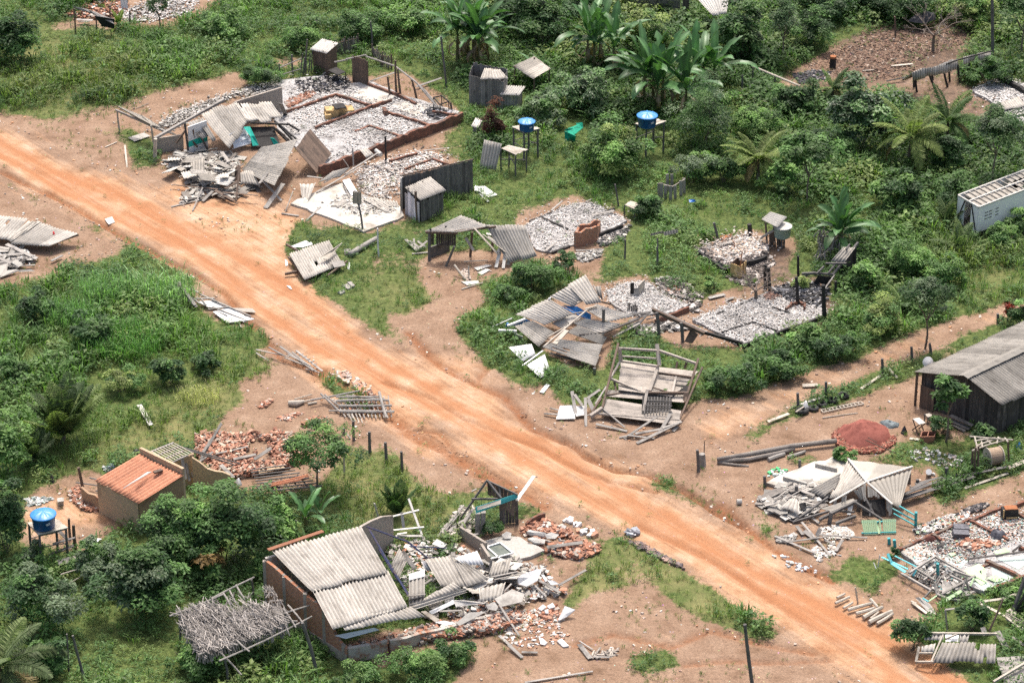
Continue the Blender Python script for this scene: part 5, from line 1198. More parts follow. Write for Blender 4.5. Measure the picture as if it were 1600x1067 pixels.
def thatch_fence(label,pts,h,n):
 t=thing('thatch_fence',label,'fence',G(*pts[0]));mb=MB();g=_g4
 for p,q in zip(pts[:-1],pts[1:]):
  A,B=G(*p),G(*q);k=int(np.linalg.norm(B-A)*n)
  for i in range(k):
   f=A+(B-A)*g.random();u=f+np.array([g.normal(0,.12),g.normal(0,.05),h*g.uniform(.6,1.1)]);f=f+[g.normal(0,.05),g.normal(0,.05),-.02]
   bar(mb,f,u,g.uniform(.03,.09),.015,g.normal(0,.5),col=g.uniform(.6,1.2))
 part('thatch',mb,M_THATCH,t);mb=MB()
 for p,q in zip(pts[:-1],pts[1:]):tube(mb,[G(p[0],p[1],h*.85),G(q[0],q[1],h*.85)],.03,5)
 part('rail',mb,M_BROWNW,t)
 for p in pts:mb=MB();pole(mb,G(*p),G(p[0],p[1],h*1.15),.06,.05,6);part('post',mb,M_BROWNW,t)
thatch_fence('dry palm thatch fence behind the small brown outhouse',[(516,88),(540,84),(560,79)],1.15,24)
thatch_fence('sagging dry palm thatch fence right of the tall thin post',[(582,92),(598,104),(612,108)],1.0,24)
post(582,78,579,34,.07,'tall thin post beside the palm thatch fences')
post(698,138,689,58,.08,'tall leaning post between the burnt house and the banana clump',M_GREYDW)
planks(['pale board lying behind the bent pole frame','grey rail lying across the rear corner of the burnt house'],None,M_GREYW,[(tB,1000,545,.2,1160,490,.3,.2),(tB,715,510,.5,870,455,.6,.12)])
t=thing('sagging_awning','low sagging corrugated awning on short posts beside the dirt track','awning',G(212,230))
mb=MB();corr(mb,tA(722,660,1.75),tA(885,722,1.6),tA(1010,800,1.25),tA(945,782,1.65),ragged=.03);part('roof',mb,M_FIBD,t,smooth=True)
mb=MB();corr(mb,tA(880,720,1.6),tA(1000,790,1.3),tA(1110,850,.7),tA(960,800,1.4),ragged=.05,seed=3);part('roof',mb,M_FIBD,t,smooth=True)
mb=MB();bar(mb,tA(725,690,1.7),tA(1045,830,1.1),.1,.14);part('beam',mb,M_GREYW,t)
for x0,y0,x1,y1,r in((187,207,183,174,.07),(241,232,236,196,.07),(242,252,243,217,.14)):mb=MB();pole(mb,G(x0,y0),P(x1,y1,up_to(x0,y0,y1)),r,r*.9,8);part('post',mb,M_PALEW,t)
planks(['pale pole leaning in the dirt beside the sagging awning','thin white stick on the dirt beside the sagging awning','thin dark stick lying on the track behind the sagging awning'],None,M_PALEW,[(tA,780,910,.5,795,1048,0,.12),(tA,658,922,.03,730,890,.03,.08),(tA,850,680,.03,930,648,.03,.06)])
sheet(tA,((800,860,.12),(900,830,.12),(940,850,.1),(840,885,.1)),'flat grey slab in the weeds under the sagging awning',M_CONC,'slab','slab',flat=True)
heap('ash_debris','white ash and roof chips of the farthest burnt ruin at the top',tA.poly((750,90),(900,20),(1180,-60),(1250,-20),(1200,90),(1000,130),(800,160)),900,(.1,.45),(.015,.04),.2,ASHP,.3)
heap('brick_debris','scattered red bricks of the farthest burnt ruin at the top',tA.poly((400,110),(600,20),(800,-40),(800,90),(600,130)),520,(.14,.3),(.06,.12),.25,BRKP,.4)
broken('white wall fragment standing in the farthest burnt ruin',tA,[(750,-20,1.2),(795,-25,1.2),(800,55,.2),(760,60,.2)],.1)
t=thing('sagging_shelter','dark sagging shelter sheet on thin posts at the top left','shelter',G(160,50))
pts=[[tA(455+i*48+r_*18,40+10*i+9*(i>2)*(i-2)+r_*(14+4*i),1.9-.12*i-.2*r_)for r_ in(0,1)]for i in range(6)]
mb=MB();gp=np.array(pts);grid(mb,6,2,gp,gp.copy(),1.0,.04,Z3);part('roof',mb,M_GREYW,t)
mb=MB();A=[tA(590,98,1.5),tA(715,118,1.4),tA(715,180,.5),tA(640,165,.6)];slab(mb,*A,th=.05);part('hanging_sheet',mb,M_TARP,t)
for x0,y0,x1,y1 in((118,53,116,14),(151,52,150,27),(203,42,203,17),(172,30,172,12)):mb=MB();pole(mb,G(x0,y0),P(x1,y1,up_to(x0,y0,y1)),.07,.06,6);part('post',mb,M_BROWNW,t)
planks('grey board lying under the dark sagging shelter sheet','boards under the sagging shelter',M_GREYW,[(tA,480,125,.4,580,130,.4,.3),(tA,490,140,.2,560,138,.2,.2)])
_gs=np.random.default_rng(91)
for i in range(16):
 x,y=_gs.uniform(180,720),0;y=_gs.uniform(620,760)+(x-180)*.18;h=_gs.uniform(.3,.6)+.25*(x>400);an=_gs.uniform(0,6.28);L,Wd=_gs.uniform(.9,1.7),_gs.uniform(.5,.95)
 cc=a(x,y,h);u=np.array([math.cos(an),math.sin(an),_gs.normal(0,.22)])*L/2;v=np.array([-math.sin(an),math.cos(an),_gs.normal(0,.22)])*Wd/2
 mb=MB();corr(mb,cc-u-v,cc-u+v,cc+u+v,cc+u-v,ragged=.06,seed=i,amp=.03,dirt=.2);single('roof_sheet','broken corrugated sheet tossed on the shattered heap before the collapsed shop','roof sheet',mb,[M_FIB,M_FIBD,M_FIB,M_PALE][i%4],'broken sheets on the shop debris heap',smooth=True)
c=Zm(770,420,230/1292);d=Zm(980,340,370/1600);u6=Zm(400,267);u7=Zm(800,267);u8=Zm(1200,267);v2=Zm(400,534);v3=Zm(800,534);v4=Zm(1200,534)
t=thing('plank_wall','tall blackened plank wall behind the small lavender fronted hut','plank wall',G(690,318))
mb=MB();boards(mb,G(629,327),G(739,300),2.35,2.3,.2,rag=.03,seed=3,tone=.25);part('boards',mb,M_GREYDW,t)
mb=MB();bar(mb,G(628,326,2.37),G(740,299,2.33),.07,.08);part('top_rail',mb,M_BROWNW,t)
mb=MB();boards(mb,G(626,333),G(630,325),2.3,2.3,.18);part('end_boards',mb,M_PALE,t)
t=plank_hut('plank_hut','small plank hut with lavender white side and a square sheet roof','hut',(658,347),(693,333),(672,323),1.55,1.95,M_GREYDW,M_FIB,.14)
mb=MB();A,B=G(634.5,335),G(657,347.5);n=np.array([-.05,-.07,0]);boards(mb,A+n,B+n,1.75,1.45,.3,.02);part('painted_boards',mb,mat_mottled('lavender_paint',(.50,.46,.50),(.62,.58,.62),(.22,.2,.2),1.5,8,.8,(.56,.75)),t)
mb=MB();bar(mb,G(652,346),G(650,345,2.1),.12);part('corner_post',mb,M_BROWNW,t)
plank_hut('outhouse','larger dark plank outhouse with a half stripped pale roof','outhouse',(733,163),(787,171),(793,157),2.15,2.45,M_OUTH,None,.1)
sheet(tB,((1430,425,2.5),(1520,430,2.45),(1575,490,2.2),(1400,500,2.2)),'pale corrugated sheets covering half of the larger dark plank outhouse',M_FIB)
t=thing('tilted_roof','tilted grey lean-to roof on short posts left of the banana sprout','shelter',dn(tC(120,480)))
mb=MB();corr(mb,tC(140,352,1.9),tC(248,428,1.6),tC(135,492,1.3),tC(5,412,1.5),amp=.02,ragged=.04);part('roof',mb,M_FIBD,t,smooth=True)
for p in(tC(235,430,1.6),tC(140,485,1.3),tC(20,415,1.5),tC(140,360,1.9)):mb=MB();pole(mb,dn(p),p,.07,.06,6);part('post',mb,M_BROWNW,t)
plank_hut('hut','tiny pale plank hut with a flat sheet roof below the larger outhouse','hut',(788,172),(808,173),(816,164),1.2,1.3,M_GREYW,M_PALE,.22)
plank_hut('plank_box','small grey box hut half hidden beside the dead rust brown bush','hut',(739,214),(746,216),(752,208),.8,.9,M_GREYW,M_PALE,.1)
tank_stand('tall grey pole stand under the smaller blue tank',[(800,198),(818,207),(843,201),(826,193)],2.1)
water_tank(823,203,2.15,1.12,.62,'smaller blue water tank on a pole stand')
tank_stand('tall grey pole stand under the larger blue tank at the garden edge',[(992,193),(1010,200),(1040,190),(1022,184)],2.25)
water_tank(1011,197,2.3,1.36,.78,'larger blue water tank in front of the tallest banana clump')
mb=MB();g=np.random.default_rng(5)
for pts in([(330,810,1.0),(380,850,.8),(440,800,.9),(430,770,1.1),(385,790,1.0),(345,805,1.1)],[(330,820,1.0),(400,850,.9),(395,885,.3),(335,885,.3)],[(400,770,1.1),(440,765,1.2),(445,800,.9),(410,800,.9)]):poly_slab(mb,[tC(*q)for q in pts],.04)
single('green_netting','bright green netting thrown over the shrubs between the two tanks','netting',mb,M_NET)
t=thing('lean_to','lean-to table with a corrugated sheet sloping to the ground','lean-to',G(780,275))
mb=MB();corr(mb,tB(1425,880,1.9),tB(1535,905,1.85),tB(1500,1065,.15),tB(1395,1060,.15),ragged=.05);part('roof',mb,M_FIB,t,smooth=True)
A=[P(783,232,1.6),P(795,227,1.6),P(823,233,1.6),P(806,242,1.6)];mb=MB();plankpanel(mb,*A,4);part('tabletop',mb,M_PALEW,t)
for p in A:mb=MB();pole(mb,dn(p),p,.06,.055,6);part('leg',mb,M_GREYDW,t)
for k in range(2):mb=MB();pole(mb,A[k]*[1,1,.5],A[k+2]*[1,1,.5],.04,.04,5);part('brace',mb,M_GREYDW,t)
for k,q in enumerate([[(1350,100,.1),(1430,95,.2),(1510,150,.1),(1450,165,.05)],[(1390,140,.1),(1420,150,.15),(1460,190,.05),(1445,195,.05)],[(1370,90,.25),(1410,105,.3),(1400,130,.1),(1365,125,.1)]]):
 broken(['largest white board lying on the grass right of the plank wall','narrow white board lying below the others right of the plank wall','short white board propped against the plank wall end'][k],u6,q,.03,M_WHITE,'board','board')
t=thing('hand_rail','pale pole rail on two posts in the bright creepers','rail',G(1180,140));mb=MB();tube(mb,[tC(1500,415,1.3),tD(200,540,1.1)],.08,7);part('rail',mb,M_PALEW,t)
mb=MB();p=tC(1505,420,1.3);pole(mb,dn(p),p,.06,.06,6);part('post',mb,M_GREYDW,t)
mb=MB();p=tD(45,475,1.15);pole(mb,dn(p),p,.06,.06,6);part('post',mb,M_GREYDW,t)
post(1160,146,1160,118,.08,'weathered grey post left of the pale pole rail')
post(967,322,961,288,.06,'thin grey post behind the small grey bench')
post(976,404,977,374,.07,'thin grey post on the lawn right of the brick stove ruin')
post(1184,283,1184,270,.07,'stump post at the foot of the left coconut palm',M_GREYW)
t=thing('beam_on_post','short corrugated strip balanced on a single grey post on the lawn','post',G(1027,420));mb=MB();pole(mb,G(1027,418),P(1027,386,up_to(1027,418,386)),.08,.07,7);pole(mb,G(1027,418,1.3),P(1027,372,1.95),.05,.05,6);part('post',mb,M_GREYDW,t)
mb=MB();corr(mb,P(1016,366,2.1),P(1058,357,2.1),P(1059,362,1.9),P(1017,371,1.9),amp=.04);part('strip',mb,M_FIBD,t)
t=thing('bench','small grey plank bench on four legs at the edge of the lawn','bench',G(988,333));A=[P(976,320,.75),P(985,314,.75),P(1002,318,.75),P(992,327,.75)]
mb=MB();plankpanel(mb,*A,4,.04,.05);part('seat',mb,M_PALEW,t)
for p in A:mb=MB();bar(mb,dn(p),p,.07);part('leg',mb,M_GREYDW,t)
t=thing('stake_pen','small roofless pen of grey stakes overgrown by creepers','pen',G(1048,305))
for x,y,h in((1030,308,1.0),(1034,310,1.1),(1040,310,.95),(1048,312,1.0),(1055,310,.95),(1064,306,1.1),(1069,302,1.1),(1050,298,1.2),(1043,298,1.2)):mb=MB();bar(mb,G(x,y),G(x-1,y,h),.2,.06);part('stake',mb,M_GREYW,t)
mb=MB();tube(mb,[G(1030,308,1.0),G(1050,311,.9),G(1070,302,1.05)],.035,5);part('rail',mb,M_PALEW,t)
broken('scrap of blue plastic in the creepers by the stake pen',u7,[(1105,180,.5),(1140,178,.55),(1150,192,.4),(1110,198,.4)],.03,M_BLUEP,'plastic_sheet','plastic')
t=thing('carport','broken open carport with a sagging corrugated roof and plank front','carport',G(730,410))
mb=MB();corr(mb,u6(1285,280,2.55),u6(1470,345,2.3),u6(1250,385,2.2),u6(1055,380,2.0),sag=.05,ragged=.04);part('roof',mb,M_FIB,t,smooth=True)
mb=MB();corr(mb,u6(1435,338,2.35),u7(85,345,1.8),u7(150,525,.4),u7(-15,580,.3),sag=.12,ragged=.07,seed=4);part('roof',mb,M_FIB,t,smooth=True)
mb=MB();boards(mb,u6(1085,460,1.1),u6(1250,470,.8),.95,1.2,.14,rag=.12,miss=.05);part('front_boards',mb,M_DARKW,t)
for x0,y0,x1,y1,r,m_ in((671,407,671,365,.11,M_GREYDW),(697,416,710,385,.08,M_GREYDW),(735,400,738,363,.09,M_BROWNW),(770,393,770,360,.09,M_BROWNW)):mb=MB();pole(mb,G(x0,y0),P(x1,y1,up_to(x0,y0,y1)),r,r*.9,8);part('post',mb,m_,t)
mb=MB();wall(mb,G(672,403),G(702,392),.75,.1);part('half_wall',mb,M_GREYDW,t)
mb=MB();bar(mb,u6(1060,385,1.95),u6(1260,390,2.1),.1,.14);bar(mb,u6(1240,380,2.15),u6(1500,350,2.2),.08,.12);part('beam',mb,M_BROWNW,t)
planks('pale splintered slat hanging from the broken carport roof','slats hanging from the carport',M_PALEW,[(u6,1365,360,2.3,1510,520,.7,.2),(u6,1310,420,1.6,1360,500,.9,.22),(u6,1420,400,2.0,1560,510,.8,.2),(u6,1250,370,2.1,1370,375,2.1,.1)])
planks('white slat fallen in a fan at the right end of the broken carport','white slats at the carport',M_PALE,[(u6,1440,395,1.6,1530,410,1.4,.22),(u6,1450,410,1.5,1600,530,.5,.2),(u6,1470,400,1.5,1600,490,.7,.2),(u6,1530,480,.9,1500,605,.1,.22),(u6,1560,500,.8,1545,610,.1,.2),(u6,1510,510,.8,1550,450,1.2,.2),(u6,1580,520,.6,1575,590,.1,.2)])
for k,q in enumerate([((1362,605,.1),(1440,585,.12),(1475,590,.1),(1385,622,.1)),((1382,635,.1),(1440,610,.12),(1465,618,.1),(1410,650,.1)),((1280,690,.1),(1390,685,.15),(1395,700,.1),(1320,715,.1))]):
 broken(['upper white board on the ground before the broken carport','middle white board on the ground before the broken carport','lowest white board lying farthest in front of the broken carport'][k],u6,[(x,y,h)for x,y,h in q],.03,M_PALE,'board','board')
planks(['pale pole lying at the foot of the carport shrubs','brown pole stuck in the dirt before the broken carport','short pale stick beside the triangular soil patch at the carport','thin pale pole lying inside the carport'],None,M_PALEW,[(u6,1285,742,.05,1420,700,.1,.1),(u6,1240,590,.6,1310,680,.05,.14),(u6,1328,595,.8,1330,680,.0,.1),(u6,1300,570,.1,1450,562,.1,.08)],rnd=True)
heap('soil_heap','triangular patch of loose chips in front of the broken carport',u6.poly((1265,630),(1330,610),(1340,690),(1300,680)),80,(.06,.2),(.03,.06),.1,([(.4,.32,.26),(.5,.42,.36)],[1,1]),.3)
planks('grey board in the small heap left of the broken carport','boards left of the carport',M_GREYW,[(u6,935,430,.3,1010,505,.1,.2),(u6,960,440,.3,1040,495,.1,.18),(u6,985,425,.4,1000,490,.1,.12),(u6,975,520,.1,1085,510,.1,.14),(u6,1000,500,.2,1070,440,.4,.16),(u6,1010,440,.3,1060,480,.1,.25)])
t=thing('roof_wreck','square corrugated roof lying on its frame beside the road bend','fallen roof',dn(u6(380,560)))
mb=MB();corr(mb,u6(205,515,.75),u6(455,440,.7),u6(540,580,.4),u6(300,680,.45),holes=((.55,.62,.3,.42),(.62,.70,.42,.5),(.72,.78,.38,.46),(.5,.54,.12,.2)),ragged=.05,pitch=.19);part('roof',mb,M_FIB,t,smooth=True)
for q in((190,460,.6,260,500,.7,.12),(205,540,.4,300,670,.3,.14),(180,645,.2,260,630,.3,.14),(440,660,.3,570,565,.45,.1)):mb=MB();bar(mb,u6(*q[:3]),u6(*q[3:6]),q[6]);part('frame_bar',mb,M_BROWNW,t)
for k,(q,m_)in enumerate([(((395,545,.85),(480,490,1.0),(540,450,.9),(450,550,.75)),M_PALEW),(((470,570,.6),(545,560,.6),(560,590,.45),(490,605,.5)),M_GREYW),(((220,470,.75),(310,435,.75),(330,445,.7),(245,480,.7)),M_WHITE),(((255,475,.7),(345,445,.7),(355,460,.65),(290,478,.65)),M_WHITE),(((550,490,.3),(590,485,.3),(595,525,.1),(555,525,.1)),M_GREYW)]):
 broken(['wedge of pale boards lying on the fallen square roof','grey board at the right corner of the fallen square roof','white board tucked under the upper corner of the fallen square roof','second white board tucked under the fallen square roof beside the first','small slatted board between the log and the fallen square roof'][k],u6,q,.05,m_,'board','board')
t=thing('log','long bleached log lying between the white post and the fallen roof','log',dn(u6(670,480)));mb=MB();pole(mb,u6(585,525,.2),u6(755,420,.3),.2,.15,10,.01);part('trunk',mb,M_GREYW,t,smooth=True)
broken('larger brown block lying in the weeds below the fallen square roof',u6,[(535,715,.15),(570,705,.15),(600,725,.15),(575,738,.15)],.12,M_GREYW,'block','block');broken('second brown block leaning on the larger one below the fallen roof',u6,[(570,695,.2),(595,690,.2),(618,715,.2),(600,722,.2)],.12,M_GREYW,'block','block');broken('dark grey stone block beside the brown blocks',u6,[(510,755,.15),(550,742,.15),(557,752,.15),(530,768,.15)],.15,M_CONC,'block','block')
for k,q in enumerate([[(180,550,.05),(195,560,.05),(200,590,.05),(185,595,.05)],[(190,715,.04),(215,720,.04),(225,740,.04),(210,735,.04)],[(580,570,.1),(590,575,.1),(585,620,.05),(570,610,.05)]]):
 broken(['white paper scrap at the left edge of the fallen roof','white paper scrap on the road below the fallen roof','white strip in the weeds right of the fallen roof'][k],u6,q,.03,M_WHITE,'paper_scrap','litter')
broken('broken white slab lying on the road in the upper left',Zm(0,267),[(655,300,.08),(700,285,.1),(718,320,.06),(680,335,.05),(665,318,.07)],.06,M_PALE,'slab','slab')
t=thing('burnt_hut_ruin','burnt ash floor of a small house with a red brick stove','burnt house',dn(u7(400,350)))
floor_part(t,u7,[(80,340),(380,205),(500,200),(720,310),(530,400),(260,510),(150,490)],.14,M_ASHF)
lowwalls(t,u7,[((530,395),(690,335),.38),((190,290),(350,360),.12,.12),((250,505),(360,465),.2),((550,265),(640,230),.2),((110,310),(250,255),.2)],M_CHAR,.14)
ST=[u7(385,480,0),u7(520,455,0)]
mb=MB();A=dn(G(898.5,387));B=dn(G(931,378));dd=np.array([.25,.9,0]);ragwall(mb,A,B,[1.15,1.0,1.2,1.1,1.15],.16);part('stove',mb,M_BRICK,t)
mb=MB();ragwall(mb,A+dd,B+dd,[1.2,1.15,1.05,1.25,1.1],.16);part('stove',mb,M_BRICK,t);mb=MB();ragwall(mb,A,A+dd,[1.1,1.0,1.1],.16);ragwall(mb,B,B+dd,[1.15,.9,1.1],.16);part('stove',mb,M_BRICK,t)
heap('ash_debris','white ash and chips on the floor around the brick stove',u7.poly((80,340),(380,205),(500,200),(720,310),(530,400),(260,510),(150,490)),1900,(.06,.26),(.01,.035),.16,ASHP,.3,.15)
heap('charcoal_debris','charcoal and chips on the ground right of the brick stove',u7.poly((530,430),(680,360),(740,340),(700,430),(560,480)),500,(.06,.3),(.02,.05),.12,([(.05,.05,.05),(.3,.28,.26),(.55,.5,.45)],[3,2,1.4]),.3)
heap('brick_debris','loose bricks on top of the brick stove',u7.poly((400,425),(500,400),(515,430),(410,460)),60,(.16,.26),(.08,.12),.1,BRKP,.4)
heap('chip_debris','broken boards and chips in front of the brick stove',u7.poly((370,530),(560,490),(560,540),(440,580)),160,(.08,.5),(.02,.05),.1,GREYP,.3,0,(.12,.5))
planks(['pale beam lying in front of the brick stove','charred beam at the back of the stove ruin','charred log at the back corner of the stove ruin','charred beam lying along the left rear edge of the stove ruin','pale board lying in the ash left of the stove'],None,M_GREYW,[(u7,400,500,.1,575,495,.15,.14),(u7,245,250,.2,315,190,.3,.12),(u7,460,195,.2,500,178,.2,.16),(u7,500,280,.3,640,250,.3,.14),(u7,210,500,.3,265,455,.3,.16)])
t=thing('collapsed_house','collapsed house of big overlapping corrugated sheets with blue walls','collapsed house',dn(c(600,600)))
for k,(q,kw)in enumerate([(((500,245,1.5),(665,150,1.9),(815,270,1.35),(715,335,1.0)),{}),(((665,148,1.9),(820,65,2.2),(955,300,1.2),(820,320,1.2)),{}),(((180,398,1.0),(485,262,1.5),(680,395,.95),(450,490,.7)),dict(sag=-.08)),(((180,495,.8),(350,460,.95),(545,560,.5),(410,690,.35)),{}),(((830,370,1.2),(920,315,1.35),(1225,415,.8),(1000,465,.9)),dict(sag=.05)),(((700,480,1.0),(790,440,1.15),(1110,480,.75),(950,575,.6)),{}),(((640,560,.85),(740,500,1.0),(1000,600,.6),(960,665,.5)),{}),(((430,690,.5),(600,625,.8),(965,670,.55),(890,850,.4)),dict(holes=((.2,.5,.18,.24),(.3,.5,.36,.42)),)),(((885,150,1.8),(945,140,1.9),(965,270,1.2),(920,230,1.4)),{})]):
 mb=MB();corr(mb,*[c(*p)for p in q],ragged=.06,seed=k,pitch=.2 if k<3 else .177,**kw);part('roof',mb,M_FIB,t,smooth=True)
panels(t,'blue_wall',M_BLUEW,[(c,((610,320,1.0),(740,330,1.0),(860,400,.7),(860,450,.35))),(c,((600,325,1.0),(700,380,.8),(860,450,.35),(700,370,.5))),(c,((150,490,.7),(285,440,.9),(330,455,.75),(200,500,.5)))],.05)
panels(t,'grey_wall',M_CONC,[(c,((600,400,.8),(700,395,.85),(780,430,.7),(680,490,.5))),(c,((520,480,.5),(610,415,.8),(700,480,.5),(600,520,.3)))],.06)
panels(t,'pale_wall',M_PALE,[(c,((190,560,.6),(265,590,.55),(265,625,.1),(185,590,.1)))],.05)
mb=MB();bar(mb,c(130,500,.8),c(285,440,1.0),.14,.1);part('window_frame',mb,M_WHITE,t);mb=MB();bar(mb,c(50,540,.6),c(210,545,.6),.16,.1);part('window_frame',mb,M_WHITE,t);mb=MB();bar(mb,c(130,478,.9),c(120,505,.6),.12,.1);part('window_frame',mb,M_BLUEW,t)
for x0,y0,h0,x1,y1,h1,w_,m_ in((490,265,1.5,510,255,1.55,.1,M_WHITE),(540,660,.7,650,540,.9,.3,M_PALEW),(450,680,.5,840,350,1.3,.09,M_PALEW),(620,410,.9,790,380,1.0,.06,M_GREYW),(810,355,1.3,915,325,1.4,.1,M_PALEW),(740,300,1.2,810,270,1.4,.12,M_PALEW),(950,290,1.2,1050,315,.8,.08,M_CHAR),(970,560,.9,1280,440,.6,.15,M_DARKW),(760,580,.8,960,560,.7,.1,M_DARKW),(500,740,.35,720,800,.25,.14,M_DARKW),(1050,600,.1,1290,480,.6,.16,M_GREYW),(480,600,.6,640,510,.8,.06,M_PALEW)):
 mb=MB();bar(mb,c(x0,y0,h0),c(x1,y1,h1),w_,.07);part('timber',mb,m_,t)
post(941,524,943,483,.11,'thick grey post standing in front of the overlapping corrugated sheets',M_GREYDW)
post(929,584,929,575,.11,'short stump post in the weeds below the overlapping sheets',M_GREYDW)
sheet(c,((140,690,.5),(340,660,.5),(375,745,.25),(265,810,.15)),'upper white zinc sheet on the ground left of the overlapping grey sheets',M_WHITE,pitch=.13,amp=.018,ragged=.06)
sheet(c,((295,845,.35),(455,750,.5),(505,895,.2),(415,955,.12)),'lower white zinc sheet lying at the edge of the driveway',M_WHITE,pitch=.13,amp=.018,ragged=.06)
planks(['green painted bar lying between the two white zinc sheets','small white board on the driveway below the white zinc sheets','thin rail standing in the grass left of the overlapping sheets'],None,M_WHITE,[(c,262,850,.3,440,720,.5,.1),(c,440,1065,.05,490,1020,.05,.22),(c,0,510,.4,170,435,.6,.06)])
t=thing('beam_trestle','long dark fallen roof beam resting on two posts by the burnt ruins','beam',dn(d(400,700)))
mb=MB();bar(mb,d(170,622,1.7),d(520,785,.8),.16,.2);part('beam',mb,M_BROWNW,t);mb=MB();bar(mb,d(500,770,.85),d(780,850,.2),.16,.18);part('beam',mb,M_CHAR,t)
mb=MB();bar(mb,d(180,612,1.78),d(540,775,.85),.06,.06);part('batten',mb,M_GREYW,t)
for x0,y0,x1,y1 in((215,805,200,640),(375,840,365,710)):mb=MB();p=d.px(x0,y0);q=d.px(x1,y1);pole(mb,G(*p),P(q[0],q[1],up_to(p[0],p[1],q[1])),.11,.1,8);part('post',mb,M_GREYDW,t)
broken('dark brown broken panel leaning under the long fallen beam',d,[(385,840,.1),(430,750,.9),(480,790,.6),(440,850,.1)],.05,M_BROWNW,'panel','panel')
planks('charred plank in the dark heap between the blue house and the long beam','planks by the long beam',M_GREYDW,[(d,0,660,.5,160,640,.8,.2),(d,10,700,.4,300,610,.5,.16),(d,40,770,.1,150,640,1.2,.16),(d,130,690,.4,300,640,.5,.12),(d,0,740,.2,110,690,.5,.2)])
t=thing('burnt_hut_ruin','burnt ash floor directly right of the overlapping corrugated sheets','burnt house',dn(d(200,560)))
floor_part(t,d,[(-140,490),(20,435),(140,440),(260,530),(415,590),(250,650),(0,650),(-120,560)],.14,M_ASHF)
lowwalls(t,d,[((415,600),(190,690),.35),((-100,520),(0,470),.15)],M_BRICKLOW,.14)
heap('ash_debris','white ash and chips on the floor right of the overlapping sheets',d.poly((-150,500),(20,435),(140,440),(260,530),(415,590),(250,650),(0,670),(-120,570)),1800,(.05,.24),(.01,.03),.14,ASHP,.3,.1)
t=thing('burnt_locker','pair of scorched upright panels standing in the ash','furniture',dn(d(60,530)))
for q in(((20,530),(45,530),.9,M_CHAR),((75,540),(115,500),.85,M_PALEW),((45,545),(80,540),.7,M_CONC)):mb=MB();wall(mb,dn(d(*q[0])),dn(d(*q[1])),q[2],.05);part('panel',mb,q[3],t)
t=thing('scorched_boards','row of short scorched upright boards at the near edge of the ash floor','boards',dn(d(40,640)))
for q in(((0,640),(20,640),.75),((22,645),(70,650),.6)):mb=MB();boards(mb,dn(d(*q[0])),dn(d(*q[1])),q[2],q[2]*.9,.12,.03,.02,.08);part('boards',mb,M_GREYDW,t)
heap('charcoal_debris','dark charcoal strewn around the lawn between the burnt floors',d.poly((180,420),(330,400),(420,470),(520,520),(480,640),(420,640),(400,560),(250,520)),700,(.05,.35),(.015,.05),.1,([(.05,.045,.04),(.2,.17,.15),(.42,.39,.36)],[3,2,1.6]),.25,.2)
heap('brick_debris','orange tile and brick scraps in the charcoal',d.poly((250,490),(330,475),(370,510),(290,525)),70,(.12,.35),(.02,.05),.1,BRKP,.3)
heap('charcoal_debris','black burnt wood scattered below the long fallen beam',d.poly((60,740),(350,700),(420,760),(200,780),(80,800)),260,(.08,.4),(.02,.05),.1,([(.08,.075,.07),(.3,.28,.25),(.5,.47,.44)],[3,2,1.5]),.3)
t=thing('burnt_hut_ruin','large burnt ash floor with standing charred posts near the side path','burnt house',dn(d(900,680)))
floor_part(t,d,[(440,690),(700,590),(900,520),(1010,480),(1200,440),(1330,640),(1340,660),(1060,760),(880,820),(780,850),(600,770)],.16,M_ASHF)
lowwalls(t,d,[((780,855),(890,815),.3),((890,815),(1330,660),.3),((600,655),(900,525),.2),((640,770),(850,700),.12,.14,.6),((850,700),(1010,760),.12,.14,.6),((980,600),(1100,640),.12,.14,.6),((600,770),(780,850),.2)],M_CHAR,.16)
heap('ash_debris','white ash and roof chips over the floor with charred posts',d.poly((440,690),(700,590),(900,520),(1010,480),(1200,440),(1330,640),(1340,660),(1060,760),(880,820),(780,850),(600,770)),4200,(.05,.26),(.01,.03),.16,ASHP,.3,.1)
heap('charcoal_debris','burnt sticks and timber at the rear right of the floor with charred posts',d.poly((980,500),(1140,440),(1260,440),(1380,500),(1300,620),(1180,600),(1000,540)),420,(.15,.8),(.03,.07),.22,([(.03,.03,.032),(.12,.12,.13),(.4,.39,.38)],[4,2,1.5]),.35,0,(.08,.3))
heap('brick_debris','brown broken bricks at the rear of the floor with charred posts',d.poly((920,550),(990,510),(1040,550),(960,580)),90,(.12,.28),(.05,.1),.25,([(.2,.11,.08),(.3,.2,.16),(.12,.09,.08)],[2,1,1]),.5)
t=thing('brick_planter','curved low brick ring standing in the white ash','brick wall',dn(d(1130,630)))
mb=MB();pts=[d(1070,650),d(1110,615),d(1160,600),d(1200,620),d(1195,645)]
for p,q in zip(pts[:-1],pts[1:]):ragwall(mb,dn(p),dn(q),[.42,.36,.45],.12)
part('ring',mb,M_BRICKLOW,t);mb=MB();poly_slab(mb,[d(x,y,.2)for x,y in((1080,650),(1115,620),(1150,615),(1140,645))],.05);part('inner_slab',mb,M_PALE,t)
for(x0,y0,x1,y1,r,lb)in((935,480,932,318,.13,'taller of two charred posts close together'),(968,510,955,340,.12,'leaning charred post close beside the taller one'),(1150,600,1142,402,.12,'charred post standing alone by the curved brick ring'),(1335,685,1325,455,.15,'thick charred corner post at the right end of the ash floor'),(1157,400,1155,260,.09,'thin dark post behind the charred posts'),(1408,520,1408,430,.1,'grey stump post right of the thick charred corner post'),(1275,465,1272,420,.1,'short charred stump in front of the burnt lean-to')):
 p,q=d.px(x0,y0),d.px(x1,y1);post(p[0],p[1],q[0],q[1],r,lb,M_CHAR if 'charred' in lb else M_GREYDW,'burnt_post' if 'charred' in lb else 'fence_post')
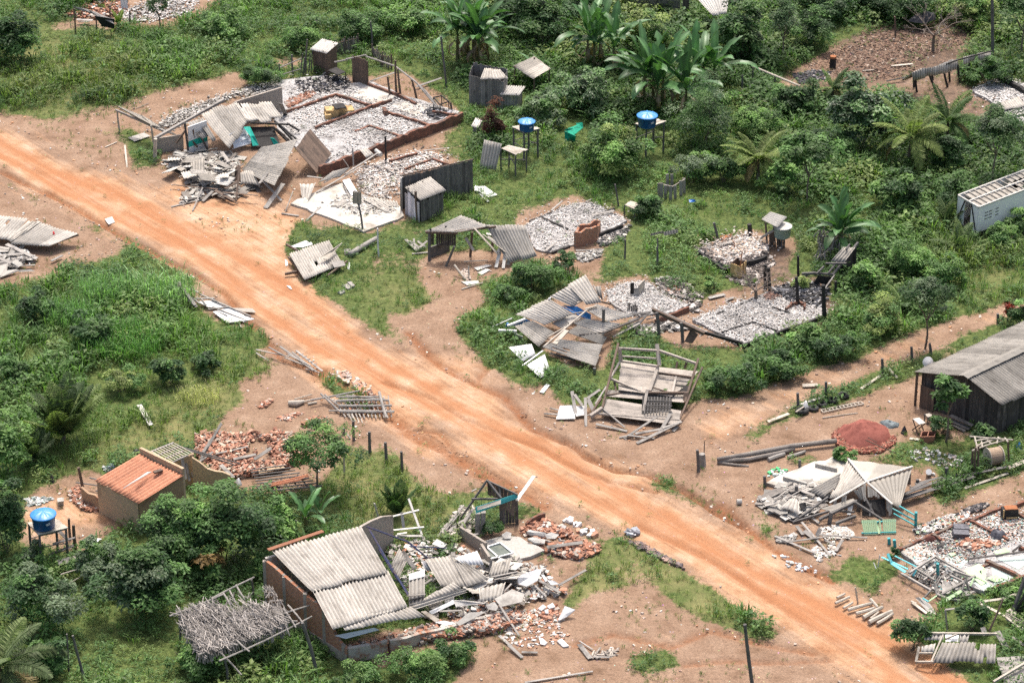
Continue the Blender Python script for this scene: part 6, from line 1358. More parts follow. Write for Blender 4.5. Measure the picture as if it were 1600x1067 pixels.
planks('charred beam lying among the sticks behind the curved brick ring','charred beams in the ash',M_CHAR,[(d,1160,590,.2,1300,530,.4,.12),(d,1000,500,.2,1140,450,.3,.14),(d,1180,560,.2,1310,500,.5,.1),(d,1240,640,.1,1310,560,.4,.1)])
t=thing('burnt_lean_to','burnt lean-to with a few corrugated sheets left on a black frame','lean-to',G(1308,435))
mb=MB();corr(mb,d(1460,200,2.1),d(1540,205,2.1),d(1470,300,1.5),d(1380,290,1.5),ragged=.05);part('roof',mb,M_FIBD,t,smooth=True)
for q in((1265,375,.9,1400,385,.9,.12),(1390,385,.85,1560,170,2.2,.14),(1280,380,.95,1330,330,1.3,.1),(1360,375,1.0,1420,300,1.5,.1),(1480,215,2.05,1505,180,2.2,.1),(1340,310,1.45,1480,310,1.45,.1),(1180,380,.8,1270,375,.85,.14),(1170,420,.3,1230,380,.8,.12)):mb=MB();bar(mb,d(*q[:3]),d(*q[3:6]),q[6]);part('rafter',mb,M_GREYDW,t)
for q in((1340,470,1325,400),(1540,385,1540,200),(1435,440,1435,390)):p,r_=d.px(q[0],q[1]),d.px(q[2],q[3]);mb=MB();pole(mb,G(*p),P(r_[0],r_[1],up_to(p[0],p[1],r_[1])),.1,.09,7);part('post',mb,M_CHAR,t)
mb=MB();slab(mb,d(1420,290,1.2),d(1530,215,1.6),d(1535,390,.1),d(1420,390,.1),.04);part('back_wall',mb,M_CHAR,t);mb=MB();slab(mb,d(1290,390,.8),d(1390,400,.8),d(1370,450,.2),d(1260,440,.2),.05);part('charred_table',mb,M_CHAR,t)
planks(['pale plank lying in the weeds right of the burnt lean-to','slanting charred pole in front of the burnt lean-to'],None,M_GREYW,[(d,1405,440,.2,1550,395,.3,.16),(d,1330,490,.3,1400,390,.9,.1)])
t=thing('dry_leaf_pile','pile of dry brown banana leaves hanging below the banana clump','dry leaves',G(1300,400));mb=MB()
for i in range(150):
 p=P(1285+_g4.uniform(-8,35),400+_g4.uniform(-20,14),0);p[2]=_g4.uniform(.2,1.5);e=p+np.array([_g4.normal(0,.25),_g4.normal(0,.2),-p[2]*.8]);tube(mb,[p,(p+e)/2+_g4.normal(0,.1,3),e],[.03,.05,.015],4,col=_g4.uniform(.7,1.4))
part('dry_leaves',mb,M_THATCH,t)
t=thing('water_tank_hut','brown plank stand with pale roof sheets beside the old green tank','hut',dn(d(970,180)))
mb=MB();corr(mb,d(900,10,1.8),d(960,-40,1.9),d(1075,0,1.85),d(1010,70,1.75),pitch=.2,ragged=.04);part('roof',mb,M_PALE,t,smooth=True)
for x,y,tx,ty in((945,185,935,40),(1000,190,990,55),(1020,205,1015,110),(975,195,975,90)):p,q=d.px(x,y),d.px(tx,ty);mb=MB();bar(mb,G(*p),P(q[0],q[1],up_to(p[0],p[1],q[1])),.3,.1);part('board',mb,M_BROWNW,t)
mb=MB();bar(mb,d(900,140,.7),d(990,85,1.3),.12);part('brace',mb,M_GREYW,t)
water_tank(*d.px(1047,128),.75,1.15,.75,'old pale green tank on short posts beside the brown plank stand',M_GTANK,M_PALE,False,.08)
t=thing('tank_stand','short dark posts under the old pale green tank','tank stand',dn(d(1047,128,.75)))
for x,y in((1030,130),(1062,130),(1045,120),(1047,138)):p=d(x,y,.74);mb=MB();pole(mb,dn(p),p,.07,.07,6);part('post',mb,M_GREYDW,t)
t=thing('burnt_hut_ruin','small raised burnt floor with a scorched crate in front','burnt house',dn(d(700,250)))
floor_part(t,d,[(480,215),(600,190),(800,120),(960,200),(930,255),(680,325),(560,280)],.35,M_ASHF,.38)
lowwalls(t,d,[((480,225),(660,345),.42),((660,345),(940,255),.42)],M_CHAR,.14)
heap('ash_debris','pinkish chips and ash on the small raised burnt floor',d.poly((480,215),(600,190),(800,120),(960,200),(930,255),(680,325),(560,280)),1100,(.06,.34),(.01,.035),.5,([(.52,.45,.38),(.55,.52,.49),(.34,.29,.26),(.06,.055,.05),(.45,.3,.2)],[4,4,2,2,1.4]),.28)
heap('charcoal_debris','charcoal and grey chips around the small raised burnt floor',d.poly((440,220),(560,310),(660,380),(700,440),(860,470),(1000,300),(960,250),(680,340),(480,200)),900,(.05,.3),(.015,.05),.08,([(.06,.05,.045),(.2,.17,.15),(.45,.4,.36)],[3,2,1.6]),.25)
t=thing('crate','scorched wooden crate standing before the small raised burnt floor','crate',dn(d(745,415)))
A,B=dn(d(695,400)),dn(d(760,420));Cc=B+np.array([.45,.75,0]);D=A+np.array([.45,.75,0])
mb=MB();boards(mb,A,B,.95,.95,.25,.03,.0,.01);part('front',mb,M_CARD,t);mb=MB();boards(mb,B,Cc,.95,.95,.16,.03,.03,.01,.3);part('side',mb,M_CARD,t);mb=MB();boards(mb,D,A,.95,.95,.2,.03,.02,.01);part('side',mb,M_BROWNW,t);mb=MB();boards(mb,Cc,D,.9,.9,.2,.03,.02,.05);part('back',mb,M_BROWNW,t)
mb=MB();pole(mb,B+Z3*.9,B+Z3*1.9+np.array([.1,.2,0]),.04,.03,5);part('rod',mb,M_RUST,t)
t=thing('rusty_sheet','orange rusty sheet lying behind the small burnt floor','sheet',dn(d(670,130)));mb=MB();slab(mb,d(625,125,.25),d(700,112,.3),d(720,135,.15),d(640,160,.1),.03);part('sheet',mb,M_RUST,t)
p,q=d.px(620,160),d.px(585,35);post(p[0],p[1],q[0],q[1],.09,'leaning grey post by the orange rusty sheet',M_GREYDW)
p,q=d.px(835,130),d.px(825,45);post(p[0],p[1],q[0],q[1],.17,'thick burnt tree stump behind the small burnt floor',M_CHAR,'tree_stump','stump')
p,q=d.px(725,240),d.px(722,165);post(p[0],p[1],q[0],q[1],.04,'thin rusty rod standing in the small burnt floor',M_RUST,'rod','rod')
planks(['pale beam lying at the back of the small burnt floor','white board on the small burnt floor','dark stump of beam in the grass before the ash floor','grey flat timber beside the patch of grass before the ash floor'],None,M_GREYW,[(d,735,165,.6,800,135,.7,.14),(d,620,185,.5,710,168,.5,.16),(d,670,560,.1,720,540,.12,.24),(d,550,545,.08,660,520,.08,.3)])
f_=Zm(1170,680,280/1423);g_=Zm(1370,760,230/1227);w7=Zm(800,800);w8=Zm(1200,800)
t=thing('toppled_hut_frame','toppled open timber hut frame with a grey board floor beside the road','hut frame',dn(v3(800,350)))
def pan(q,n,gap=.01,miss=0.0):mb=MB();plankpanel(mb,*[v3(*p)for p in q],n,gap,.03,.05,miss,.12);part('floor_boards',mb,M_GREYW2,t)
M_GREYW2=mat_wood('floor_board_wood',(.26,.225,.19),(.43,.385,.335),(.17,.15,.13))
pan(((680,130,1.0),(665,300,.9),(1000,340,.8),(1170,185,.9)),9)
pan(((590,355,.6),(560,455,.35),(1040,520,.3),(1060,430,.5)),5,.015)
pan(((600,300,.75),(590,340,.65),(1090,380,.6),(1100,320,.7)),2)
for q in((565,410,.5,665,10,2.6,.12),(620,220,1.2,680,115,1.6,.1),(660,40,2.4,905,55,2.3,.12),(905,15,2.5,922,150,1.5,.2),(672,40,2.4,680,125,1.5,.22),(920,55,2.3,1150,135,1.7,.12),(690,90,1.9,910,105,1.8,.08),(1165,105,1.9,1080,380,.6,.12),(1190,160,1.6,1050,480,.3,.1),(610,228,1.2,830,320,.8,.12),(830,320,.9,1100,320,.9,.14),(845,300,1.2,820,455,.3,.16),(910,165,1.3,860,310,.9,.18),(680,120,1.3,920,155,1.25,.12),(915,195,1.2,1140,225,1.1,.12),(1025,220,1.1,1000,330,.8,.12),(1090,320,.9,1085,375,.5,.3),(1035,125,1.6,1025,165,1.3,.1),(1090,130,1.7,1080,165,1.3,.1),(860,280,1.0,1000,320,.8,.06),(640,250,1.0,650,310,.7,.1),(690,255,1.0,680,300,.7,.08),(580,335,.7,690,320,.7,.08),(490,465,.3,565,415,.55,.2),(500,440,.4,560,350,.8,.1),(540,450,.35,1050,490,.35,.1)):
 mb=MB();bar(mb,v3(*q[:3]),v3(*q[3:6]),q[6],col=_g4.uniform(.8,1.2));part('frame_timber',mb,M_GREYW2 if _g4.random()<.6 else M_BROWNW,t)
mb=MB();slab(mb,v3(815,340,.8),v3(1000,350,.8),v3(990,455,.4),v3(810,455,.4),.04);part('charred_floor',mb,M_CHAR,t)
for k in range(9):mb=MB();bar(mb,v3(835+k*19,345,.85),v3(828+k*19,450,.5),.05,.05);part('slat',mb,M_GREYDW,t)
for y in(365,395,430):mb=MB();bar(mb,v3(830,y,.9-.0025*(y-340)),v3(1000,y+6,.9-.0025*(y-340)),.05,.05);part('slat',mb,M_GREYDW,t)
mb=MB();slab(mb,v3(1020,265,.9),v3(1120,275,.9),v3(1085,320,.7),v3(1000,310,.7),.04);part('charred_floor',mb,M_CHAR,t)
planks('loose grey plank fallen in front of the toppled timber hut frame','planks before the toppled frame',M_GREYW,[(v3,525,515,.15,720,560,.05,.2),(v3,770,575,.2,940,545,.25,.24),(v3,700,605,.05,905,470,.6,.18),(v3,780,635,.05,1055,500,.35,.2),(v3,925,565,.2,995,440,.6,.2),(v3,720,585,.2,890,605,.05,.16),(v3,670,600,.05,760,580,.15,.12),(v3,1005,560,.05,1035,530,.1,.2),(v3,570,420,.5,705,535,.1,.12),(v3,940,540,.3,1060,500,.35,.14)])
planks('grey board standing in the pile left of the toppled timber hut frame','boards left of the toppled frame',M_GREYW,[(v3,375,310,1.0,400,455,.2,.2),(v3,390,330,.9,440,400,.5,.2),(v3,458,350,.9,462,530,.0,.16),(v3,470,355,.8,550,300,.8,.16),(v3,475,360,.8,520,450,.3,.24),(v3,200,450,.1,290,455,.2,.14),(v3,235,415,.1,300,430,.15,.1),(v3,400,462,.15,520,458,.2,.1),(v3,520,390,.5,590,280,1.0,.1)])
for k,q in enumerate([[(300,400,.4),(390,395,.4),(395,480,.15),(275,482,.12)],[(390,400,.45),(470,400,.4),(460,455,.2),(400,465,.2)]]):broken(['largest white board left of the toppled timber hut frame','smaller white board overlapping the largest one left of the hut frame'][k],v3,q,.03,M_WHITE,'board','board')
planks(['small white board lying on the dirt left of the toppled hut frame'],None,M_WHITE,[(v3,185,320,.04,225,268,.06,.26)])
broken('white scrap lying on the driveway dirt',v2,[(1295,125,.05),(1325,128,.05),(1318,140,.05),(1300,138,.05)],.06,M_WHITE,'paper_scrap','litter')
for x0,y0,x1,y1,lb in((190,415,185,320,'fence post at the near corner of the tyre row'),(367,355,362,250,'fence post at the far end of the tyre row'),(720,200,713,105,'fence post beside the small leaning board near the side path'),(900,120,896,32,'fence post on the weedy strip left of the plank barn'),(1020,80,1010,10,'fence post nearest the dark small leaved tree'),(200,795,198,738,'short stump post behind the collapsed hipped roof'),(415,705,412,672,'low stump between the fallen trunk and the red clay heap')):
 p,q=v4.px(x0,y0),v4.px(x1,y1);post(p[0],p[1],q[0],q[1],.095,lb,M_GREYDW,group='fence posts along the side path')
p,q=u8.px(1438,950),u8.px(1436,893);post(p[0],p[1],q[0],q[1],.1,'grey fence post on the side path near the red flowers',M_GREYDW,group='fence posts along the side path')
p,q=v3.px(1165,810),v3.px(1158,675);post(p[0],p[1],q[0],q[1],.1,'tall post at the corner where the side path meets the road',M_GREYDW)
p,q=v3.px(1192,775),v3.px(1188,700);post(p[0],p[1],q[0],q[1],.2,'thick short stump at the tip of the fallen trunks',M_GREYW,'tree_stump','stump')
p,q=v3.px(1202,740),v3.px(1203,620);post(p[0],p[1],q[0],q[1],.03,'thin rod beside the thick short stump',M_BROWNW,'rod','rod')
p,q=v3.px(1582,905),v3.px(1578,838);post(p[0],p[1],q[0],q[1],.1,'short dark post left of the pale concrete floor',M_GREYDW)
def tyre(px,py,r,label):
 f=G(px,py);mb=MB();n=24;k=10;w=r*.34;V=[f+np.array([(r-w+w*math.cos(b))*math.cos(a),(r-w+w*math.cos(b))*math.sin(a),w*.95+w*.95*math.sin(b)])for a in np.linspace(0,6.283,n,endpoint=False)for b in np.linspace(0,6.283,k,endpoint=False)]
 mb.add(V,[(i*k+j,((i+1)%n)*k+j,((i+1)%n)*k+(j+1)%k,i*k+(j+1)%k)for i in range(n)for j in range(k)]);single('tyre',label,'tyre',mb,M_TYRE,'tyres used as planters',smooth=True)
for x,y,r,lb in((470,345,.36,'old tyre planter farthest right in the row by the fence'),(402,375,.36,'old tyre planter second from the right in the row'),(338,397,.33,'old tyre planter in the middle of the row'),(283,425,.33,'old tyre planter beside the white bag'),(212,440,.42,'largest old tyre planter with a white bag on it')):p=v4.px(x,y);tyre(p[0],p[1],r,lb)
mb=MB();mound(mb,v4.poly((215,400),(250,395),(258,430),(235,450),(212,430)),.5,rough=.3);single('white_bag','white plastic bag on the largest tyre planter','bag',mb,M_WHITE)
t=thing('ladder','old wooden ladder lying on the dirt near the tyre row','ladder',dn(v4(460,415)))
for q in((345,440,600,388),(330,425,580,375)):mb=MB();pole(mb,v4(q[0],q[1],.1),v4(q[2],q[3],.1),.045,.04,6,.005);part('rail',mb,M_PALEW,t)
for k in range(12):f=k/11;mb=MB();bar(mb,v4(345+255*f,440-52*f,.12),v4(330+250*f,425-50*f,.12),.05,.04);part('rung',mb,M_PALEW,t)
mb=MB();pole(mb,v4(340,475,.05),v4(560,445,.05),.035,.03,6,.01);single('pole','thin pole lying parallel in front of the ladder','pole',mb,M_PALEW)
planks(['pale board lying along the weedy edge by the fence post','short grey board leaning beside the fence post','long pale log along the edge of the side path','grey board lying on the concrete strip behind the tyres','dark brush strip lying on the side path'],None,M_PALEW,[(v4,580,295,.08,715,205,.1,.16),(v4,755,170,.5,810,228,.05,.16),(v4,0,500,.15,130,450,.15,.2),(v4,175,440,.5,225,405,.5,.12),(v4,215,275,.1,310,270,.12,.3)])
mb=MB();slab(mb,v4(135,415,.12),v4(155,400,.12),v4(360,330,.12),v4(355,345,.12),.12);single('kerb_strip','mossy concrete strip behind the tyre row','kerb',mb,M_CONC)
mb=MB();mound(mb,v4.poly((410,570),(450,530),(560,505),(690,510),(760,545),(780,600),(720,650),(600,685),(500,670),(440,620)),.85,rough=.22);xy=pts_in(v4.poly((420,580),(560,515),(690,520),(770,600),(620,670),(480,660)),1500,_g4)
single('red_clay_heap','heap of dark red clay in the middle of the yard','soil heap',mb,M_CLAY,smooth=True)
heap('clay_crumbs','dark red crumbs scattered round the clay heap',v4.poly((400,590),(440,545),(480,620),(560,680),(700,660),(790,600),(800,640),(700,700),(520,700),(430,650)),1400,(.05,.2),(.04,.12),.1,([(.28,.1,.07),(.36,.15,.1),(.3,.2,.14)],[3,2,1]),.4)
planks('thin pole leaning on the red clay heap','poles on the clay heap',M_BROWNW,[(v4,610,615,.8,845,720,.05,.06),(v4,625,600,.9,680,630,.7,.05)],rnd=True)
mb=MB();mound(mb,v4.poly((690,500),(740,490),(825,510),(820,540),(760,550),(720,530)),.3,rough=.3);single('crumpled_tarp','crumpled dark tarpaulin behind the red clay heap','tarp',mb,mat_mottled('dark_tarp',(.04,.06,.07),(.2,.24,.25),(.015,.015,.02),3,9,.6))
mb=MB();mound(mb,v4.poly((825,580),(840,555),(865,550),(872,575),(850,592)),.4,rough=.3);single('black_bag','black bag lying between the clay heap and the folding table','bag',mb,M_TARP)
t=thing('folding_table','small pale folding table with crossed legs by the plank barn','table',dn(v4(945,530)));A=[v4(905,480,.75),v4(945,472,.75),v4(985,505,.75),v4(945,515,.75)]
mb=MB();slab(mb,*A,th=.04);part('tabletop',mb,M_PALE,t)
for i,j in((0,3),(3,0),(1,2),(2,1)):mb=MB();bar(mb,dn(A[i]),A[j]-Z3*.04,.05);part('leg',mb,M_BROWNW,t)
t=thing('stool','small pale stool beside the papaya tree','stool',dn(v4(1005,500)));A=[v4(980,452,.5),v4(1010,445,.5),v4(1032,462,.5),v4(1000,470,.5)];mb=MB();slab(mb,*A,th=.05);part('seat',mb,M_PALEW,t)
for p in A:mb=MB();bar(mb,dn(p),p,.06);part('leg',mb,M_GREYDW,t)
t=thing('open_crate','open brown wooden box with dividers beside the folding table','box',dn(v4(990,615)))
A,B,Cc,D=v4(950,635),v4(1035,633),v4(1045,600),v4(960,602);h=.45
for p,q in((A,B),(B,Cc),(Cc,D),(D,A),((A+B)/2,(Cc+D)/2)):mb=MB();wall(mb,dn(p),dn(q),h,.05);part('side',mb,M_REDW,t)
mb=MB();slab(mb,A+Z3*.05,B+Z3*.05,Cc+Z3*.05,D+Z3*.05,.04);part('bottom',mb,M_BROWNW,t)
planks(['short pale board lying left of the open brown box'],None,M_PALEW,[(v4,885,605,.06,945,612,.1,.2)])
mb=MB();f=v4(1000,130,.5);n=20;V=[f+np.array([.32*r*math.cos(a),.16*r*math.sin(a)-.16*(1-r*r),.32*r*math.sin(a)])for r in(0.05,.5,1)for a in np.linspace(0,6.283,n,endpoint=False)];mb.add(V,[(i*n+k,i*n+(k+1)%n,(i+1)*n+(k+1)%n,(i+1)*n+k)for i in range(2)for k in range(n)]);part_t=thing('satellite_dish','white satellite dish on a short mast behind the plank barn','dish',dn(f));part('dish',mb,M_WHITE,part_t,smooth=True);mb=MB();bar(mb,dn(f),f-Z3*.1,.05);part('mast',mb,M_GREYDW,part_t)
t=thing('plank_barn','dark plank barn with a grey corrugated gable roof at the right edge','barn',dn(v4(1300,560)))
L_,R_,E_=P(1427,581,2.15),P(1507,587,3.15),P(1567,634,2.1);back=dn(P(1600,543,3.15))-dn(R_);back=nrm(back)*11
mb=MB();corr(mb,R_+back-Z3*.02,R_-Z3*.02,L_,L_+back,amp=.035,ragged=.03,seed=3);part('roof',mb,M_BARN,t,smooth=True)
mb=MB();corr(mb,R_-Z3*.02,R_+back-Z3*.02,E_+back,E_,amp=.035,ragged=.03,seed=5);roof_=part('roof',mb,M_BARN,t,smooth=True)
s_=nrm(dn(E_-L_));n_=np.array([s_[1],-s_[0],0])*.02
def roofcap(mb,P0,P1):
 m=26;gp=np.array([[P0+(P1-P0)*i/m+s_*o+Z3*(.06-abs(o)*.28+(.02 if i%2 else 0))for o in(-.32,0,.32)]for i in range(m+1)]);grid(mb,m+1,3,gp,gp.copy(),1.0,.02,Z3)
mb=MB();roofcap(mb,R_-nrm(back)*.1,R_+back);part('ridge_cap',mb,M_BARN,roof_)
ins=nrm(back)*.35;LW,EW=dn(L_)+s_*.35+ins,dn(E_)-s_*.35+ins;mid=dn(R_)+ins
mb=MB();boards(mb,LW+(mid-LW)*.02,mid,2.25,3.0,.2,rag=.0,tone=.28);boards(mb,mid,EW,3.0,2.2,.2,rag=.0,seed=4,tone=.28);part('front_wall',mb,M_DARKW,t)
mb=MB();boards(mb,EW,EW+back*.95,2.15,2.15,.2,rag=.0,seed=7,tone=.28);part('side_wall',mb,M_DARKW,t)
mb=MB();boards(mb,LW+back*.95,LW,2.15,2.15,.2,rag=.0,seed=8);part('side_wall',mb,M_DARKW,t)
mb=MB();p=dn(L_)+s_*.2+nrm(back)*.1;bar(mb,p,p+Z3*2.1,.14);part('porch_post',mb,M_BROWNW,t)
mb=MB();boards(mb,LW-[.1,.35,0],LW-[.1,.35,0]+s_*.95,1.5,1.5,.2,rag=.0);part('porch_panel',mb,M_BROWNW,t)
planks('grey board stacked against the front of the plank barn','boards against the barn',M_GREYDW,[(v4,1140,460,.5,1280,525,.35,.3),(v4,1140,490,.3,1260,545,.15,.3),(v4,1160,520,.15,1230,560,.1,.25)])
t=thing('dead_log','long pale fallen tree trunk lying beside the red clay heap','log',dn(f_(350,110)))
mb=MB();tube(mb,[f_(-250,190,.3),f_(0,150,.32),f_(350,85,.33),f_(695,45,.3)],[.11,.14,.15,.15],10);part('trunk',mb,M_LOG,t,smooth=True)
for q,r in(([(-250,205,.15),(0,190,.2),(240,140,.2),(360,105,.2)],.12),([(-250,215,.1),(-100,235,.08),(0,245,.05)],.07)):mb=MB();tube(mb,[f_(*p)for p in q],r,8);part('limb',mb,M_LOG,t)
planks(['thick grey log lying below the fallen trunk','short grey log right of the thick one below the fallen trunk'],None,M_GREYW,[(f_,155,195,.12,285,150,.12,.26),(f_,310,175,.1,448,130,.1,.2)],rnd=True)
t=thing('collapsed_hip_roof','collapsed pavilion with a pale hipped corrugated roof over broken timbers','collapsed house',dn(f_(950,560)))
AP=(935,372,1.4)
for q,sd in(((AP,(790,195,1.15),(640,510,.75),(800,470,1.0)),1),(((790,192,1.15),(1300,250,1.35),(1300,250,1.35),AP),0),((AP,(1295,252,1.35),(1195,578,.65),(1135,560,.7)),2),(((715,315,.95),(520,430,.45),(600,490,.45),(650,470,.6)),3)):
 A,B,Cc,D=[f_(*p)for p in q];mb=MB()
 if sd==0:corr(mb,f_(790,192,1.15),f_(1302,250,1.35),f_(945,365,1.41),f_(930,365,1.41),amp=.02,pitch=.55,ragged=.02)
 elif sd==1:corr(mb,f_(790,195,1.17),f_(940,375,1.4),f_(780,470,.85),f_(640,500,.5),ragged=.04,seed=4)
 elif sd==2:corr(mb,f_(938,372,1.41),f_(1298,255,1.36),f_(1198,580,.65),f_(1140,545,.8),ragged=.02,pitch=.2,amp=.025)
 else:corr(mb,f_(725,305,1.05),f_(690,420,.7),f_(600,490,.4),f_(480,440,.35),ragged=.08,seed=6)
 roof_=part('roof',mb,M_FIB if sd in(1,3)else M_CREAM,t,smooth=True)
for p,q in(((790,190,1.2),AP),(AP,(1300,250,1.4)),(AP,(1140,550,.85)),(AP,(640,540,.6))):mb=MB();bar(mb,f_(*p)+Z3*.04,f_(*q)+Z3*.04,.12,.05);part('ridge_cap',mb,M_PALE,roof_)
for q in(((830,440,1.35),(930,385,1.6),(930,500,1.0),(880,500,.9)),((940,385,1.6),(1040,480,1.1),(1040,495,1.0),(945,495,1.0)),((740,490,1.0),(780,470,1.1),(770,540,.7),(735,540,.65)),((1090,500,.95),(1140,545,.8),(1135,620,.3),(1095,615,.3)),((680,520,.8),(700,510,.85),(690,560,.5),(670,560,.5))):mb=MB();plankpanel(mb,*[f_(*p)for p in q],5,.05,.02,.1);part('fascia_boards',mb,M_CREAM,t)
for x0,y0,x1,y1 in((1340,410,1340,350),(1270,380,1275,300),(870,600,885,480),(640,700,655,610),(375,485,378,400)):p,q=f_.px(x0,y0),f_.px(x1,y1);mb=MB();pole(mb,G(*p),P(q[0],q[1],up_to(p[0],p[1],q[1])),.12,.1,8);part('post',mb,M_GREYDW,t)
for q in((840,530,1.0,1060,670,.2,.12),(560,670,.3,860,520,.9,.14),(690,700,.2,850,640,.4,.14),(350,690,.1,630,490,.8,.1),(350,690,.1,640,600,.5,.1),(920,490,1.0,990,620,.4,.1),(720,600,.4,840,610,.5,.1),(960,640,.4,970,540,.9,.08)):mb=MB();bar(mb,f_(*q[:3]),f_(*q[3:6]),q[6]);part('timber',mb,M_GREYDW,t)
mb=MB();slab(mb,f_(570,580,.5),f_(830,500,.8),f_(850,525,.75),f_(650,605,.4),.04);part('ceiling_board',mb,M_CREAM,t)
mb=MB();slab(mb,f_(790,560,.5),f_(830,555,.5),f_(810,630,.2),f_(780,628,.2),.03);part('ceiling_board',mb,M_WHITE,t)
mb=MB();slab(mb,f_(900,520,.8),f_(1080,500,.8),f_(1090,640,.1),f_(900,640,.1),.03);part('dark_interior_panel',mb,M_CHAR,t)
t=thing('concrete_floor','cream concrete floor with two low sills behind the collapsed hipped roof','slab',dn(f_(450,300)))
floor_part(t,f_,[(140,375),(400,260),(670,165),(780,215),(720,320),(500,440),(300,440)],.2,M_SCREED,.25)
for q in((530,228,700,268),(275,332,460,385)):mb=MB();wall(mb,dn(f_(q[0],q[1],.35)),dn(f_(q[2],q[3],.35)),.22,.14,z0=.2);part('sill',mb,M_CONC,t)
heap('roof_debris','shattered grey roof boards on the near side of the cream concrete floor',f_.poly((90,540),(300,410),(460,400),(640,470),(560,560),(450,640),(340,680),(200,610)),300,(.4,1.25),(.012,.02),.28,([(.40,.38,.34),(.30,.28,.25),(.2,.18,.16),(.5,.48,.44)],[4,3,1.5,2]),.16,0,(.15,.6))
heap('white_debris','white plaster chips strewn between the hipped roof and the road',f_.poly((500,880),(560,740),(700,720),(820,760),(860,880),(760,960),(560,1010),(520,960)),1000,(.05,.22),(.015,.05),.05,([(.62,.6,.56),(.5,.47,.42),(.36,.3,.25)],[4,3,1.5]),.25,.2)
heap('white_debris','pale chips in the small heap by the road edge',f_.poly((210,820),(300,800),(380,790),(330,860),(240,850)),160,(.06,.3),(.015,.05),.06,GREYP,.25)
sheet(f_,((400,520,.7),(330,500,.7),(250,570,.45),(400,620,.5)),'curled grey sheet in the heap of shattered boards left of the hipped roof',M_FIB,kink=-.15,ragged=.1,pitch=.2)
sheet(f_,((300,330,.25),(380,380,.3),(420,420,.3),(360,430,.25)),'grey sheet lying across the cream concrete floor',M_FIB,flat=True)
broken('dark box like lump of burnt metal in the shattered boards',f_,[(400,540,.7),(450,530,.75),(460,570,.5),(420,590,.45)],.25,M_CHAR,'metal_lump','scrap')
planks('grey pole lying over the shattered boards left of the hipped roof','poles on the shattered boards',M_GREYW,[(f_,200,515,.4,330,420,.5,.08),(f_,290,510,.4,480,400,.5,.08),(f_,180,490,.3,300,430,.5,.08),(f_,130,560,.3,230,540,.5,.2),(f_,80,480,.4,110,530,.2,.2),(f_,200,600,.3,350,680,.1,.2),(f_,150,590,.25,280,640,.15,.25),(f_,430,530,.6,560,560,.4,.2),(f_,480,640,.2,560,700,.1,.16),(f_,420,440,.5,520,480,.4,.25)])
planks('long grey timber crossing the white chips below the hipped roof','timbers below the hipped roof',M_GREYW,[(f_,205,800,.1,535,940,.1,.14),(f_,300,850,.1,620,805,.25,.13),(f_,420,690,.2,650,960,.05,.13),(f_,560,790,.3,940,815,.1,.12),(f_,690,920,.05,745,830,.3,.2),(f_,380,720,.2,430,790,.1,.2),(f_,540,800,.1,570,740,.5,.3),(f_,600,830,.1,680,870,.05,.14),(f_,440,760,.15,520,820,.1,.25)])
t=thing('picket_gate','fallen pale green picket gate with teal rails','gate',dn(f_(1040,760)))
for y0,y1,h in((690,680,.55),(775,765,.12)):mb=MB();bar(mb,f_(895,y0,h),f_(1170,y1,h),.09,.05);part('rail',mb,M_TEAL,t)
for k in range(18):
 if k in(8,10):continue
 x=905+k*15.3;y=-k*.6;mb=MB();bar(mb,f_(x+18-k*1.2,790+y,.04),f_(x-5,672+y,.68),.085,.03);part('picket',mb,M_LGREEN,t)
mb=MB();bar(mb,f_(1035,780,.1),f_(1020,690,.5),.1,.02);part('brace',mb,M_LGREEN,t)
t=thing('teal_fence','broken teal painted rail fence beside the hipped roof','fence',dn(f_(1320,720)))
for q in((1195,560,1.05,1330,640,.9),(1140,580,.9,1330,680,.55),(1150,620,.5,1325,718,.15)):mb=MB();bar(mb,f_(*q[:3]),f_(*q[3:]),.08,.05);part('rail',mb,M_TEAL,t)
mb=MB();bar(mb,f_(1325,725,0),f_(1328,610,1.15),.14);part('post',mb,M_TEAL,t)
for x0,y0,x1,y1,lb in((1118,862,1112,815,'left of two teal stump posts in the small shrub'),(1162,882,1155,828,'right of two teal stump posts in the small shrub')):p,q=f_.px(x0,y0),f_.px(x1,y1);post(p[0],p[1],q[0],q[1],.08,lb,M_TEAL,square=True)
planks(['white pole leaning in the green lawn patch','shorter white stick lying beside the leaning white pole'],None,M_WHITE,[(f_,1025,1050,.0,1040,950,.8,.06),(f_,1010,1060,.05,990,1010,.3,.06)],rnd=True)
heap('litter','green bottles and white litter beside the concrete floor',f_.poly((160,290),(230,265),(320,280),(270,320),(150,335)),26,(.1,.28),(.05,.12),.05,([(.1,.5,.2),(.7,.7,.68),(.5,.6,.55)],[2,3,1]),.3)
heap('litter','scraps of white plastic and cans on the road edge',w8.poly((0,260),(130,280),(320,360),(280,400),(100,330)),22,(.1,.3),(.04,.1),.04,([(.7,.7,.7),(.45,.48,.5),(.5,.5,.45)],[3,1,1]),.3)
planks('long weathered timber stacked right of the collapsed hipped roof','timbers right of the hipped roof',M_GREYDW,[(f_,1220,500,.5,1423,440,.5,.3),(f_,1230,470,.7,1423,395,.7,.2),(f_,1280,430,.6,1423,365,.6,.18),(v4,830,985,.35,1290,840,.35,.3),(v4,920,890,.3,1090,845,.4,.18),(v4,940,915,.25,1180,830,.4,.18),(v4,1100,860,.35,1500,780,.35,.25)])
planks(['long pale pole lying on the dirt above the tiled floor ruin','pale board in the stack by the drying rack'],None,M_PALEW,[(v4,1225,918,.06,1500,822,.06,.16),(v4,1500,790,.3,1610,745,.3,.3)])
t=thing('pole_rack','rough pole rack platform tied on stakes before the plank barn','rack',dn(v4(1300,800)))
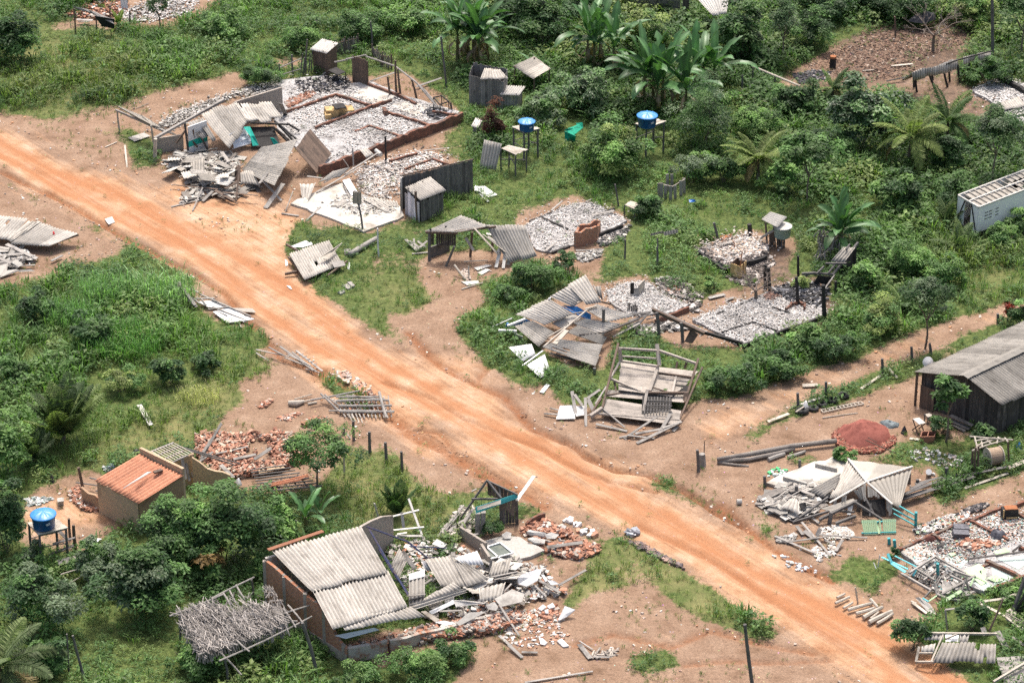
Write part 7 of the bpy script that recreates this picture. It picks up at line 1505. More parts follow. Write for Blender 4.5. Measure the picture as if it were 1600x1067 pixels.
for q in((1275,680,1.6,1500,610,1.6),(1260,590,1.9,1530,612,1.7),(1290,590,1.9,1310,680,1.6),(1300,650,1.7,1450,600,1.7),(1350,600,1.75,1400,640,1.65),(1290,620,1.8,1420,600,1.75),(1440,595,1.75,1430,635,1.65),(1330,600,1.75,1340,660,1.65),(1480,600,1.7,1500,625,1.7)):mb=MB();pole(mb,v4(*q[:3]),v4(*q[3:]),.05,.045,6);part('pole',mb,M_PALEW,t)
for x0,y0,x1,y1 in((1268,830,1280,680),(1290,835,1300,660),(1310,830,1315,650),(1508,750,1500,620)):p,q=v4.px(x0,y0),v4.px(x1,y1);mb=MB();pole(mb,G(*p),P(q[0],q[1],up_to(p[0],p[1],q[1])),.07,.06,6);part('stake',mb,M_BROWNW,t)
p,q=v4.px(1120,870),v4.px(1116,785);post(p[0],p[1],q[0],q[1],.13,'thick short post in the timber stack',M_GREYDW)
t=thing('cable_drum','rust brown wooden drum lying on its side under the pole rack','drum',dn(v4(1400,740)))
c0=v4(1375,722,.5);c1=c0+np.array([.7,.22,0]);mb=MB();tube(mb,[c0,c1],.5,24);part('drum_body',mb,mat_mottled('drum_wood',(.27,.19,.13),(.38,.29,.21),(.16,.11,.08),2,7,.8),t)
for e,s2 in((c0,-1),(c1,1)):mb=MB();tube(mb,[e,e+nrm(c1-c0)*.05*s2],.56,24);part('rim',mb,M_PALEW,t)
heap('litter','cans, stones and scraps along the ditch by the pole rack',v4.poly((850,690),(1000,670),(1250,740),(1200,790),(950,770)),130,(.06,.22),(.03,.1),.04,([(.6,.6,.58),(.4,.38,.35),(.2,.2,.2),(.5,.4,.35)],[2,2,1,1]),.3)
mb=MB();tube(mb,[v4(1005,825,.1),v4(1005,812,.45)],[.14,.17],14);tube(mb,[v4(1035,828,.1),v4(1030,832,.1)],.12,10);single('white_bucket','white bucket in the brush beside the timber stack','bucket',mb,M_WHITE)
mb=MB();tube(mb,[v3(1405,1000,.18),v3(1435,998,.18)],.16,12);single('grey_can','grey can lying on the dirt at the road junction','can',mb,M_CONC)
mb=MB();mound(mb,v4.poly((1545,655),(1580,645),(1590,670),(1560,680)),.4,rough=.3);single('blue_sack','bright blue plastic sack beside the plank barn','sack',mb,M_BLUEP)
t=thing('truck_body','white box truck body with a stripped slatted roof standing in the weeds','truck body',G(1560,355))
A,B=dn(P(1494,347,.45)),dn(P(1526,366,.45));dv=nrm(dn(P(1600,337,.45))-B)*6.2;zb,zt=.5,2.35
mb=MB();wall(mb,B,B+dv,zt-zb,.06,z0=zb);side_=part('side_panel',mb,M_TRUCK,t);mb=MB();wall(mb,A,A+dv,zt-zb,.06,z0=zb);part('side_panel',mb,M_TRUCK,t)
mb=MB();slab(mb,A+Z3*zb,B+Z3*zb,B+dv+Z3*zb,A+dv+Z3*zb,.12);part('floor',mb,M_GREYDW,t)
e=(B-A)
for a0,a1 in((.02,.34),(.66,.98)):mb=MB();wall(mb,A+e*a0,A+e*a1,zt-zb,.05,z0=zb);part('end_panel',mb,M_TRUCK,t)
for a0,a1 in((.03,.36),(.97,.68)):mb=MB();bar(mb,A+e*a0+Z3*(zb+.05)-nrm(dv)*.05,A+e*a1+Z3*(zt-.05)-nrm(dv)*.05,.08,.05);part('brace',mb,M_CHAR,t)
for p,q in((A,B),(A,A+dv),(B,B+dv),(A+e*.5,A+e*.5+dv)):mb=MB();bar(mb,p+Z3*zt,q+Z3*zt,.1);part('roof_rail',mb,M_PALE,t)
for k in range(1,13):mb=MB();bar(mb,A+dv*k/13+Z3*(zt+.01),B+dv*k/13+Z3*(zt+.01),.07,.05);part('roof_bow',mb,M_FIBD,t)
for a0,k0,k1 in((.05,1,3),(.52,0,2),(.05,4,7),(.52,5,6),(.3,8,12),(.06,9,10),(.05,3,4),(.52,2,5),(.52,6,9),(.05,10,13),(.52,10,13)):mb=MB();slab(mb,A+e*a0+dv*k0/13+Z3*(zt-.06),A+e*(a0+.42)+dv*k0/13+Z3*(zt-.06),A+e*(a0+.42)+dv*k1/13+Z3*(zt-.06),A+e*a0+dv*k1/13+Z3*(zt-.06),.02);part('roof_panel',mb,M_FIBD,t)
for s0 in(.10,.16,.26):
 for r_ in range(3):mb=MB();bar(mb,B+dv*s0+Z3*(1.35+.22*r_)+np.array([0,-.045,0]),B+dv*(s0+.045)+Z3*(1.35+.22*r_)+np.array([0,-.045,0]),.02,.05);part('vent',mb,M_CHAR,side_)
mb=MB();bar(mb,B+Z3*.5+[0,-.05,0],B+dv+Z3*.5+[0,-.05,0],.05,.1);part('sill_rail',mb,M_CHAR,t)
for k in(.15,.8):mb=MB();q=(A+B)/2+dv*k;bar(mb,q,q+Z3*.45,.8,.3);part('support',mb,M_GREYDW,t)
planks(['small pale board lying in the dry grass below the truck body','red brown scrap in the dry grass below the truck body'],None,M_PALE,[(u8,1105,497,.2,1130,503,.2,.2),(u8,1135,505,.15,1185,512,.15,.16)])
t=thing('reed_hut','reed walled hut at the top edge with a pale roof at its right end','hut',G(1020,25))
mb=MB();boards(mb,G(965,18),G(1062,30),2.3,2.3,.1,.05,.02,.15,seed=3,tone=.25);part('reed_wall',mb,M_GREYDW,t);mb=MB();boards(mb,G(1066,30),G(1076,24),2.4,2.4,.16);part('dark_wall',mb,M_DARKW,t)
mb=MB();corr(mb,P(1078,-14,2.6),P(1140,-8,2.6),P(1135,22,1.7),P(1112,24,1.7),ragged=.04);part('roof',mb,M_PALE,t,smooth=True)
t=thing('burnt_roof_rail','row of hanging pale corrugated sheets on charred posts at the upper right','roof remains',dn(tD(1100,500)))
mb=MB();corr(mb,tD(900,455,1.9),tD(1185,370,2.1),tD(1175,440,1.35),tD(905,510,1.2),ragged=.05,amp=.04,pitch=.2,sheet=.4,seed=3);part('sheet',mb,M_FIB,t,smooth=True)
mb=MB();corr(mb,tD(905,455,1.85),tD(960,430,1.9),tD(890,490,.9),tD(830,510,.8),ragged=.05,amp=.04,pitch=.2);part('sheet',mb,M_FIB,t,smooth=True)
mb=MB();corr(mb,tD(1218,350,2.1),tD(1292,335,2.2),tD(1290,385,1.6),tD(1220,400,1.55),ragged=.05,amp=.04,pitch=.2,sheet=.4,seed=5);part('sheet',mb,M_FIB,t,smooth=True)
mb=MB();corr(mb,tD(1308,335,2.15),tD(1395,318,2.3),tD(1392,395,1.5),tD(1315,375,1.7),ragged=.05,amp=.04,pitch=.2,sheet=.4,seed=6);part('sheet',mb,M_FIB,t,smooth=True)
for x0,y0,x1,y1 in((912,545,910,470),(930,575,922,470),(1042,550,1005,460),(1122,545,1095,430),(1136,510,1130,405),(1198,515,1185,400),(1260,492,1256,390),(1325,485,1335,400),(1350,470,1343,380),(1030,500,1020,440)):p,q=tD.px(x0,y0),tD.px(x1,y1);mb=MB();pole(mb,G(*p),P(q[0],q[1],up_to(p[0],p[1],q[1])),.09,.08,6);part('post',mb,M_CHAR,t)
mb=MB();bar(mb,tD(840,500,1.0),tD(1190,375,2.15),.08);part('rail',mb,M_CHAR,t);mb=MB();bar(mb,tD(1190,375,2.15),tD(1400,320,2.3),.08);part('rail',mb,M_CHAR,t)
p=G(1551,96);mb=MB();pole(mb,p-Z3*.1,P(1550,-20,up_to(1551,96,-20)),.13,.11,8);single('utility_pole','tall wooden pole at the right end of the hanging sheets','pole',mb,M_GREYDW)
post(1399,57,1398,26,.08,'slim brown post standing in the leaf litter yard',M_BROWNW)
t=thing('burnt_hut_ruin','burnt white ash floor with pale beams at the upper right edge','burnt house',dn(tD(1500,600)))
floor_part(t,tD,[(1280,560),(1400,500),(1560,510),(1800,640),(1700,800),(1490,720),(1400,640)],.15,M_ASHF)
heap('ash_debris','white ash and roof chips on the upper right floor',tD.poly((1280,560),(1400,500),(1560,510),(1800,640),(1700,800),(1490,720),(1400,640)),1300,(.06,.35),(.01,.035),.2,ASHP,.3)
lowwalls(t,tD,[((1430,460),(1640,575),.5,0,1.4)],M_CHAR,.2)
for k,q in enumerate([((1430,650,.4),(1560,600,.45),(1610,660,.3),(1470,695,.25))]):sheet(tD,q,'grey corrugated sheet lying on the upper right ash floor',M_FIB)
planks('pale beam lying at the near edge of the upper right ash floor','beams on the upper right floor',M_PALE,[(tD,1490,725,.3,1620,708,.3,.24),(tD,1480,770,.1,1560,745,.2,.3),(tD,1540,780,.1,1620,800,.1,.24)])
planks('charred beam lying below the upper right ash floor','charred beams upper right',M_CHAR,[(tD,1490,740,.2,1620,790,.2,.14),(tD,1470,700,.3,1500,760,.1,.14),(tD,740,510,.2,860,485,.3,.18)])
heap('leaf_litter','dry brown leaf litter and ash on the shaded yard at the top right',tD.poly((200,400),(560,250),(640,120),(1000,60),(1320,120),(1260,260),(1000,360),(880,480),(560,520),(340,470)),4200,(.07,.2),(.008,.02),.03,([(.17,.10,.07),(.23,.15,.105),(.11,.065,.045),(.36,.28,.22),(.05,.04,.036)],[4,3,3,1,1.4]),.35,.1)
heap('charcoal_debris','dark charcoal patch beside the pale pole rail',tD.poly((150,470),(300,440),(400,450),(360,500),(200,530)),420,(.05,.25),(.015,.05),.06,([(.04,.04,.045),(.1,.1,.11),(.25,.23,.22)],[4,2,1]),.3)
planks(['pale log lying on the leaf litter','dark burnt log lying on the leaf litter','leaning reddish board at the upper right edge'],None,M_PALEW,[(tD,770,415,.1,905,402,.12,.2),(tD,590,445,.08,660,440,.08,.12),(tD,1430,170,.8,1520,240,.2,.3)])
t=thing('charred_barrel','charred upright barrel with a rust orange top in the leaf litter','barrel',G(1301,106));f=G(1301,106);mb=MB();tube(mb,[f,f+Z3*.75],.24,14);part('body',mb,M_CHAR,t);mb=MB();tube(mb,[f+Z3*.75,f+Z3*.9],[.25,.23],14);part('rim',mb,M_RUST,t)
mb=MB();mound(mb,tD.poly((870,200),(940,165),(1040,160),(1045,190),(960,215)),.5,rough=.3);o=single('black_tarp','black plastic sheet draped in the fork of the bare spreading tree','tarp',mb,M_TARP);o.location.z+=.9
t=thing('burnt_house','burnt tiled floor with red brick sills and pale green wall boards','burnt house',dn(g_(800,500)))
floor_part(t,g_,[(180,520),(460,390),(770,265),(1060,165),(1260,260),(1400,520),(1230,745),(975,830),(890,870),(780,830),(560,650),(330,650)],.18,M_ASHF)
lowwalls(t,g_,[((180,515),(460,392),.35),((460,392),(775,262),.35),((800,265),(1060,158),.35),((1060,158),(1235,245),.38),((765,265),(970,370),.35),((980,370),(1100,430),.35),((455,385),(535,425),.4),((910,605),(1200,740),.4,0,1.2),((975,835),(1235,735),.35),((880,660),(950,630),.3),((1190,480),(1230,500),.5),((1105,165),(1240,110),.3)],M_BRICKLOW,.15)
panels(t,'tiled_floor_patch',M_AQFL,[(g_,((950,640,.2),(1040,650,.2),(1190,740,.2),(980,830,.2))),(g_,((800,800,.2),(870,770,.2),(975,835,.2),(890,870,.2)))],.012)
panels(t,'tiled_floor_patch',M_AQFL,[(g_,((1000,600,.2),(1230,570,.2),(1235,650,.2),(1180,690,.2))),(g_,((500,580,.2),(640,540,.2),(760,620,.2),(700,680,.2)))],.013)
panels(t,'pale_floor_patch',M_SCREED,[(g_,((190,525,.2),(340,470,.2),(490,560,.2),(330,640,.2)))],.013)
heap('ash_debris','white ash, coloured scraps and charcoal over the burnt tiled floor',g_.poly((470,400),(770,280),(1060,180),(1250,270),(1300,480),(1100,480),(900,580),(740,640),(540,580),(400,500)),3000,(.05,.26),(.01,.04),.16,MIXP,.3,.15)
heap('ash_debris','grey ash scattered thinly over the pale corner of the tiled floor',g_.poly((200,520),(420,450),(740,620),(700,690),(560,640),(330,640)),500,(.05,.22),(.01,.03),.05,MIXP,.15)
heap('rubble','blackish rubble along the outer side of the rear brick sill',g_.poly((310,360),(560,270),(760,230),(770,262),(460,385),(330,400)),600,(.06,.3),(.02,.06),.12,MIXP,.3)
heap('charcoal_debris','black charcoal patch on the dirt behind the tiled floor',g_.poly((710,215),(850,165),(940,160),(860,210),(760,240)),220,(.06,.3),(.02,.05),.08,([(.03,.03,.035),(.12,.11,.11),(.3,.27,.24)],[4,2,1]),.3)
heap('brick_debris','loose orange bricks scattered on the tiled floor',g_.poly((650,500),(780,480),(1050,480),(1000,520),(760,560)),60,(.2,.34),(.1,.14),.15,BRKP,.3)
t=thing('burnt_oven','small burnt oven with an orange front and black top on the tiled floor','oven',dn(g_(1100,275)));f=dn(g_(1100,280))+Z3*.2;mb=MB();box(mb,f+Z3*.28,.85,.5,.55,.1);part('body',mb,M_CHAR,t);mb=MB();box(mb,f+[.05,0,.59],.7,.42,.06,.1);part('top_plate',mb,M_RUST,t);mb=MB();box(mb,f+[-.36,-.28,.35],.06,.06,.5,.1);box(mb,f+[.1,-.285,.12],.6,.04,.08,.1);part('front_trim',mb,M_CARD,t)
for k,q in enumerate([((650,395),(745,395)),((650,445),(740,440))]):f=dn((g_(*q[0])+g_(*q[1]))/2)+Z3*.35;mb=MB();box(mb,f,.85,.4,.32,.05,(.15,.1));single('burnt_cabinet',['upper of two blackened metal cabinets lying on the tiled floor','lower of two blackened metal cabinets lying on the tiled floor'][k],'cabinet',mb,M_CABIN)
mb=MB();mound(mb,g_.poly((925,430),(960,390),(1040,395),(1085,440),(1040,490),(960,470)),.75,rough=.4);single('burnt_appliance','crumpled grey metal appliance shell on the tiled floor','appliance',mb,M_CABIN)
mb=MB();mound(mb,g_.poly((355,480),(400,450),(520,445),(530,480),(420,510)),.45,rough=.3);single('rust_heap','dark rust red heap of burnt cloth by the rear sill','cloth heap',mb,M_RUSTD)
planks(['charred board beside the dark rust red heap','long grey pole lying across the tiled floor','dark pole leaning on the right of the tiled floor'],None,M_DARKW,[(g_,500,500,.3,565,475,.4,.2),(g_,760,605,.4,1300,535,.6,.12),(g_,1130,545,.3,1200,490,.5,.12)])
def gboards(lb,grp,mat,lst):
 for i,q in enumerate(lst):mb=MB();slab(mb,*[g_(*p)for p in q],th=.03);single('wall_board',lb,'board',mb,mat,grp)
gboards('pale green wall board in the fallen stack on the tiled floor','pale green wall boards',M_LGREEN,[((710,705,.35),(850,640,.4),(900,680,.38),(790,740,.3)),((790,735,.35),(850,700,.4),(925,800,.3),(860,770,.3)),((800,760,.3),(840,765,.3),(910,800,.25),(870,820,.22)),((870,690,.45),(910,690,.45),(910,770,.3),(880,760,.3)),((915,760,.3),(1000,730,.35),(1055,780,.28),(990,795,.25)),((975,540,.35),(1070,510,.4),(1110,540,.3),(1000,570,.3)),((600,560,.3),(640,545,.3),(660,565,.28),(620,580,.28))])
planks('pale green lath lying before the tiled floor','green laths',M_LGREEN,[(g_,515,985,.1,705,870,.4,.22),(g_,780,830,.3,810,760,.6,.1),(g_,435,955,.1,500,910,.3,.08)])
planks('aqua painted rail in the collapsed veranda of the tiled floor','aqua rails',M_AQUA,[(g_,90,560,.9,125,640,.5,.16),(g_,40,590,.4,260,690,.3,.1),(g_,120,640,.4,240,715,.3,.18),(g_,150,580,.5,330,670,.4,.08),(g_,300,750,.2,330,690,.5,.1),(g_,430,960,.2,380,930,.3,.1)])
t=thing('collapsed_veranda','collapsed lattice of grey poles and slats in front of the tiled floor','frame',dn(g_(450,760)))
for q in((205,725,.3,450,865,.3,.12),(270,720,.5,490,580,.5,.1),(480,580,.5,740,720,.45,.1),(300,670,.5,480,780,.45,.1),(390,780,.4,540,660,.5,.1),(580,770,.35,630,740,.45,.1),(400,920,.2,450,865,.4,.08),(480,800,.6,500,910,.1,.08),(610,740,.5,740,800,.4,.1),(540,900,.25,820,745,.6,.12),(690,930,.1,740,770,.9,.08),(735,750,.8,765,850,.2,.1),(500,900,.2,600,940,.2,.14),(600,940,.15,790,900,.2,.1),(560,930,.2,700,950,.1,.1),(640,700,.45,820,760,.4,.1)):mb=MB();bar(mb,g_(*q[:3]),g_(*q[3:6]),q[6],col=_g4.uniform(.7,1.3));part('pole',mb,M_GREYW,t)
for k in range(16):x=250+k*17;mb=MB();bar(mb,g_(x,760+k*5-30,.25),g_(x+34,700+k*5-30,.35),.05,.03,col=_g4.uniform(.7,1.3));part('slat',mb,M_GREYW,t)
heap('veranda_debris','splintered grey and green scraps under the collapsed veranda lattice',g_.poly((280,720),(480,620),(620,720),(780,800),(790,900),(560,940),(460,860)),700,(.08,.5),(.015,.05),.2,([(.42,.4,.36),(.26,.24,.22),(.58,.56,.53),(.3,.42,.26),(.1,.4,.42),(.3,.14,.09)],[4,3,2,.5,.4,.6]),.35,.1,(.12,.5))
mb=MB();p=g_(510,740);bar(mb,dn(g_(512,715,.3)),g_(508,640,1.1),.14);single('teal_post','dark teal post standing up through the veranda lattice','post',mb,M_TEAL)
for k,q in enumerate([[(545,790,.5),(570,780,.6),(645,840,.4),(600,890,.3),(545,890,.3)],[(610,790,.5),(640,790,.5),(690,840,.35),(660,860,.35)],[(320,925,.2),(350,920,.35),(440,980,.3),(490,1060,.1),(440,1060,.1)],[(730,870,.3),(770,870,.3),(770,900,.2),(735,900,.2)]]):broken(['broad grey board standing in the veranda wreck','narrow grey board in the veranda wreck beside the broad one','large grey board lying on the grass below the veranda wreck','small pale block at the edge of the veranda wreck'][k],g_,q,.05,M_CONC,'board','board')
planks('pale plank under the large grey board below the veranda wreck','planks by the large grey board',M_PALEW,[(g_,300,970,.1,420,1060,.08,.2),(g_,285,955,.1,330,975,.1,.12)])
t=thing('dark_shed','dark leaning plank shed side at the right edge below the tiled floor','shed',dn(g_(1180,1000)));mb=MB();A,B=G(1582,962),G(1625,945);boards(mb,A,B,1.6,2.9,.2,lean=np.array([.35,0,0]));part('wall',mb,M_DARKW,t);mb=MB();bar(mb,G(1580,962),P(1602,902,2.2),.16);part('corner_post',mb,M_GREYDW,t)
planks('pale pole lying in the weeds by the dark leaning shed','poles by the dark shed',M_PALEW,[(g_,840,965,.3,1060,935,.3,.2),(g_,1050,935,.4,1190,890,.5,.2),(g_,880,985,.3,1000,1040,.2,.14),(w8,1330,575,.4,1480,650,.3,.14),(w8,1500,610,.5,1590,680,.3,.3),(w8,1490,650,.4,1600,740,.2,.25)])
planks('bleached twig bundle by the dark leaning shed','twigs by the dark shed',M_PALEW,[(w8,1485,630+8*k,.5-.04*k,1599,690+10*k,.4-.05*k,.05)for k in range(6)],rnd=True)
mb=MB();pole(mb,w8(1375,760,.1),w8(1470,540,1.6),.06,.05,6,.01);single('pole','tall brown pole leaning in the weeds before the dark shed','pole',mb,M_BROWNW)
planks(['grey upright board in the weeds below the veranda wreck','crosspiece of grey board in the weeds below the veranda wreck','white board in the bush at the lower right','white board slanting behind the roofed scaffold','grey plank lying right of the roofed scaffold','pale stick right of the roofed scaffold'],None,M_GREYW,[(w8,1120,740,.0,1108,610,1.2,.16),(w8,1110,610,1.0,1200,600,.9,.14),(w8,1280,620,.6,1305,660,.4,.2),(w8,1340,720,.8,1360,770,.5,.3),(w8,1430,745,.6,1490,850,.2,.35),(w8,1520,780,.3,1600,830,.2,.2)])
t=thing('roof_wreck','fallen corrugated roof with holes on a timber frame by the road','fallen roof',dn(w8(1180,870)))
mb=MB();corr(mb,w8(1090,810,.9),w8(1425,820,.9),w8(1420,940,.5),w8(1030,935,.5),holes=((.1,.35,.62,.72),(.55,.8,.66,.70),(.6,.85,.80,.85)),ragged=.05,pitch=.2,dirt=.2,seed=2);part('roof',mb,M_FIB,t,smooth=True)
mb=MB();corr(mb,w8(985,750,1.0),w8(1105,750,1.0),w8(1095,800,.85),w8(975,800,.85),ragged=.06,pitch=.2);part('roof',mb,M_FIB,t,smooth=True);mb=MB();corr(mb,w8(1200,755,1.0),w8(1260,755,1.0),w8(1250,800,.85),w8(1195,800,.85),ragged=.06,pitch=.2);part('roof',mb,M_FIB,t,smooth=True);mb=MB();corr(mb,w8(960,845,.75),w8(1045,830,.8),w8(1035,880,.6),w8(955,880,.6),ragged=.08,pitch=.2);part('roof',mb,M_FIB,t,smooth=True)
for q in((985,755,1.0,1430,760,1.0,.1),(945,840,.8,925,935,.3,.12),(925,935,.35,1040,935,.45,.1),(940,880,.6,1030,880,.6,.08),(1100,750,1.0,1020,935,.45,.08),(1110,790,.9,1200,755,1.0,.08)):mb=MB();bar(mb,w8(*q[:3]),w8(*q[3:6]),q[6]);part('frame_bar',mb,M_PALEW,t)
mb=MB();slab(mb,w8(1110,765,.8),w8(1190,765,.8),w8(1190,805,.7),w8(1110,805,.7),.03);part('pale_panel',mb,M_ZINC,t)
t=thing('plank_platform','grey plank platform at the lower right corner','platform',dn(w8(1530,980)));mb=MB();plankpanel(mb,w8(1430,905,.5),w8(1475,1067,.4),w8(1720,1060,.5),w8(1700,890,.6),6,.03,.04,.1);part('planks',mb,M_GREYW,t);mb=MB();bar(mb,w8(1410,1060,.5),w8(1610,940,.8),.12);part('crossbar',mb,M_PALEW,t)
planks('short pale log laid side by side near the road','logs laid side by side near the road',M_PALEW,[(w8,420,570,.1,510,530,.1,.16),(w8,500,612,.12,650,570,.12,.2),(w8,640,545,.2,685,595,.15,.18),(w8,550,635,.1,665,600,.12,.2),(w8,595,660,.1,715,595,.14,.24),(w8,630,690,.1,775,620,.12,.26),(w8,680,698,.1,780,635,.1,.2),(w8,430,535,.08,480,510,.08,.14),(w8,470,600,.08,530,565,.08,.14),(w8,640,665,.1,690,625,.1,.12)],rnd=True)
p,q=w8.px(563,570),w8.px(545,470);post(p[0],p[1],q[0],q[1],.05,'thin leaning white post above the row of short logs',M_PALEW)
p,q=w7.px(1515,1150),w7.px(1455,700);post(p[0],p[1],q[0],q[1],.1,'tall leaning grey post at the bottom edge beside the road',M_GREYDW)
x5=Zm(0,267);v1=Zm(0,534);w5=Zm(0,800);w6=Zm(400,800);e=Zm(560,740,400/1581)
t=thing('roof_wreck','broad toppled corrugated roof lying low at the left edge by the road','fallen roof',dn(x5(200,390)))
mb=MB();corr(mb,x5(240,320,.95),x5(495,395,.8),x5(310,470,.65),x5(70,455,.5),ragged=.03);part('roof',mb,M_FIB,t,smooth=True)
mb=MB();corr(mb,x5(-100,270,1.0),x5(180,300,.95),x5(60,430,.5),x5(-240,410,.5),ragged=.04,holes=((.2,.3,.6,.66),));part('roof',mb,M_FIB,t,smooth=True)
for k in range(3):mb=MB();corr(mb,x5(185+25*k,310+4*k,.97),x5(215+20*k,318+3*k,.97),x5(85-k*10,440+3*k,.55),x5(40+k*8,430+4*k,.55),ragged=.06,seed=k);part('roof',mb,M_FIBD if k==1 else M_FIB,t,smooth=True)
for q in((70,450,.4,480,405,.6),(310,462,.5,490,400,.65)):mb=MB();bar(mb,x5(*q[:3]),x5(*q[3:]),.1);part('frame_bar',mb,M_DARKW,t)
planks('grey board in the debris below the toppled roof at the left edge','boards below the toppled roof',M_GREYW,[(x5,40,460,.5,230,550,.2,.3),(x5,-40,475,.4,60,490,.4,.5),(x5,0,530,.3,150,520,.3,.2),(x5,70,550,.3,220,550,.2,.12),(x5,-20,575,.3,120,560,.25,.3),(x5,320,565,.15,390,530,.2,.2),(x5,60,600,.2,220,590,.2,.16),(x5,-20,540,.3,70,580,.3,.3)])
for k,q in enumerate([((0,590,.4),(50,580,.45),(40,640,.2),(-10,660,.2)),((50,620,.3),(110,615,.3),(120,625,.2),(-10,670,.15)),((-20,470,.5),(60,480,.5),(50,505,.4),(-30,510,.4)),((110,620,.25),(190,615,.25),(220,628,.15),(120,632,.15))]):sheet(x5,q,['pale sheet at the lower left of the debris below the toppled roof','narrow pale sheet along the bottom of the debris at the left edge','grey sheet tucked under the toppled roof at the left edge','flat sheet at the right end of the debris at the left edge'][k],M_FIB,flat=True)
heap('roof_debris','shattered grey sheet pieces below the toppled roof at the left edge',x5.poly((-100,500),(150,500),(230,560),(160,600),(-40,660)),240,(.15,.6),(.015,.04),.3,GREYP,.3,0,(.2,.8))
mb=MB();tube(mb,[x5(333,392,.82),x5(340,390,.84)],.12,8);single('red_dish','small red dish lying on the toppled roof','dish',mb,mat_mottled('red_plastic',(.5,.03,.04),(.6,.05,.06)))
t=thing('broken_wall_panel','broken white wall panel with grey timber frame lying by the grass field','wall panel',dn(x5(1350,870)))
for q in(((1230,815,.3),(1330,810,.3),(1430,860,.25),(1300,850,.2)),((1330,880,.2),(1440,850,.3),(1570,930,.2),(1420,950,.08)),((1480,900,.2),(1550,910,.2),(1590,925,.15),(1520,945,.1))):mb=MB();slab(mb,*[x5(*p)for p in q],th=.03);part('white_panel',mb,M_WHITE,t)
for q in((1115,700,1.1,1130,780,.5,.2),(1115,695,1.1,1220,840,.3,.2),(1120,760,.6,1230,850,.2,.2),(1150,720,.8,1240,760,.5,.14),(1130,740,.6,1250,830,.35,.1),(1200,800,.4,1340,795,.4,.12),(1250,770,.4,1430,850,.35,.1),(1430,850,.35,1570,910,.25,.08),(1330,850,.3,1540,935,.15,.08),(1300,865,.25,1440,850,.35,.07),(1350,875,.2,1420,905,.2,.06),(1480,930,.1,1510,980,.05,.08),(1260,800,.4,1290,840,.3,.06)):mb=MB();bar(mb,x5(*q[:3]),x5(*q[3:6]),q[6],.06);part('frame_timber',mb,M_GREYW,t)
mb=MB();slab(mb,x5(1440,855,.15),x5(1580,860,.15),x5(1600,885,.1),x5(1520,880,.1),.02);part('board',mb,M_CREAM,t)
planks('grey pole in the broken lattice at the roadside below the grass field','poles of the roadside lattice',M_GREYW,[(v2,150,30,.5,360,180,.2,.14),(v2,250,55,.4,415,185,.15,.14),(v2,225,65,.35,380,190,.15,.1),(v2,80,35,.5,180,90,.4,.1),(v2,0,50,.3,210,95,.35,.1),(v2,180,100,.3,350,165,.2,.1),(v2,200,80,.4,340,150,.3,.08),(v2,0,70,.2,80,120,.1,.08),(v2,310,170,.15,400,195,.1,.1)]+[(v2,245+k*22,75+k*14,.3,275+k*22,60+k*15,.35,.05)for k in range(6)])
t=thing('pole_lattice','fallen roof lattice of weathered poles and battens beside the road','lattice',dn(v2(660,400)))
for q in((340,365,.4,650,305,.5,.12),(405,325,.5,530,440,.2,.12),(430,330,.5,520,400,.3,.1),(455,432,.15,860,440,.35,.1),(520,435,.3,865,435,.35,.16),(520,400,.35,850,398,.4,.16),(500,370,.4,830,365,.45,.16),(500,345,.5,770,340,.5,.12),(620,345,.45,800,355,.45,.1),(770,315,.6,815,475,.25,.18),(560,335,.5,740,355,.5,.08),(450,360,.4,500,420,.2,.1)):mb=MB();pole(mb,v2(*q[:3]),v2(*q[3:6]),q[6]/2,q[6]*.45,7);part('pole',mb,M_GREYW,t)
for k in range(13):mb=MB();bar(mb,v2(490+k*28,360-k*2,.3),v2(560+k*24,470+4*(k%3),.18),.06,.04,col=_g4.uniform(.8,1.3));part('batten',mb,M_GREYW,t)
for k in range(4):mb=MB();bar(mb,v2(575+k*22,440,.25),v2(600+k*22,495+k*4,.05),.06,.04);part('batten',mb,M_PALEW,t)
mb=MB();tube(mb,[v2(205,382,.15),v2(250,385,.18),v2(300,372,.15)],[.16,.2,.1],9);single('pale_log','short pale log lying left of the fallen pole lattice','log',mb,M_PALEW)
planks(['pale stick above the short pale log','white stick on the dirt left of the fallen pole lattice','thin branch lying between the log and the lattice'],None,M_PALEW,[(v2,240,360,.1,350,330,.15,.08),(v2,325,390,.06,380,380,.06,.14),(v2,300,375,.1,360,362,.1,.1)],rnd=True)
heap('tile_debris','red tile scraps under and around the fallen pole lattice',v2.poly((560,340),(700,290),(740,330),(780,460),(600,460)),130,(.12,.3),(.02,.05),.1,BRKP,.3,0,(.3,.6))
heap('tile_debris','small pile of broken red tiles on the dirt below the lattice',v2.poly((290,530),(330,495),(440,490),(460,530),(380,550)),150,(.15,.36),(.03,.06),.2,BRKP,.4,0,(.3,.6))
heap('tile_debris','thin scatter of red tile scraps on the brown dirt',v2.poly((120,480),(260,440),(310,440),(200,500)),60,(.1,.25),(.02,.05),.05,BRKP,.3)
heap('brick_debris','a few broken bricks by the edge of the grass field',v2.poly((10,400),(80,360),(110,380),(40,420)),26,(.15,.3),(.06,.12),.08,BRKP,.3)
heap('pale_stones','white stones and scraps by the road above the lattice',v2.poly((460,200),(560,190),(720,280),(640,300)),60,(.1,.35),(.03,.08),.04,([(.58,.5,.44),(.5,.36,.28),(.45,.22,.14)],[3,2,1]),.3)
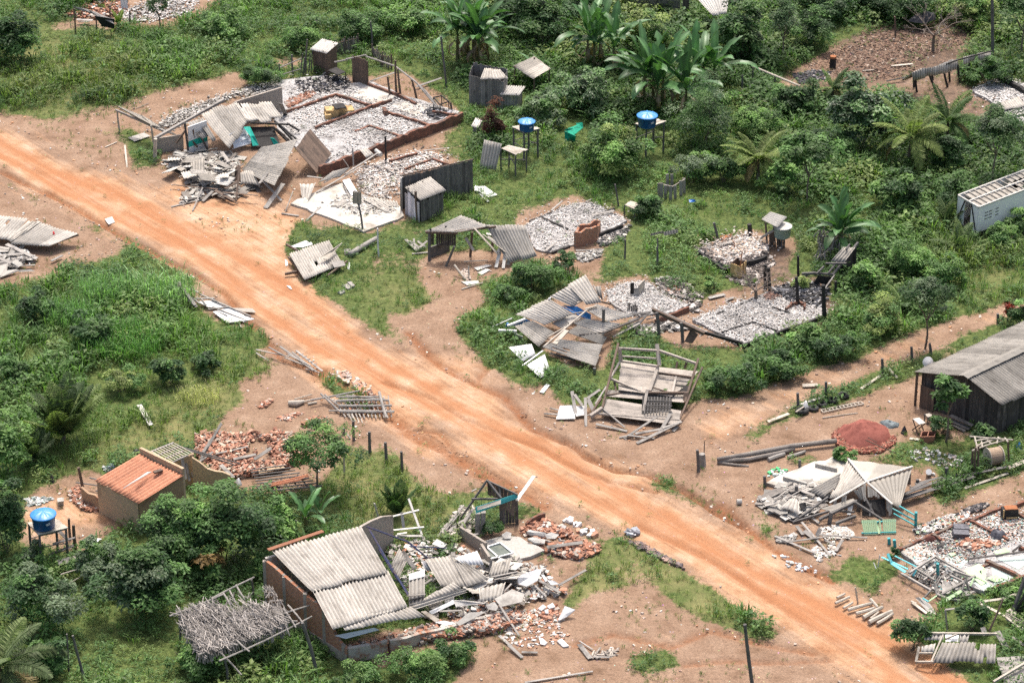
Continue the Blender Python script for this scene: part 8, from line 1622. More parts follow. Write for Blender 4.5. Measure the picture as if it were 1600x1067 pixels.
for x0,y0,x1,y1,r,lb in((548,580,548,540,.1,'short stump post at the upper end of the post row'),(612,615,608,495,.09,'tallest post in the row below the fallen lattice'),(712,692,708,562,.1,'second full post of the row below the lattice'),(815,757,808,628,.1,'third full post of the row below the lattice'),(912,812,908,685,.09,'lowest post of the row nearest the dark young palm')):p,q=v2.px(x0,y0),v2.px(x1,y1);post(p[0],p[1],q[0],q[1],r,lb,M_GREYDW,group='row of fence posts below the lattice')
p,q=v2.px(553,830),v2.px(550,700);post(p[0],p[1],q[0],q[1],.055,'white topped thin post right of the small round crowned tree',M_PALEW)
planks(['small white board by the short stump post','long white board lying on the dirt above the small round tree','thin dark pole lying right of the small round tree','white stick standing left of the dark young palm','grey plank lying alone in the grass field','pale board half hidden in the left grass field','pale board lying in front of the tile rubble'],None,M_PALE,[(v2,560,568,.4,590,605,.05,.14),(v2,-70,590,.1,180,578,.12,.2),(v2,430,600,.3,515,622,.1,.06),(v2,740,1010,.6,752,1060,.0,.1),(v1,870,395,.35,945,522,.2,.3),(v1,200,705,.15,285,685,.15,.2),(v1,1535,595,.1,1610,588,.1,.3)])
t=thing('tile_house','half ruined brick house with a red clay tile roof and beige parapet','house',dn(v1(950,950)))
mb=MB();corr(mb,v1(878,702,2.75),v1(1148,838,2.7),v1(865,1003,2.05),v1(592,857,2.1),amp=.045,pitch=.24,ragged=.02,lap=.4,dirt=.05,sheet=.24,seed=1);part('roof',mb,M_TILE,t,smooth=True)
q0,q1,q2,q3=(dn(v1(*p))for p in((880,690,2.75),(1148,825,2.7),(865,990,2.0),(610,855,2.1)));k=np.array([.12,.1,0])
mb=MB();wall(mb,q0,q1,3.05,.16);part('parapet_wall',mb,M_BEIGE,t)
mb=MB();wall(mb,q1+(q2-q1)*.04,q2,2.58,.14,1.95);part('wall',mb,M_BRICKPL2,t);mb=MB();wall(mb,q2,q3,1.9,.14,1.95);part('wall',mb,M_BEIGE,t);mb=MB();wall(mb,q3,q0+(q3-q0)*.04,1.98,.14,2.6);part('wall',mb,M_BRICKPL2,t)
mb=MB();A,B,Cc,D=v1(790,910,2.45),v1(770,922,2.4),v1(920,822,2.62),v1(945,820,2.64);slab(mb,A+Z3*.1,B+Z3*.1,Cc+Z3*.1,D+Z3*.1,.04);part('white_plank',mb,M_PALE,t)
mb=MB();box(mb,v1(988,808,2.72),.5,.22,.1,.6);part('dark_patch',mb,M_BROWNW,t)
mb=MB();ragwall(mb,dn(v1(1050,760,1.6)),dn(v1(1210,700,1.9)),[1.6,1.75,1.95],.15);part('wall',mb,M_BEIGE,t);mb=MB();ragwall(mb,dn(v1(1200,720,1.9)),dn(v1(1440,840,.7)),[1.9,1.6,1.2,1.05,1.0,.8],.15);part('wall',mb,M_BEIGE,t)
mb=MB();ragwall(mb,dn(v1(510,905,1.0)),dn(v1(640,975,.9)),[1.0,.8,.9,.7],.14);part('wall',mb,M_BRICKPL2,t)
for x0,y0,x1,y1 in((520,940,490,785),(665,990,655,900)):p,q=v1.px(x0,y0),v1.px(x1,y1);mb=MB();pole(mb,G(*p),P(q[0],q[1],up_to(p[0],p[1],q[1])),.09,.08,7);part('post',mb,M_BROWNW,t)
t=thing('batten_frame','grey roof battens left exposed behind the beige parapet','battens',dn(v1(1040,690)))
for k in range(4):mb=MB();bar(mb,v1(935+k*45,690+k*22,2.0),v1(1085+k*30,630+k*26,2.0),.1,.06);part('rafter',mb,M_GREYW,t)
for k in range(9):mb=MB();bar(mb,v1(945+k*18,682-k*6,2.07),v1(1060+k*18,750-k*7,2.05),.05,.03);part('batten',mb,M_PALEW,t)
for q in((1120,655,1.9,1500,760,.8,.08),(1180,680,1.8,1470,770,.9,.08)):mb=MB();pole(mb,v1(*q[:3]),v1(*q[3:6]),.05,.04,6);part('pole',mb,M_GREYDW,t)
planks('dark board lying under the left edge of the clay tile roof','boards left of the tile house',M_GREYDW,[(v1,475,880,.3,620,900,.5,.12),(v1,560,850,.6,640,870,.7,.1),(v1,640,930,.5,790,960,.5,.12),(v1,600,930,.4,700,980,.4,.1)])
planks('long grey beam standing in the heap of broken roof tiles','beams in the tile heap',M_GREYW,[(v1,1255,735,.3,1385,510,2.2,.24),(v1,1270,690,.8,1330,600,1.3,.18),(v1,1240,755,.3,1330,690,.8,.2),(v1,1160,860,.9,1135,715,2.0,.18),(v1,1185,870,.6,1160,750,1.5,.14),(v1,1210,850,.5,1200,790,1.0,.2),(v1,1380,770,.6,1460,850,.3,.24),(v1,1460,735,.4,1600,705,.5,.24),(v1,1350,700,.4,1420,685,.5,.14),(v1,1450,680,.4,1550,655,.4,.12),(v2,-10,735,.5,95,665,.9,.24)])
heap('tile_rubble','heap of broken red roof tiles and bricks behind the tile roofed house',v1.poly((1220,610),(1300,580),(1480,600),(1700,570),(1830,600),(1900,760),(1700,830),(1480,860),(1330,880),(1230,720)),3000,(.09,.33),(.03,.07),.38,([(.41,.20,.13),(.47,.275,.19),(.33,.155,.105),(.50,.41,.32),(.33,.27,.22)],[4,4,2,2,1]),.35,.1,(.3,.6))
heap('tile_rubble','broken red tiles spilled in front of the tile house',v1.poly((420,960),(490,900),(560,980),(620,1060),(520,1060),(450,1000)),240,(.12,.34),(.03,.06),.18,BRKP,.35,.1,(.3,.6))
sheet(v2,((100,905,.6),(110,880,.65),(330,820,.6),(345,850,.5)),'row of intact red tiles lying on the lattice by the small round tree',M_TILE,'tile_strip','roof tiles',amp=.05,pitch=.2,lap=.4)
t=thing('fallen_batten_roof','fallen grid of grey battens over red tiles beside the small round tree','battens',dn(v2(150,850)))
for k in range(9):mb=MB();bar(mb,v2(-40+k*9,800+k*17,.45),v2(190+k*28,770+k*20-k*4,.5),.07,.05,col=_g4.uniform(.7,1.2));part('batten',mb,M_GREYDW,t)
for k in range(6):mb=MB();bar(mb,v2(0+k*52,900-k*14,.4),v2(60+k*52,960-k*12,.3),.07,.05,col=_g4.uniform(.7,1.2));part('batten',mb,M_GREYDW,t)
sheet(v2,((0,790,.35),(150,765,.4),(190,790,.35),(20,820,.3)),'beige plaster slab in the heap of broken roof tiles',M_BEIGE,'slab','slab',flat=True)
mb=MB();mound(mb,v1.poly((1465,885),(1500,868),(1515,895),(1490,910)),.35,rough=.3);single('white_sack','white sack at the near edge of the broken roof tiles','sack',mb,M_WHITE)
mb=MB();mound(mb,v1.poly((815,700),(850,675),(885,685),(875,715),(835,722)),.3,rough=.3);single('dark_bundle','dark bundle of cloth piled against the corner of the beige parapet','bundle',mb,M_TARP)
mb=MB();mound(mb,v1.poly((680,1000),(740,980),(790,1020),(740,1060),(700,1040)),.5,rough=.4);single('black_basin','heap of black basins under the eave of the tile house','basins',mb,M_TARP)
heap('litter','pale litter and bottles on the dirt behind the water tank',v1.poly((160,990),(240,970),(330,980),(260,1020),(170,1030)),70,(.1,.3),(.03,.08),.06,([(.5,.5,.48),(.3,.36,.33),(.6,.6,.58)],[2,2,1]),.4)
heap('litter','scraps of green and white plastic at the back of the tile house',v1.poly((650,790),(700,775),(715,800),(670,815)),36,(.1,.3),(.03,.08),.1,([(.5,.5,.48),(.2,.42,.36),(.25,.3,.4)],[2,1,1]),.4)
mb=MB();box(mb,v1(378,998,.2),.3,.28,.35,.3);box(mb,v1(378,990,.4),.34,.32,.05,.3);single('small_bin','small grey bin on the dirt left of the tile house','bin',mb,M_CONC)
mb=MB();mound(mb,v1.poly((310,870),(325,855),(342,865),(335,888),(315,885)),.4,rough=.3);single('dark_stump','dark stump at the edge of the dirt by the grass field','stump',mb,M_CHAR)
tank_stand('broad plank stand under the lower left blue tank',[(42,816),(60,835),(106,824),(87,809)],2.0)
water_tank(69,822,2.08,1.3,.74,'blue water tank on the broad plank stand at the lower left')
planks('dark plank stacked beside the lower left tank stand','planks by the lower left tank stand',M_GREYDW,[(w5,330,200,.9,470,160,1.2,.2),(w5,300,270,.3,460,210,.9,.2),(w5,360,320,.5,470,290,.5,.5),(w5,370,120,1.3,420,170,1.0,.2)])
for x0,y0,x1,y1,r,lb in((475,240,458,80,.1,'slanting dark post right of the lower left tank stand'),(440,170,430,40,.08,'thin dark post behind the lower left tank stand')):p,q=w5.px(x0,y0),w5.px(x1,y1);post(p[0],p[1],q[0],q[1],r,lb,M_BROWNW)
planks('thin white pole of the broken rack by the lower left tank','poles of the broken rack',M_PALEW,[(w5,462,275,1.1,560,445,.2,.08),(w5,380,390,.8,510,352,.9,.07),(w5,365,475,.5,525,395,.6,.07)],rnd=True)
mb=MB();poly_slab(mb,[w5(500,178,.12),w5(540,160,.15),w5(635,165,.12),(w5(600,190,.1)),w5(530,195,.1)],.1);single('pale_cloth','pale cloth spread on the grass right of the lower left tank','cloth',mb,M_ZINC)
for x0,y0,x1,y1,r,lb in((535,1060,455,770,.07,'thin forked branch post at the bottom left'),(430,990,418,760,.05,'thin dark stake behind the forked branch post'),(45,230,22,0,.05,'thin tall stake behind the brick walled building'),(262,150,250,50,.06,'grey stake among the plants behind the brick walled building')):z=w5 if y0>500 else w6;p,q=z.px(x0,y0),z.px(x1,y1);post(p[0],p[1],q[0],q[1],r,lb,M_GREYDW)
t=thing('thatched_shelter','collapsing shelter of dry grey palm thatch on thin poles','shelter',dn(w5(1350,950)))
TH=[w5(1120,625,2.2),w5(1720,470,2.25),w5(1800,690,1.95),w5(1260,880,1.9)]
mb=MB();g=np.random.default_rng(12);n=4600;TI=[q*.94+sum(TH)/4*.06 for q in TH];slab(mb,*[q-Z3*.14 for q in(TI[0]*.58+TI[1]*.42,TI[0],TI[3],TI[3]*.58+TI[2]*.42)],th=.04,col=.6);slab(mb,*[q-Z3*.14 for q in((TH[0]*.65+TH[3]*.35)*.58+(TH[1]*.65+TH[2]*.35)*.42,TH[3]*.58+TH[2]*.42,TH[2],TH[1]*.65+TH[2]*.35)],th=.04,col=.6)
for i in range(n):
 u,v=g.random(),g.random();p=(TH[0]*(1-u)+TH[1]*u)*(1-v)+(TH[3]*(1-u)+TH[2]*u)*v
 if(u>.42 and v<.35 or u>.8)and g.random()<.8:continue
 if fbm(p[0],p[1],.9,17)>.6 and g.random()<.85:continue
 p=p+Z3*(fbm(p[0],p[1],1.1,7)-.5)*.25;a=g.normal(.25,.5);d=np.array([math.cos(a-1.3),math.sin(a-1.3),g.normal(-.08,.13)]);L=g.uniform(.3,1.0);p=p+Z3*g.uniform(-.1,.14)+np.array([g.normal(0,.12),g.normal(0,.12),0]);bar(mb,p-d*L/2,p+d*L/2,g.uniform(.012,.045),.012,g.normal(0,.5),col=g.choice([.45,.7,1.0,1.25,1.5]))
for i in range(420):
 u=g.random();p=TH[3]*(1-u)+TH[2]*u if i%3 else TH[0]*(1-u)+TH[3]*u;bar(mb,p+Z3*.05,p+np.array([g.normal(0,.12),g.normal(-.1,.1),-g.uniform(.2,.7)]),.045,.015,col=g.uniform(.6,1.2))
part('thatch',mb,M_THATCH,t)
for q in((1060,648,2.2,1400,510,2.3),(1320,540,2.3,1590,405,2.35),(1240,890,1.9,1370,840,1.9),(1370,928,1.7,1950,650,1.95),(1355,855,1.85,1510,1015,.9),(1480,800,1.95,1560,870,1.8),(1475,455,2.3,1530,545,2.2),(1395,505,2.3,1450,600,2.1),(1620,690,1.95,1940,580,2.1),(1770,600,2.1,1850,720,1.9),(1800,580,2.1,1900,700,1.95),(1600,660,2.0,1860,680,1.9),(1590,600,2.1,1800,690,1.95),(1430,480,2.3,1480,580,2.15)):mb=MB();pole(mb,w5(*q[:3]),w5(*q[3:]),.05,.04,6);part('pole',mb,M_GREYW,t)
for x0,y0,x1,y1,r in((1425,1075,1405,910,.07),(1350,975,1330,870,.08),(1125,800,1120,640,.07),(1585,560,1572,420,.07),(1985,1010,1890,690,.1)):p,q=w5.px(x0,y0),w5.px(x1,y1);mb=MB();f=G(*p);T_=P(q[0],q[1],up_to(p[0],p[1],q[1]));tube(mb,[f-Z3*.1,(f+T_)/2+[.05,0,0],T_],[r,r*.9,r*.8],7);part('post',mb,M_GREYDW,t)
t=thing('brick_building','red brick building with a broad corrugated roof collapsed on its right side','building',dn(w6(500,560)))
mb=MB();corr(mb,w6(348,488,2.86),w6(822,362,2.86),w6(945,590,2.3),w6(480,735,2.3),ragged=.03,dirt=.06,lap=9,sag=.03,seed=4,amp=.05);part('roof',mb,M_FIB,t,smooth=True)
mb=MB();corr(mb,w6(90,235,3.5),w6(655,88,3.5),w6(822,375,2.9),w6(350,500,2.9),ragged=.03,dirt=.06,lap=9,sag=.04,seed=5,amp=.05);roof_=part('roof',mb,M_FIB,t,smooth=True)
mb=MB();corr(mb,w6(530,690,2.3),w6(960,590,2.25),w6(1040,645,2.1),w6(550,735,2.15),ragged=.12,seed=8,sheet=1.1);part('roof',mb,M_FIB,t,smooth=True)
A,B,Cc=dn(w6(60,270,3.4)),dn(w6(425,560,3.0)),dn(w6(480,770,2.0));Z0=.0
A,B=dn(w6(58,275,3.3)),dn(w6(432,585,2.6))
mb=MB();ragwall(mb,A,B,[3.1,3.05,2.92,2.8,2.68,2.55,2.5,2.3],.16);wall_=part('brick_wall',mb,M_BRICK,t)
mb=MB();ragwall(mb,B+(B-A)*.01,B+(B-A)*.36,[2.3,1.8,1.2,1.0,.9],.16);part('brick_wall',mb,M_BRICK,t)
nv=nrm(np.cross(B-A,Z3));nv=nv if nv[1]<0 else-nv
for f in(0,.33,.68,.99,1.3):mb=MB();p=A+(B-A)*f+nv*.05;bar(mb,p,p+Z3*(3.05-.6*f if f<1.1 else 1.0),.2,.2);part('column',mb,M_PLAST,wall_)
mb=MB();wall(mb,A+nv*.09,A+(B-A)*1.36+nv*.09,.55,.06);part('plinth',mb,M_PLAST,wall_)
mb=MB();bar(mb,w6(75,235,3.56),w6(420,118,3.58),.24,.05,col=.5);part('eave_tiles',mb,M_TILE,roof_)
K0,K1=A,dn(w6(655,92,3.4));mb=MB();wall(mb,K0,K1,3.2,.16);part('rear_wall',mb,M_BRICKPL,t)
mb=MB();ragwall(mb,dn(w6(650,90,2.6)),dn(w6(850,25,1.7)),[2.6,2.45,2.2,1.75],.15);part('rear_wall',mb,M_PLAST,t)
E0=B+(B-A)*.36;E1=dn(w6(820,880));E2=dn(w6(1600,640))
mb=MB();ragwall(mb,E0,E1,[.95,.9,.85,.75,.8],.2);part('broken_plinth',mb,M_BRICKPL,t);mb=MB();ragwall(mb,E1+(E2-E1)*.02,E2,[.75,.6,.62,.5,.45,.5,.4,.42,.35],.2);part('broken_plinth',mb,M_BRICKPL,t)
planks('blue steel truss bar fallen along the open side of the roof','blue steel bars',M_STEEL,[(w6,705,105,3.2,950,520,1.6,.09),(w6,690,90,3.3,960,190,2.4,.12),(w6,920,165,2.5,1070,285,1.2,.16),(w6,960,215,2.2,1180,225,1.5,.08),(w6,770,230,2.4,860,380,1.8,.14),(w6,850,360,1.8,950,510,1.2,.14),(w6,840,420,1.5,930,440,1.4,.07),(w6,1040,290,1.2,1150,280,1.2,.08),(w6,790,310,2.0,850,300,2.0,.07)])
mb=MB();slab(mb,w6(690,150,1.2),w6(800,330,1.0),w6(900,520,.9),w6(820,480,.8),.05);single('dark_board','dark board inside the open side of the brick building','board',mb,M_CHAR)
SH=[(((900,220,1.9),(945,300,1.6),(885,430,1.0),(835,350,1.3)),'steep corrugated sheet standing just right of the large roof',M_FIB),(((955,385,1.5),(1055,360,1.5),(1055,520,1.0),(955,545,1.0)),'upright sheet with a white top right of the large roof',M_FIB),(((955,530,.95),(1055,515,.95),(1050,575,.7),(955,590,.7)),'short sheet under the upright white topped one',M_FIB),(((1055,300,1.3),(1215,275,1.3),(1330,470,.9),(1160,470,.9)),'broad corrugated sheet lying over the middle of the rubble',M_FIB),(((1215,278,1.3),(1290,300,1.25),(1460,420,.8),(1320,470,.88)),'second broad corrugated sheet adjoining the first on the rubble',M_FIB),(((1235,285,1.4),(1375,237,1.35),(1425,330,1.0),(1290,330,1.1)),'bright white corrugated sheet on top of the rubble',M_WHITE),(((1050,545,.95),(1230,440,1.15),(1290,480,1.0),(1060,570,.8)),'crossed sheet wedged below the broad sheets',M_FIB),(((965,575,1.05),(975,615,.85),(1320,500,.8),(1300,475,1.0)),'long narrow corrugated sheet running below the broad ones',M_FIB),(((1390,480,1.0),(1560,440,1.05),(1530,540,.7),(1400,560,.7)),'ribbed sheet with broken edge right of the long narrow one',M_FIB),(((1480,320,1.0),(1600,280,1.0),(1570,390,.75),(1450,400,.8)),'ribbed sheet lying beside the sunken window frame',M_FIB),(((1030,310,1.2),(1070,300,1.25),(1110,370,.9),(1060,360,.95)),'small white sheet at the upper corner of the broad sheets',M_WHITE)]
for k,(q,lb,m_)in enumerate(SH):sheet(w6,q,lb,m_,seed=k+20,ragged=.05,group=None)
mb=MB();slab(mb,w6(955,385,1.52),w6(1055,358,1.52),w6(1053,400,1.42),w6(957,425,1.42),.012);single('white_sheet_strip','white strip at the top of the upright sheet','sheet',mb,M_WHITE)
for k,(q,m_,lb)in enumerate([([(1080,620,.8),(1230,548,.95),(1240,570,.9),(1100,637,.65)],M_WHITE,'narrow white board below the long narrow sheet'),([(1230,550,.9),(1310,555,.9),(1430,570,.7),(1250,590,.7)],M_PALE,'pale bent board right of the narrow white board'),([(1030,620,.8),(1060,615,.8),(1150,670,.5),(1120,685,.45)],M_PALEW,'pale board sloping below the large roof corner'),([(1250,690,.55),(1330,625,.8),(1440,620,.75),(1270,710,.45)],M_CONC,'grey concrete slab tilted over the broken plinth'),([(1120,685,.5),(1180,678,.55),(1245,692,.5),(1190,705,.45)],M_ZINC,'silvery sheet scrap lying on the broken plinth'),([(490,770,1.5),(740,720,1.5),(770,735,1.35),(560,790,1.3)],M_ZINC,'white zinc flashing hanging below the large roof'),([(1435,580,.8),(1490,558,.85),(1515,590,.7),(1500,615,.6),(1450,605,.65)],M_CONC,'octagonal grey slab below the ribbed sheet'),([(1490,540,.85),(1600,480,.9),(1680,510,.8),(1660,560,.7),(1530,590,.65)],M_CONC,'large grey green plaster slab on the rubble'),([(1490,640,.2),(1510,645,.2),(1500,660,.1),(1488,655,.1)],M_WHITE,'tiny white plaster scrap under the grey green slab')]):broken(lb,w6,q,.05,m_)
for k,(q,lb)in enumerate([([(985,640,.9),(1010,620,.95),(1110,585,.95),(1130,600,.85),(1105,660,.6),(1040,695,.5),(990,680,.6)],'largest jagged white plaster slab on the rubble'),([(1128,622,.6),(1145,620,.6),(1170,660,.4),(1155,665,.4)],'narrow white slab right of the largest jagged one'),([(1165,655,.5),(1210,660,.45),(1240,680,.3),(1190,685,.35)],'second narrow white slab tipped toward the grass'),([(1235,895,.12),(1275,815,.5),(1340,838,.4),(1290,880,.15),(1240,905,.1)],'large clean white slab lying apart on the grass edge'),([(1110,830,.3),(1140,805,.35),(1160,820,.3),(1130,845,.2)],'left of three small white slabs beside the clean white slab'),([(1165,815,.3),(1200,795,.35),(1215,820,.3),(1180,830,.25)],'middle of three small white slabs beside the clean white slab'),([(1150,840,.3),(1170,835,.3),(1175,860,.2),(1155,860,.2)],'lowest of three small white slabs beside the clean white slab'),([(1115,1010,.1),(1140,1015,.12),(1165,1040,.08),(1150,1055,.05),(1125,1050,.06)],'five sided white slab alone on the bare dirt'),([(1228,1030,.1),(1255,1015,.12),(1300,1060,.06),(1265,1067,.05)],'four sided white slab alone on the bare dirt'),([(1040,355,.5),(1060,345,.5),(1160,365,.5),(1150,385,.35),(1060,372,.35)],'upper pale slab on the brick pile by the road'),([(1150,375,.45),(1190,360,.5),(1240,375,.4),(1215,400,.3),(1165,398,.3)],'rounded pale slab on the brick pile by the road'),([(1045,400,.4),(1070,392,.4),(1155,405,.35),(1150,430,.25),(1090,425,.25)],'lower pale slab on the brick pile by the road'),([(885,375,.4),(915,355,.5),(945,365,.4),(940,400,.25),(900,400,.25)],'grey lump of concrete at the rear of the pale floor')]):broken(lb,e,q,.1,M_WHITE if k<9 else M_PALE)
t=thing('concrete_floor','cracked pale concrete floor with a sunken window frame beside the brick rubble','slab',dn(e(900,470)));floor_part(t,e,[(720,430),(900,380),(1000,390),(1150,470),(1060,510),(900,540),(800,530)],.16,M_CONC)
t=thing('window_frame','white window frame lying on the pale concrete floor','window frame',dn(e(850,470)))
for q in((750,465,875,425),(875,425,955,490),(955,490,815,525),(790,450,870,520)):mb=MB();bar(mb,e(q[0],q[1],.4),e(q[2],q[3],.4),.09,.06);part('frame_bar',mb,M_WHITE,t)
mb=MB();slab(mb,e(755,465,.36),e(875,428,.36),e(950,490,.36),e(815,522,.36),.02);part('glass',mb,mat_mottled('dusty_glass',(.06,.08,.07),(.14,.16,.13),(.2,.2,.16),1.5,5,.25,spec=.6),t)
mb=MB();wall(mb,dn(e(630,400)),dn(e(790,500)),.75,.14);single('low_wall','dark low wall behind the pale concrete floor','wall',mb,M_PLAST)
mb=MB();wall(mb,dn(e(760,510)),dn(e(810,590)),.8,.14);single('low_wall','short broken wall stub left of the ribbed sheet','wall',mb,M_PLAST)
mb=MB();ragwall(mb,dn(e(1035,335)),dn(e(1150,290)),[.3,.5,.55,.5],.14);single('brick_wall_stub','dark red slab of brick wall standing at the back of the brick pile','wall',mb,M_BRICKLOW)
heap('brick_rubble','pile of broken red bricks and mortar by the road behind the concrete floor',e.poly((1000,350),(1150,300),(1260,340),(1380,420),(1490,450),(1480,490),(1360,530),(1180,500),(1100,440)),640,(.12,.34),(.06,.12),.25,BRKP,.35,.25)
heap('brick_rubble','strip of broken bricks along the foot of the broken plinth',w6.poly((520,880),(820,800),(1100,720),(1400,700),(1640,640),(1660,690),(1500,760),(1200,800),(980,830),(820,840),(600,900)),1900,(.1,.32),(.06,.12),.35,([(.37,.175,.11),(.43,.245,.17),(.3,.15,.1),(.47,.42,.37),(.33,.29,.25),(.12,.1,.09)],[3,3,2,3,2,1]),.4,.2)
heap('rubble','grey plaster rubble and splinters under the fallen sheets',e.poly((170,470),(380,420),(640,470),(800,560),(960,540),(1130,580),(1250,700),(1290,740),(1130,780),(960,830),(700,900),(420,900),(320,780),(250,640)),1500,(.08,.36),(.02,.07),.25,([(.5,.47,.42),(.36,.33,.29),(.62,.6,.57),(.44,.22,.14),(.2,.18,.16)],[4,3,2,2,1.4]),.4,.05)
heap('rubble','light plaster crumbs below the largest jagged white slab',e.poly((870,880),(1000,840),(1230,830),(1270,900),(1100,920),(980,960),(900,960)),420,(.06,.25),(.03,.07),.06,([(.55,.52,.47),(.42,.36,.3),(.46,.24,.16)],[3,2,2]),.3)
heap('brick_debris','red bricks around the three small white slabs',e.poly((1100,840),(1220,820),(1230,890),(1140,900)),110,(.14,.28),(.08,.12),.15,BRKP,.4)
heap('rubble','brick and mortar crumbs spread on the dirt at the bottom',e.poly((860,960),(1000,930),(1260,900),(1300,1000),(1150,1080),(950,1060)),160,(.06,.22),(.03,.06),.03,([(.5,.46,.42),(.45,.24,.16),(.6,.58,.55)],[2,2,1]),.3)
heap('pale_stones','row of white blocks and bricks on the verge above the brick pile',e.poly((1270,280),(1350,270),(1520,380),(1480,400),(1320,350)),16,(.3,.5),(.14,.2),.05,([(.66,.65,.62),(.55,.3,.2)],[5,1]),.12,0,(.4,.6))
heap('dark_stones','dark stones and bricks along the road edge',w7.poly((720,180),(800,190),(1040,330),(1110,380),(1010,330),(850,260)),130,(.1,.3),(.05,.12),.08,([(.2,.16,.15),(.32,.22,.18),(.12,.1,.1)],[2,2,1]),.4)
heap('litter','bundle of grey rags at the road edge above the dark stones',w7.poly((715,130),(780,115),(785,135),(730,155)),22,(.2,.45),(.05,.1),.15,([(.4,.42,.45),(.6,.6,.6),(.2,.2,.22)],[2,1,1]),.4)
planks('grey bar in the rubble between the sheets and the white slabs','bars in the rubble',M_GREYW,[(e,815,640,.9,985,605,.9,.1),(e,900,545,1.0,905,615,.6,.18),(e,820,535,1.1,815,590,.7,.14),(e,840,655,.8,980,625,.8,.08),(e,1100,650,.5,1245,735,.3,.24),(e,880,750,.7,945,680,.8,.1),(e,1090,690,.5,1160,760,.2,.1),(e,640,785,.8,800,800,.6,.14),(e,500,850,.7,640,845,.6,.16),(e,300,755,1.3,415,745,1.3,.1),(e,380,520,1.0,440,590,.7,.16),(e,270,480,1.6,350,590,.8,.3),(e,410,680,.7,470,640,.8,.12)])
planks(['grey pole lying out from the rubble over the grass','white pipe leaning from the octagonal slab to the ground','pale plank lying below the white pipe','long grey pole lying on the dirt at the bottom edge','brown plank lying on the bare dirt','thin stick lying beside the brown plank','short grey plank lying left on the bare dirt','pale plank leaning from the bottom shrubs to the dirt','long grey plank on the brick pile by the road','pale short board right of the brown plank'],None,M_GREYW,[(e,1235,690,.3,1405,595,.35,.13),(e,870,810,.7,995,1005,.05,.12),(e,870,1000,.15,945,1067,.05,.16),(w7,80,1065,.06,505,995,.06,.13),(w7,420,825,.06,490,915,.06,.26),(w7,420,805,.06,505,860,.06,.08),(w7,60,875,.08,160,878,.08,.18),(w7,-20,830,.2,65,910,.05,.2),(e,1165,455,.35,1385,425,.4,.22),(w7,510,905,.06,610,908,.06,.14)])
heap('splinters','splintered wood scraps beside the brown plank on the dirt',w7.poly((500,870),(640,860),(650,890),(520,910)),40,(.2,.7),(.02,.05),.08,([(.36,.32,.27),(.24,.2,.17),(.45,.4,.34)],[2,2,1]),.2,0,(.08,.2))
planks('white stick of the broken fence behind the brick building','sticks behind the brick building',M_PALE,[(e,100,185,1.4,125,280,.3,.1),(e,310,155,1.6,405,415,.1,.12),(e,210,265,.9,375,225,1.2,.14),(e,268,240,1.1,280,340,.3,.16),(e,210,350,.5,405,330,.6,.14),(e,230,385,.4,400,385,.4,.16),(e,240,375,.5,300,365,.6,.14),(w6,1115,185,.5,1180,215,.4,.5)])
planks('long grey plank lying on the pile of split boards beside the teal beam','planks beside the teal beam',M_GREYW,[(e,490,390,.2,650,195,.8,.14),(e,580,420,.15,705,220,.9,.16),(e,520,370,.3,630,240,.7,.1),(e,610,310,.5,690,270,.6,.2),(e,560,360,.3,610,310,.4,.2),(e,660,390,.3,740,370,.4,.14),(e,700,110,1.2,730,95,1.3,.1)])
heap('splinters','split pale boards and chips left of the teal beam',e.poly((510,380),(640,230),(740,230),(730,330),(640,400),(580,420)),500,(.15,.6),(.02,.05),.3,([(.5,.46,.4),(.38,.34,.29),(.25,.21,.18)],[3,3,1]),.35,.05,(.12,.5))
t=thing('teal_sign_shed','ruined plank kiosk with a teal painted beam across its front','kiosk',dn(e(860,320)))
mb=MB();slab(mb,e(725,205,1.9),e(985,120,2.0),e(985,150,1.75),e(728,245,1.6),.06);part('teal_beam',mb,M_TEAL,t)
mb=MB();slab(mb,e(735,205,1.97),e(880,160,2.0),e(880,185,1.88),e(735,225,1.84),.03);part('worn_strip',mb,M_CREAM,t)
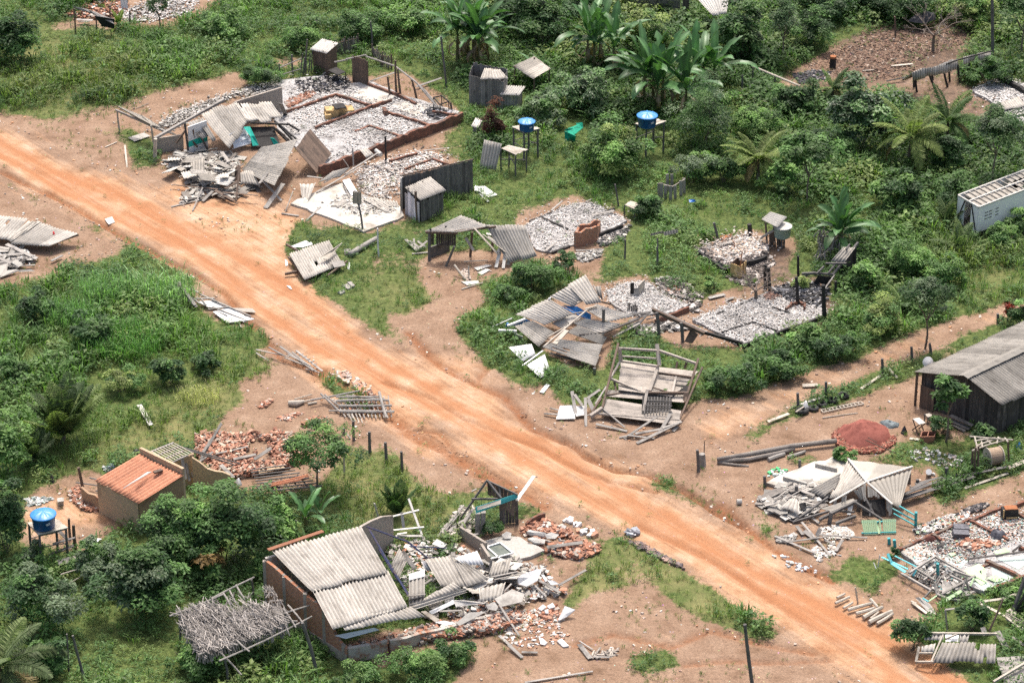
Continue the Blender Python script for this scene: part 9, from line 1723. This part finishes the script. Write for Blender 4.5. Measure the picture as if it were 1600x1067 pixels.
for x0,y0,x1,y1,r,m_ in((735,375,738,240,.13,M_GREYW),(765,370,772,235,.13,M_GREYW),(885,305,880,180,.1,M_GREYDW),(980,310,975,160,.09,M_GREYDW)):p,q=e.px(x0,y0),e.px(x1,y1);mb=MB();bar(mb,G(*p)-Z3*.1,P(q[0],q[1],up_to(p[0],p[1],q[1])),r*2);part('post',mb,m_,t)
mb=MB();boards(mb,dn(e(890,310)),dn(e(985,300)),1.0,.95,.16,rag=.06);part('front_boards',mb,M_GREYDW,t)
mb=MB();plankpanel(mb,e(793,40,2.6),e(975,130,1.9),e(960,270,.8),e(800,140,1.6),7,.02,.03,.08);part('rear_boards',mb,M_BROWNW,t)
for q in((615,300,.1,795,40,2.7,.1),(795,40,2.65,880,150,1.9,.1),(800,45,2.6,985,130,1.95,.08),(700,155,1.6,860,155,1.9,.09),(870,80,2.3,880,180,1.6,.1)):mb=MB();bar(mb,e(*q[:3]),e(*q[3:6]),q[6]);part('rafter',mb,M_GREYDW,t)
planks('long white board leaning out behind the teal beam',None,M_PALE,[(e,975,170,1.2,1085,15,1.4,.2)])
planks('dark offcut hanging at the tip of the long white board',None,M_GREYDW,[(e,1070,22,1.35,1105,20,1.3,.08)])
_gs=np.random.default_rng(17)
for i in range(18):
 x=_gs.uniform(330,1000);y=560+(1000-x)*.32+_gs.uniform(-70,90);h=_gs.uniform(.35,.7);an=_gs.uniform(0,6.28);L,Wd=_gs.uniform(.8,1.6),_gs.uniform(.45,.95)
 cc=e(x,y,h);u=np.array([math.cos(an),math.sin(an),_gs.normal(0,.2)])*L/2;v=np.array([-math.sin(an),math.cos(an),_gs.normal(0,.2)])*Wd/2
 mb=MB()
 if i%3:corr(mb,cc-u-v,cc-u+v,cc+u+v,cc+u-v,ragged=.06,seed=i,amp=.03,dirt=.2)
 else:slab(mb,cc-u-v,cc-u+v,cc+u*.8+v,cc+u-v*.7,.03)
 single('roof_sheet','smaller broken sheet lying loose in the plaster rubble beside the brick building','roof sheet',mb,[M_PALE,M_FIB,M_FIBD][i%3],'broken sheets in the plaster rubble',smooth=bool(i%3))
for o in bpy.data.objects:
 if '_w' in o:del o['_w']
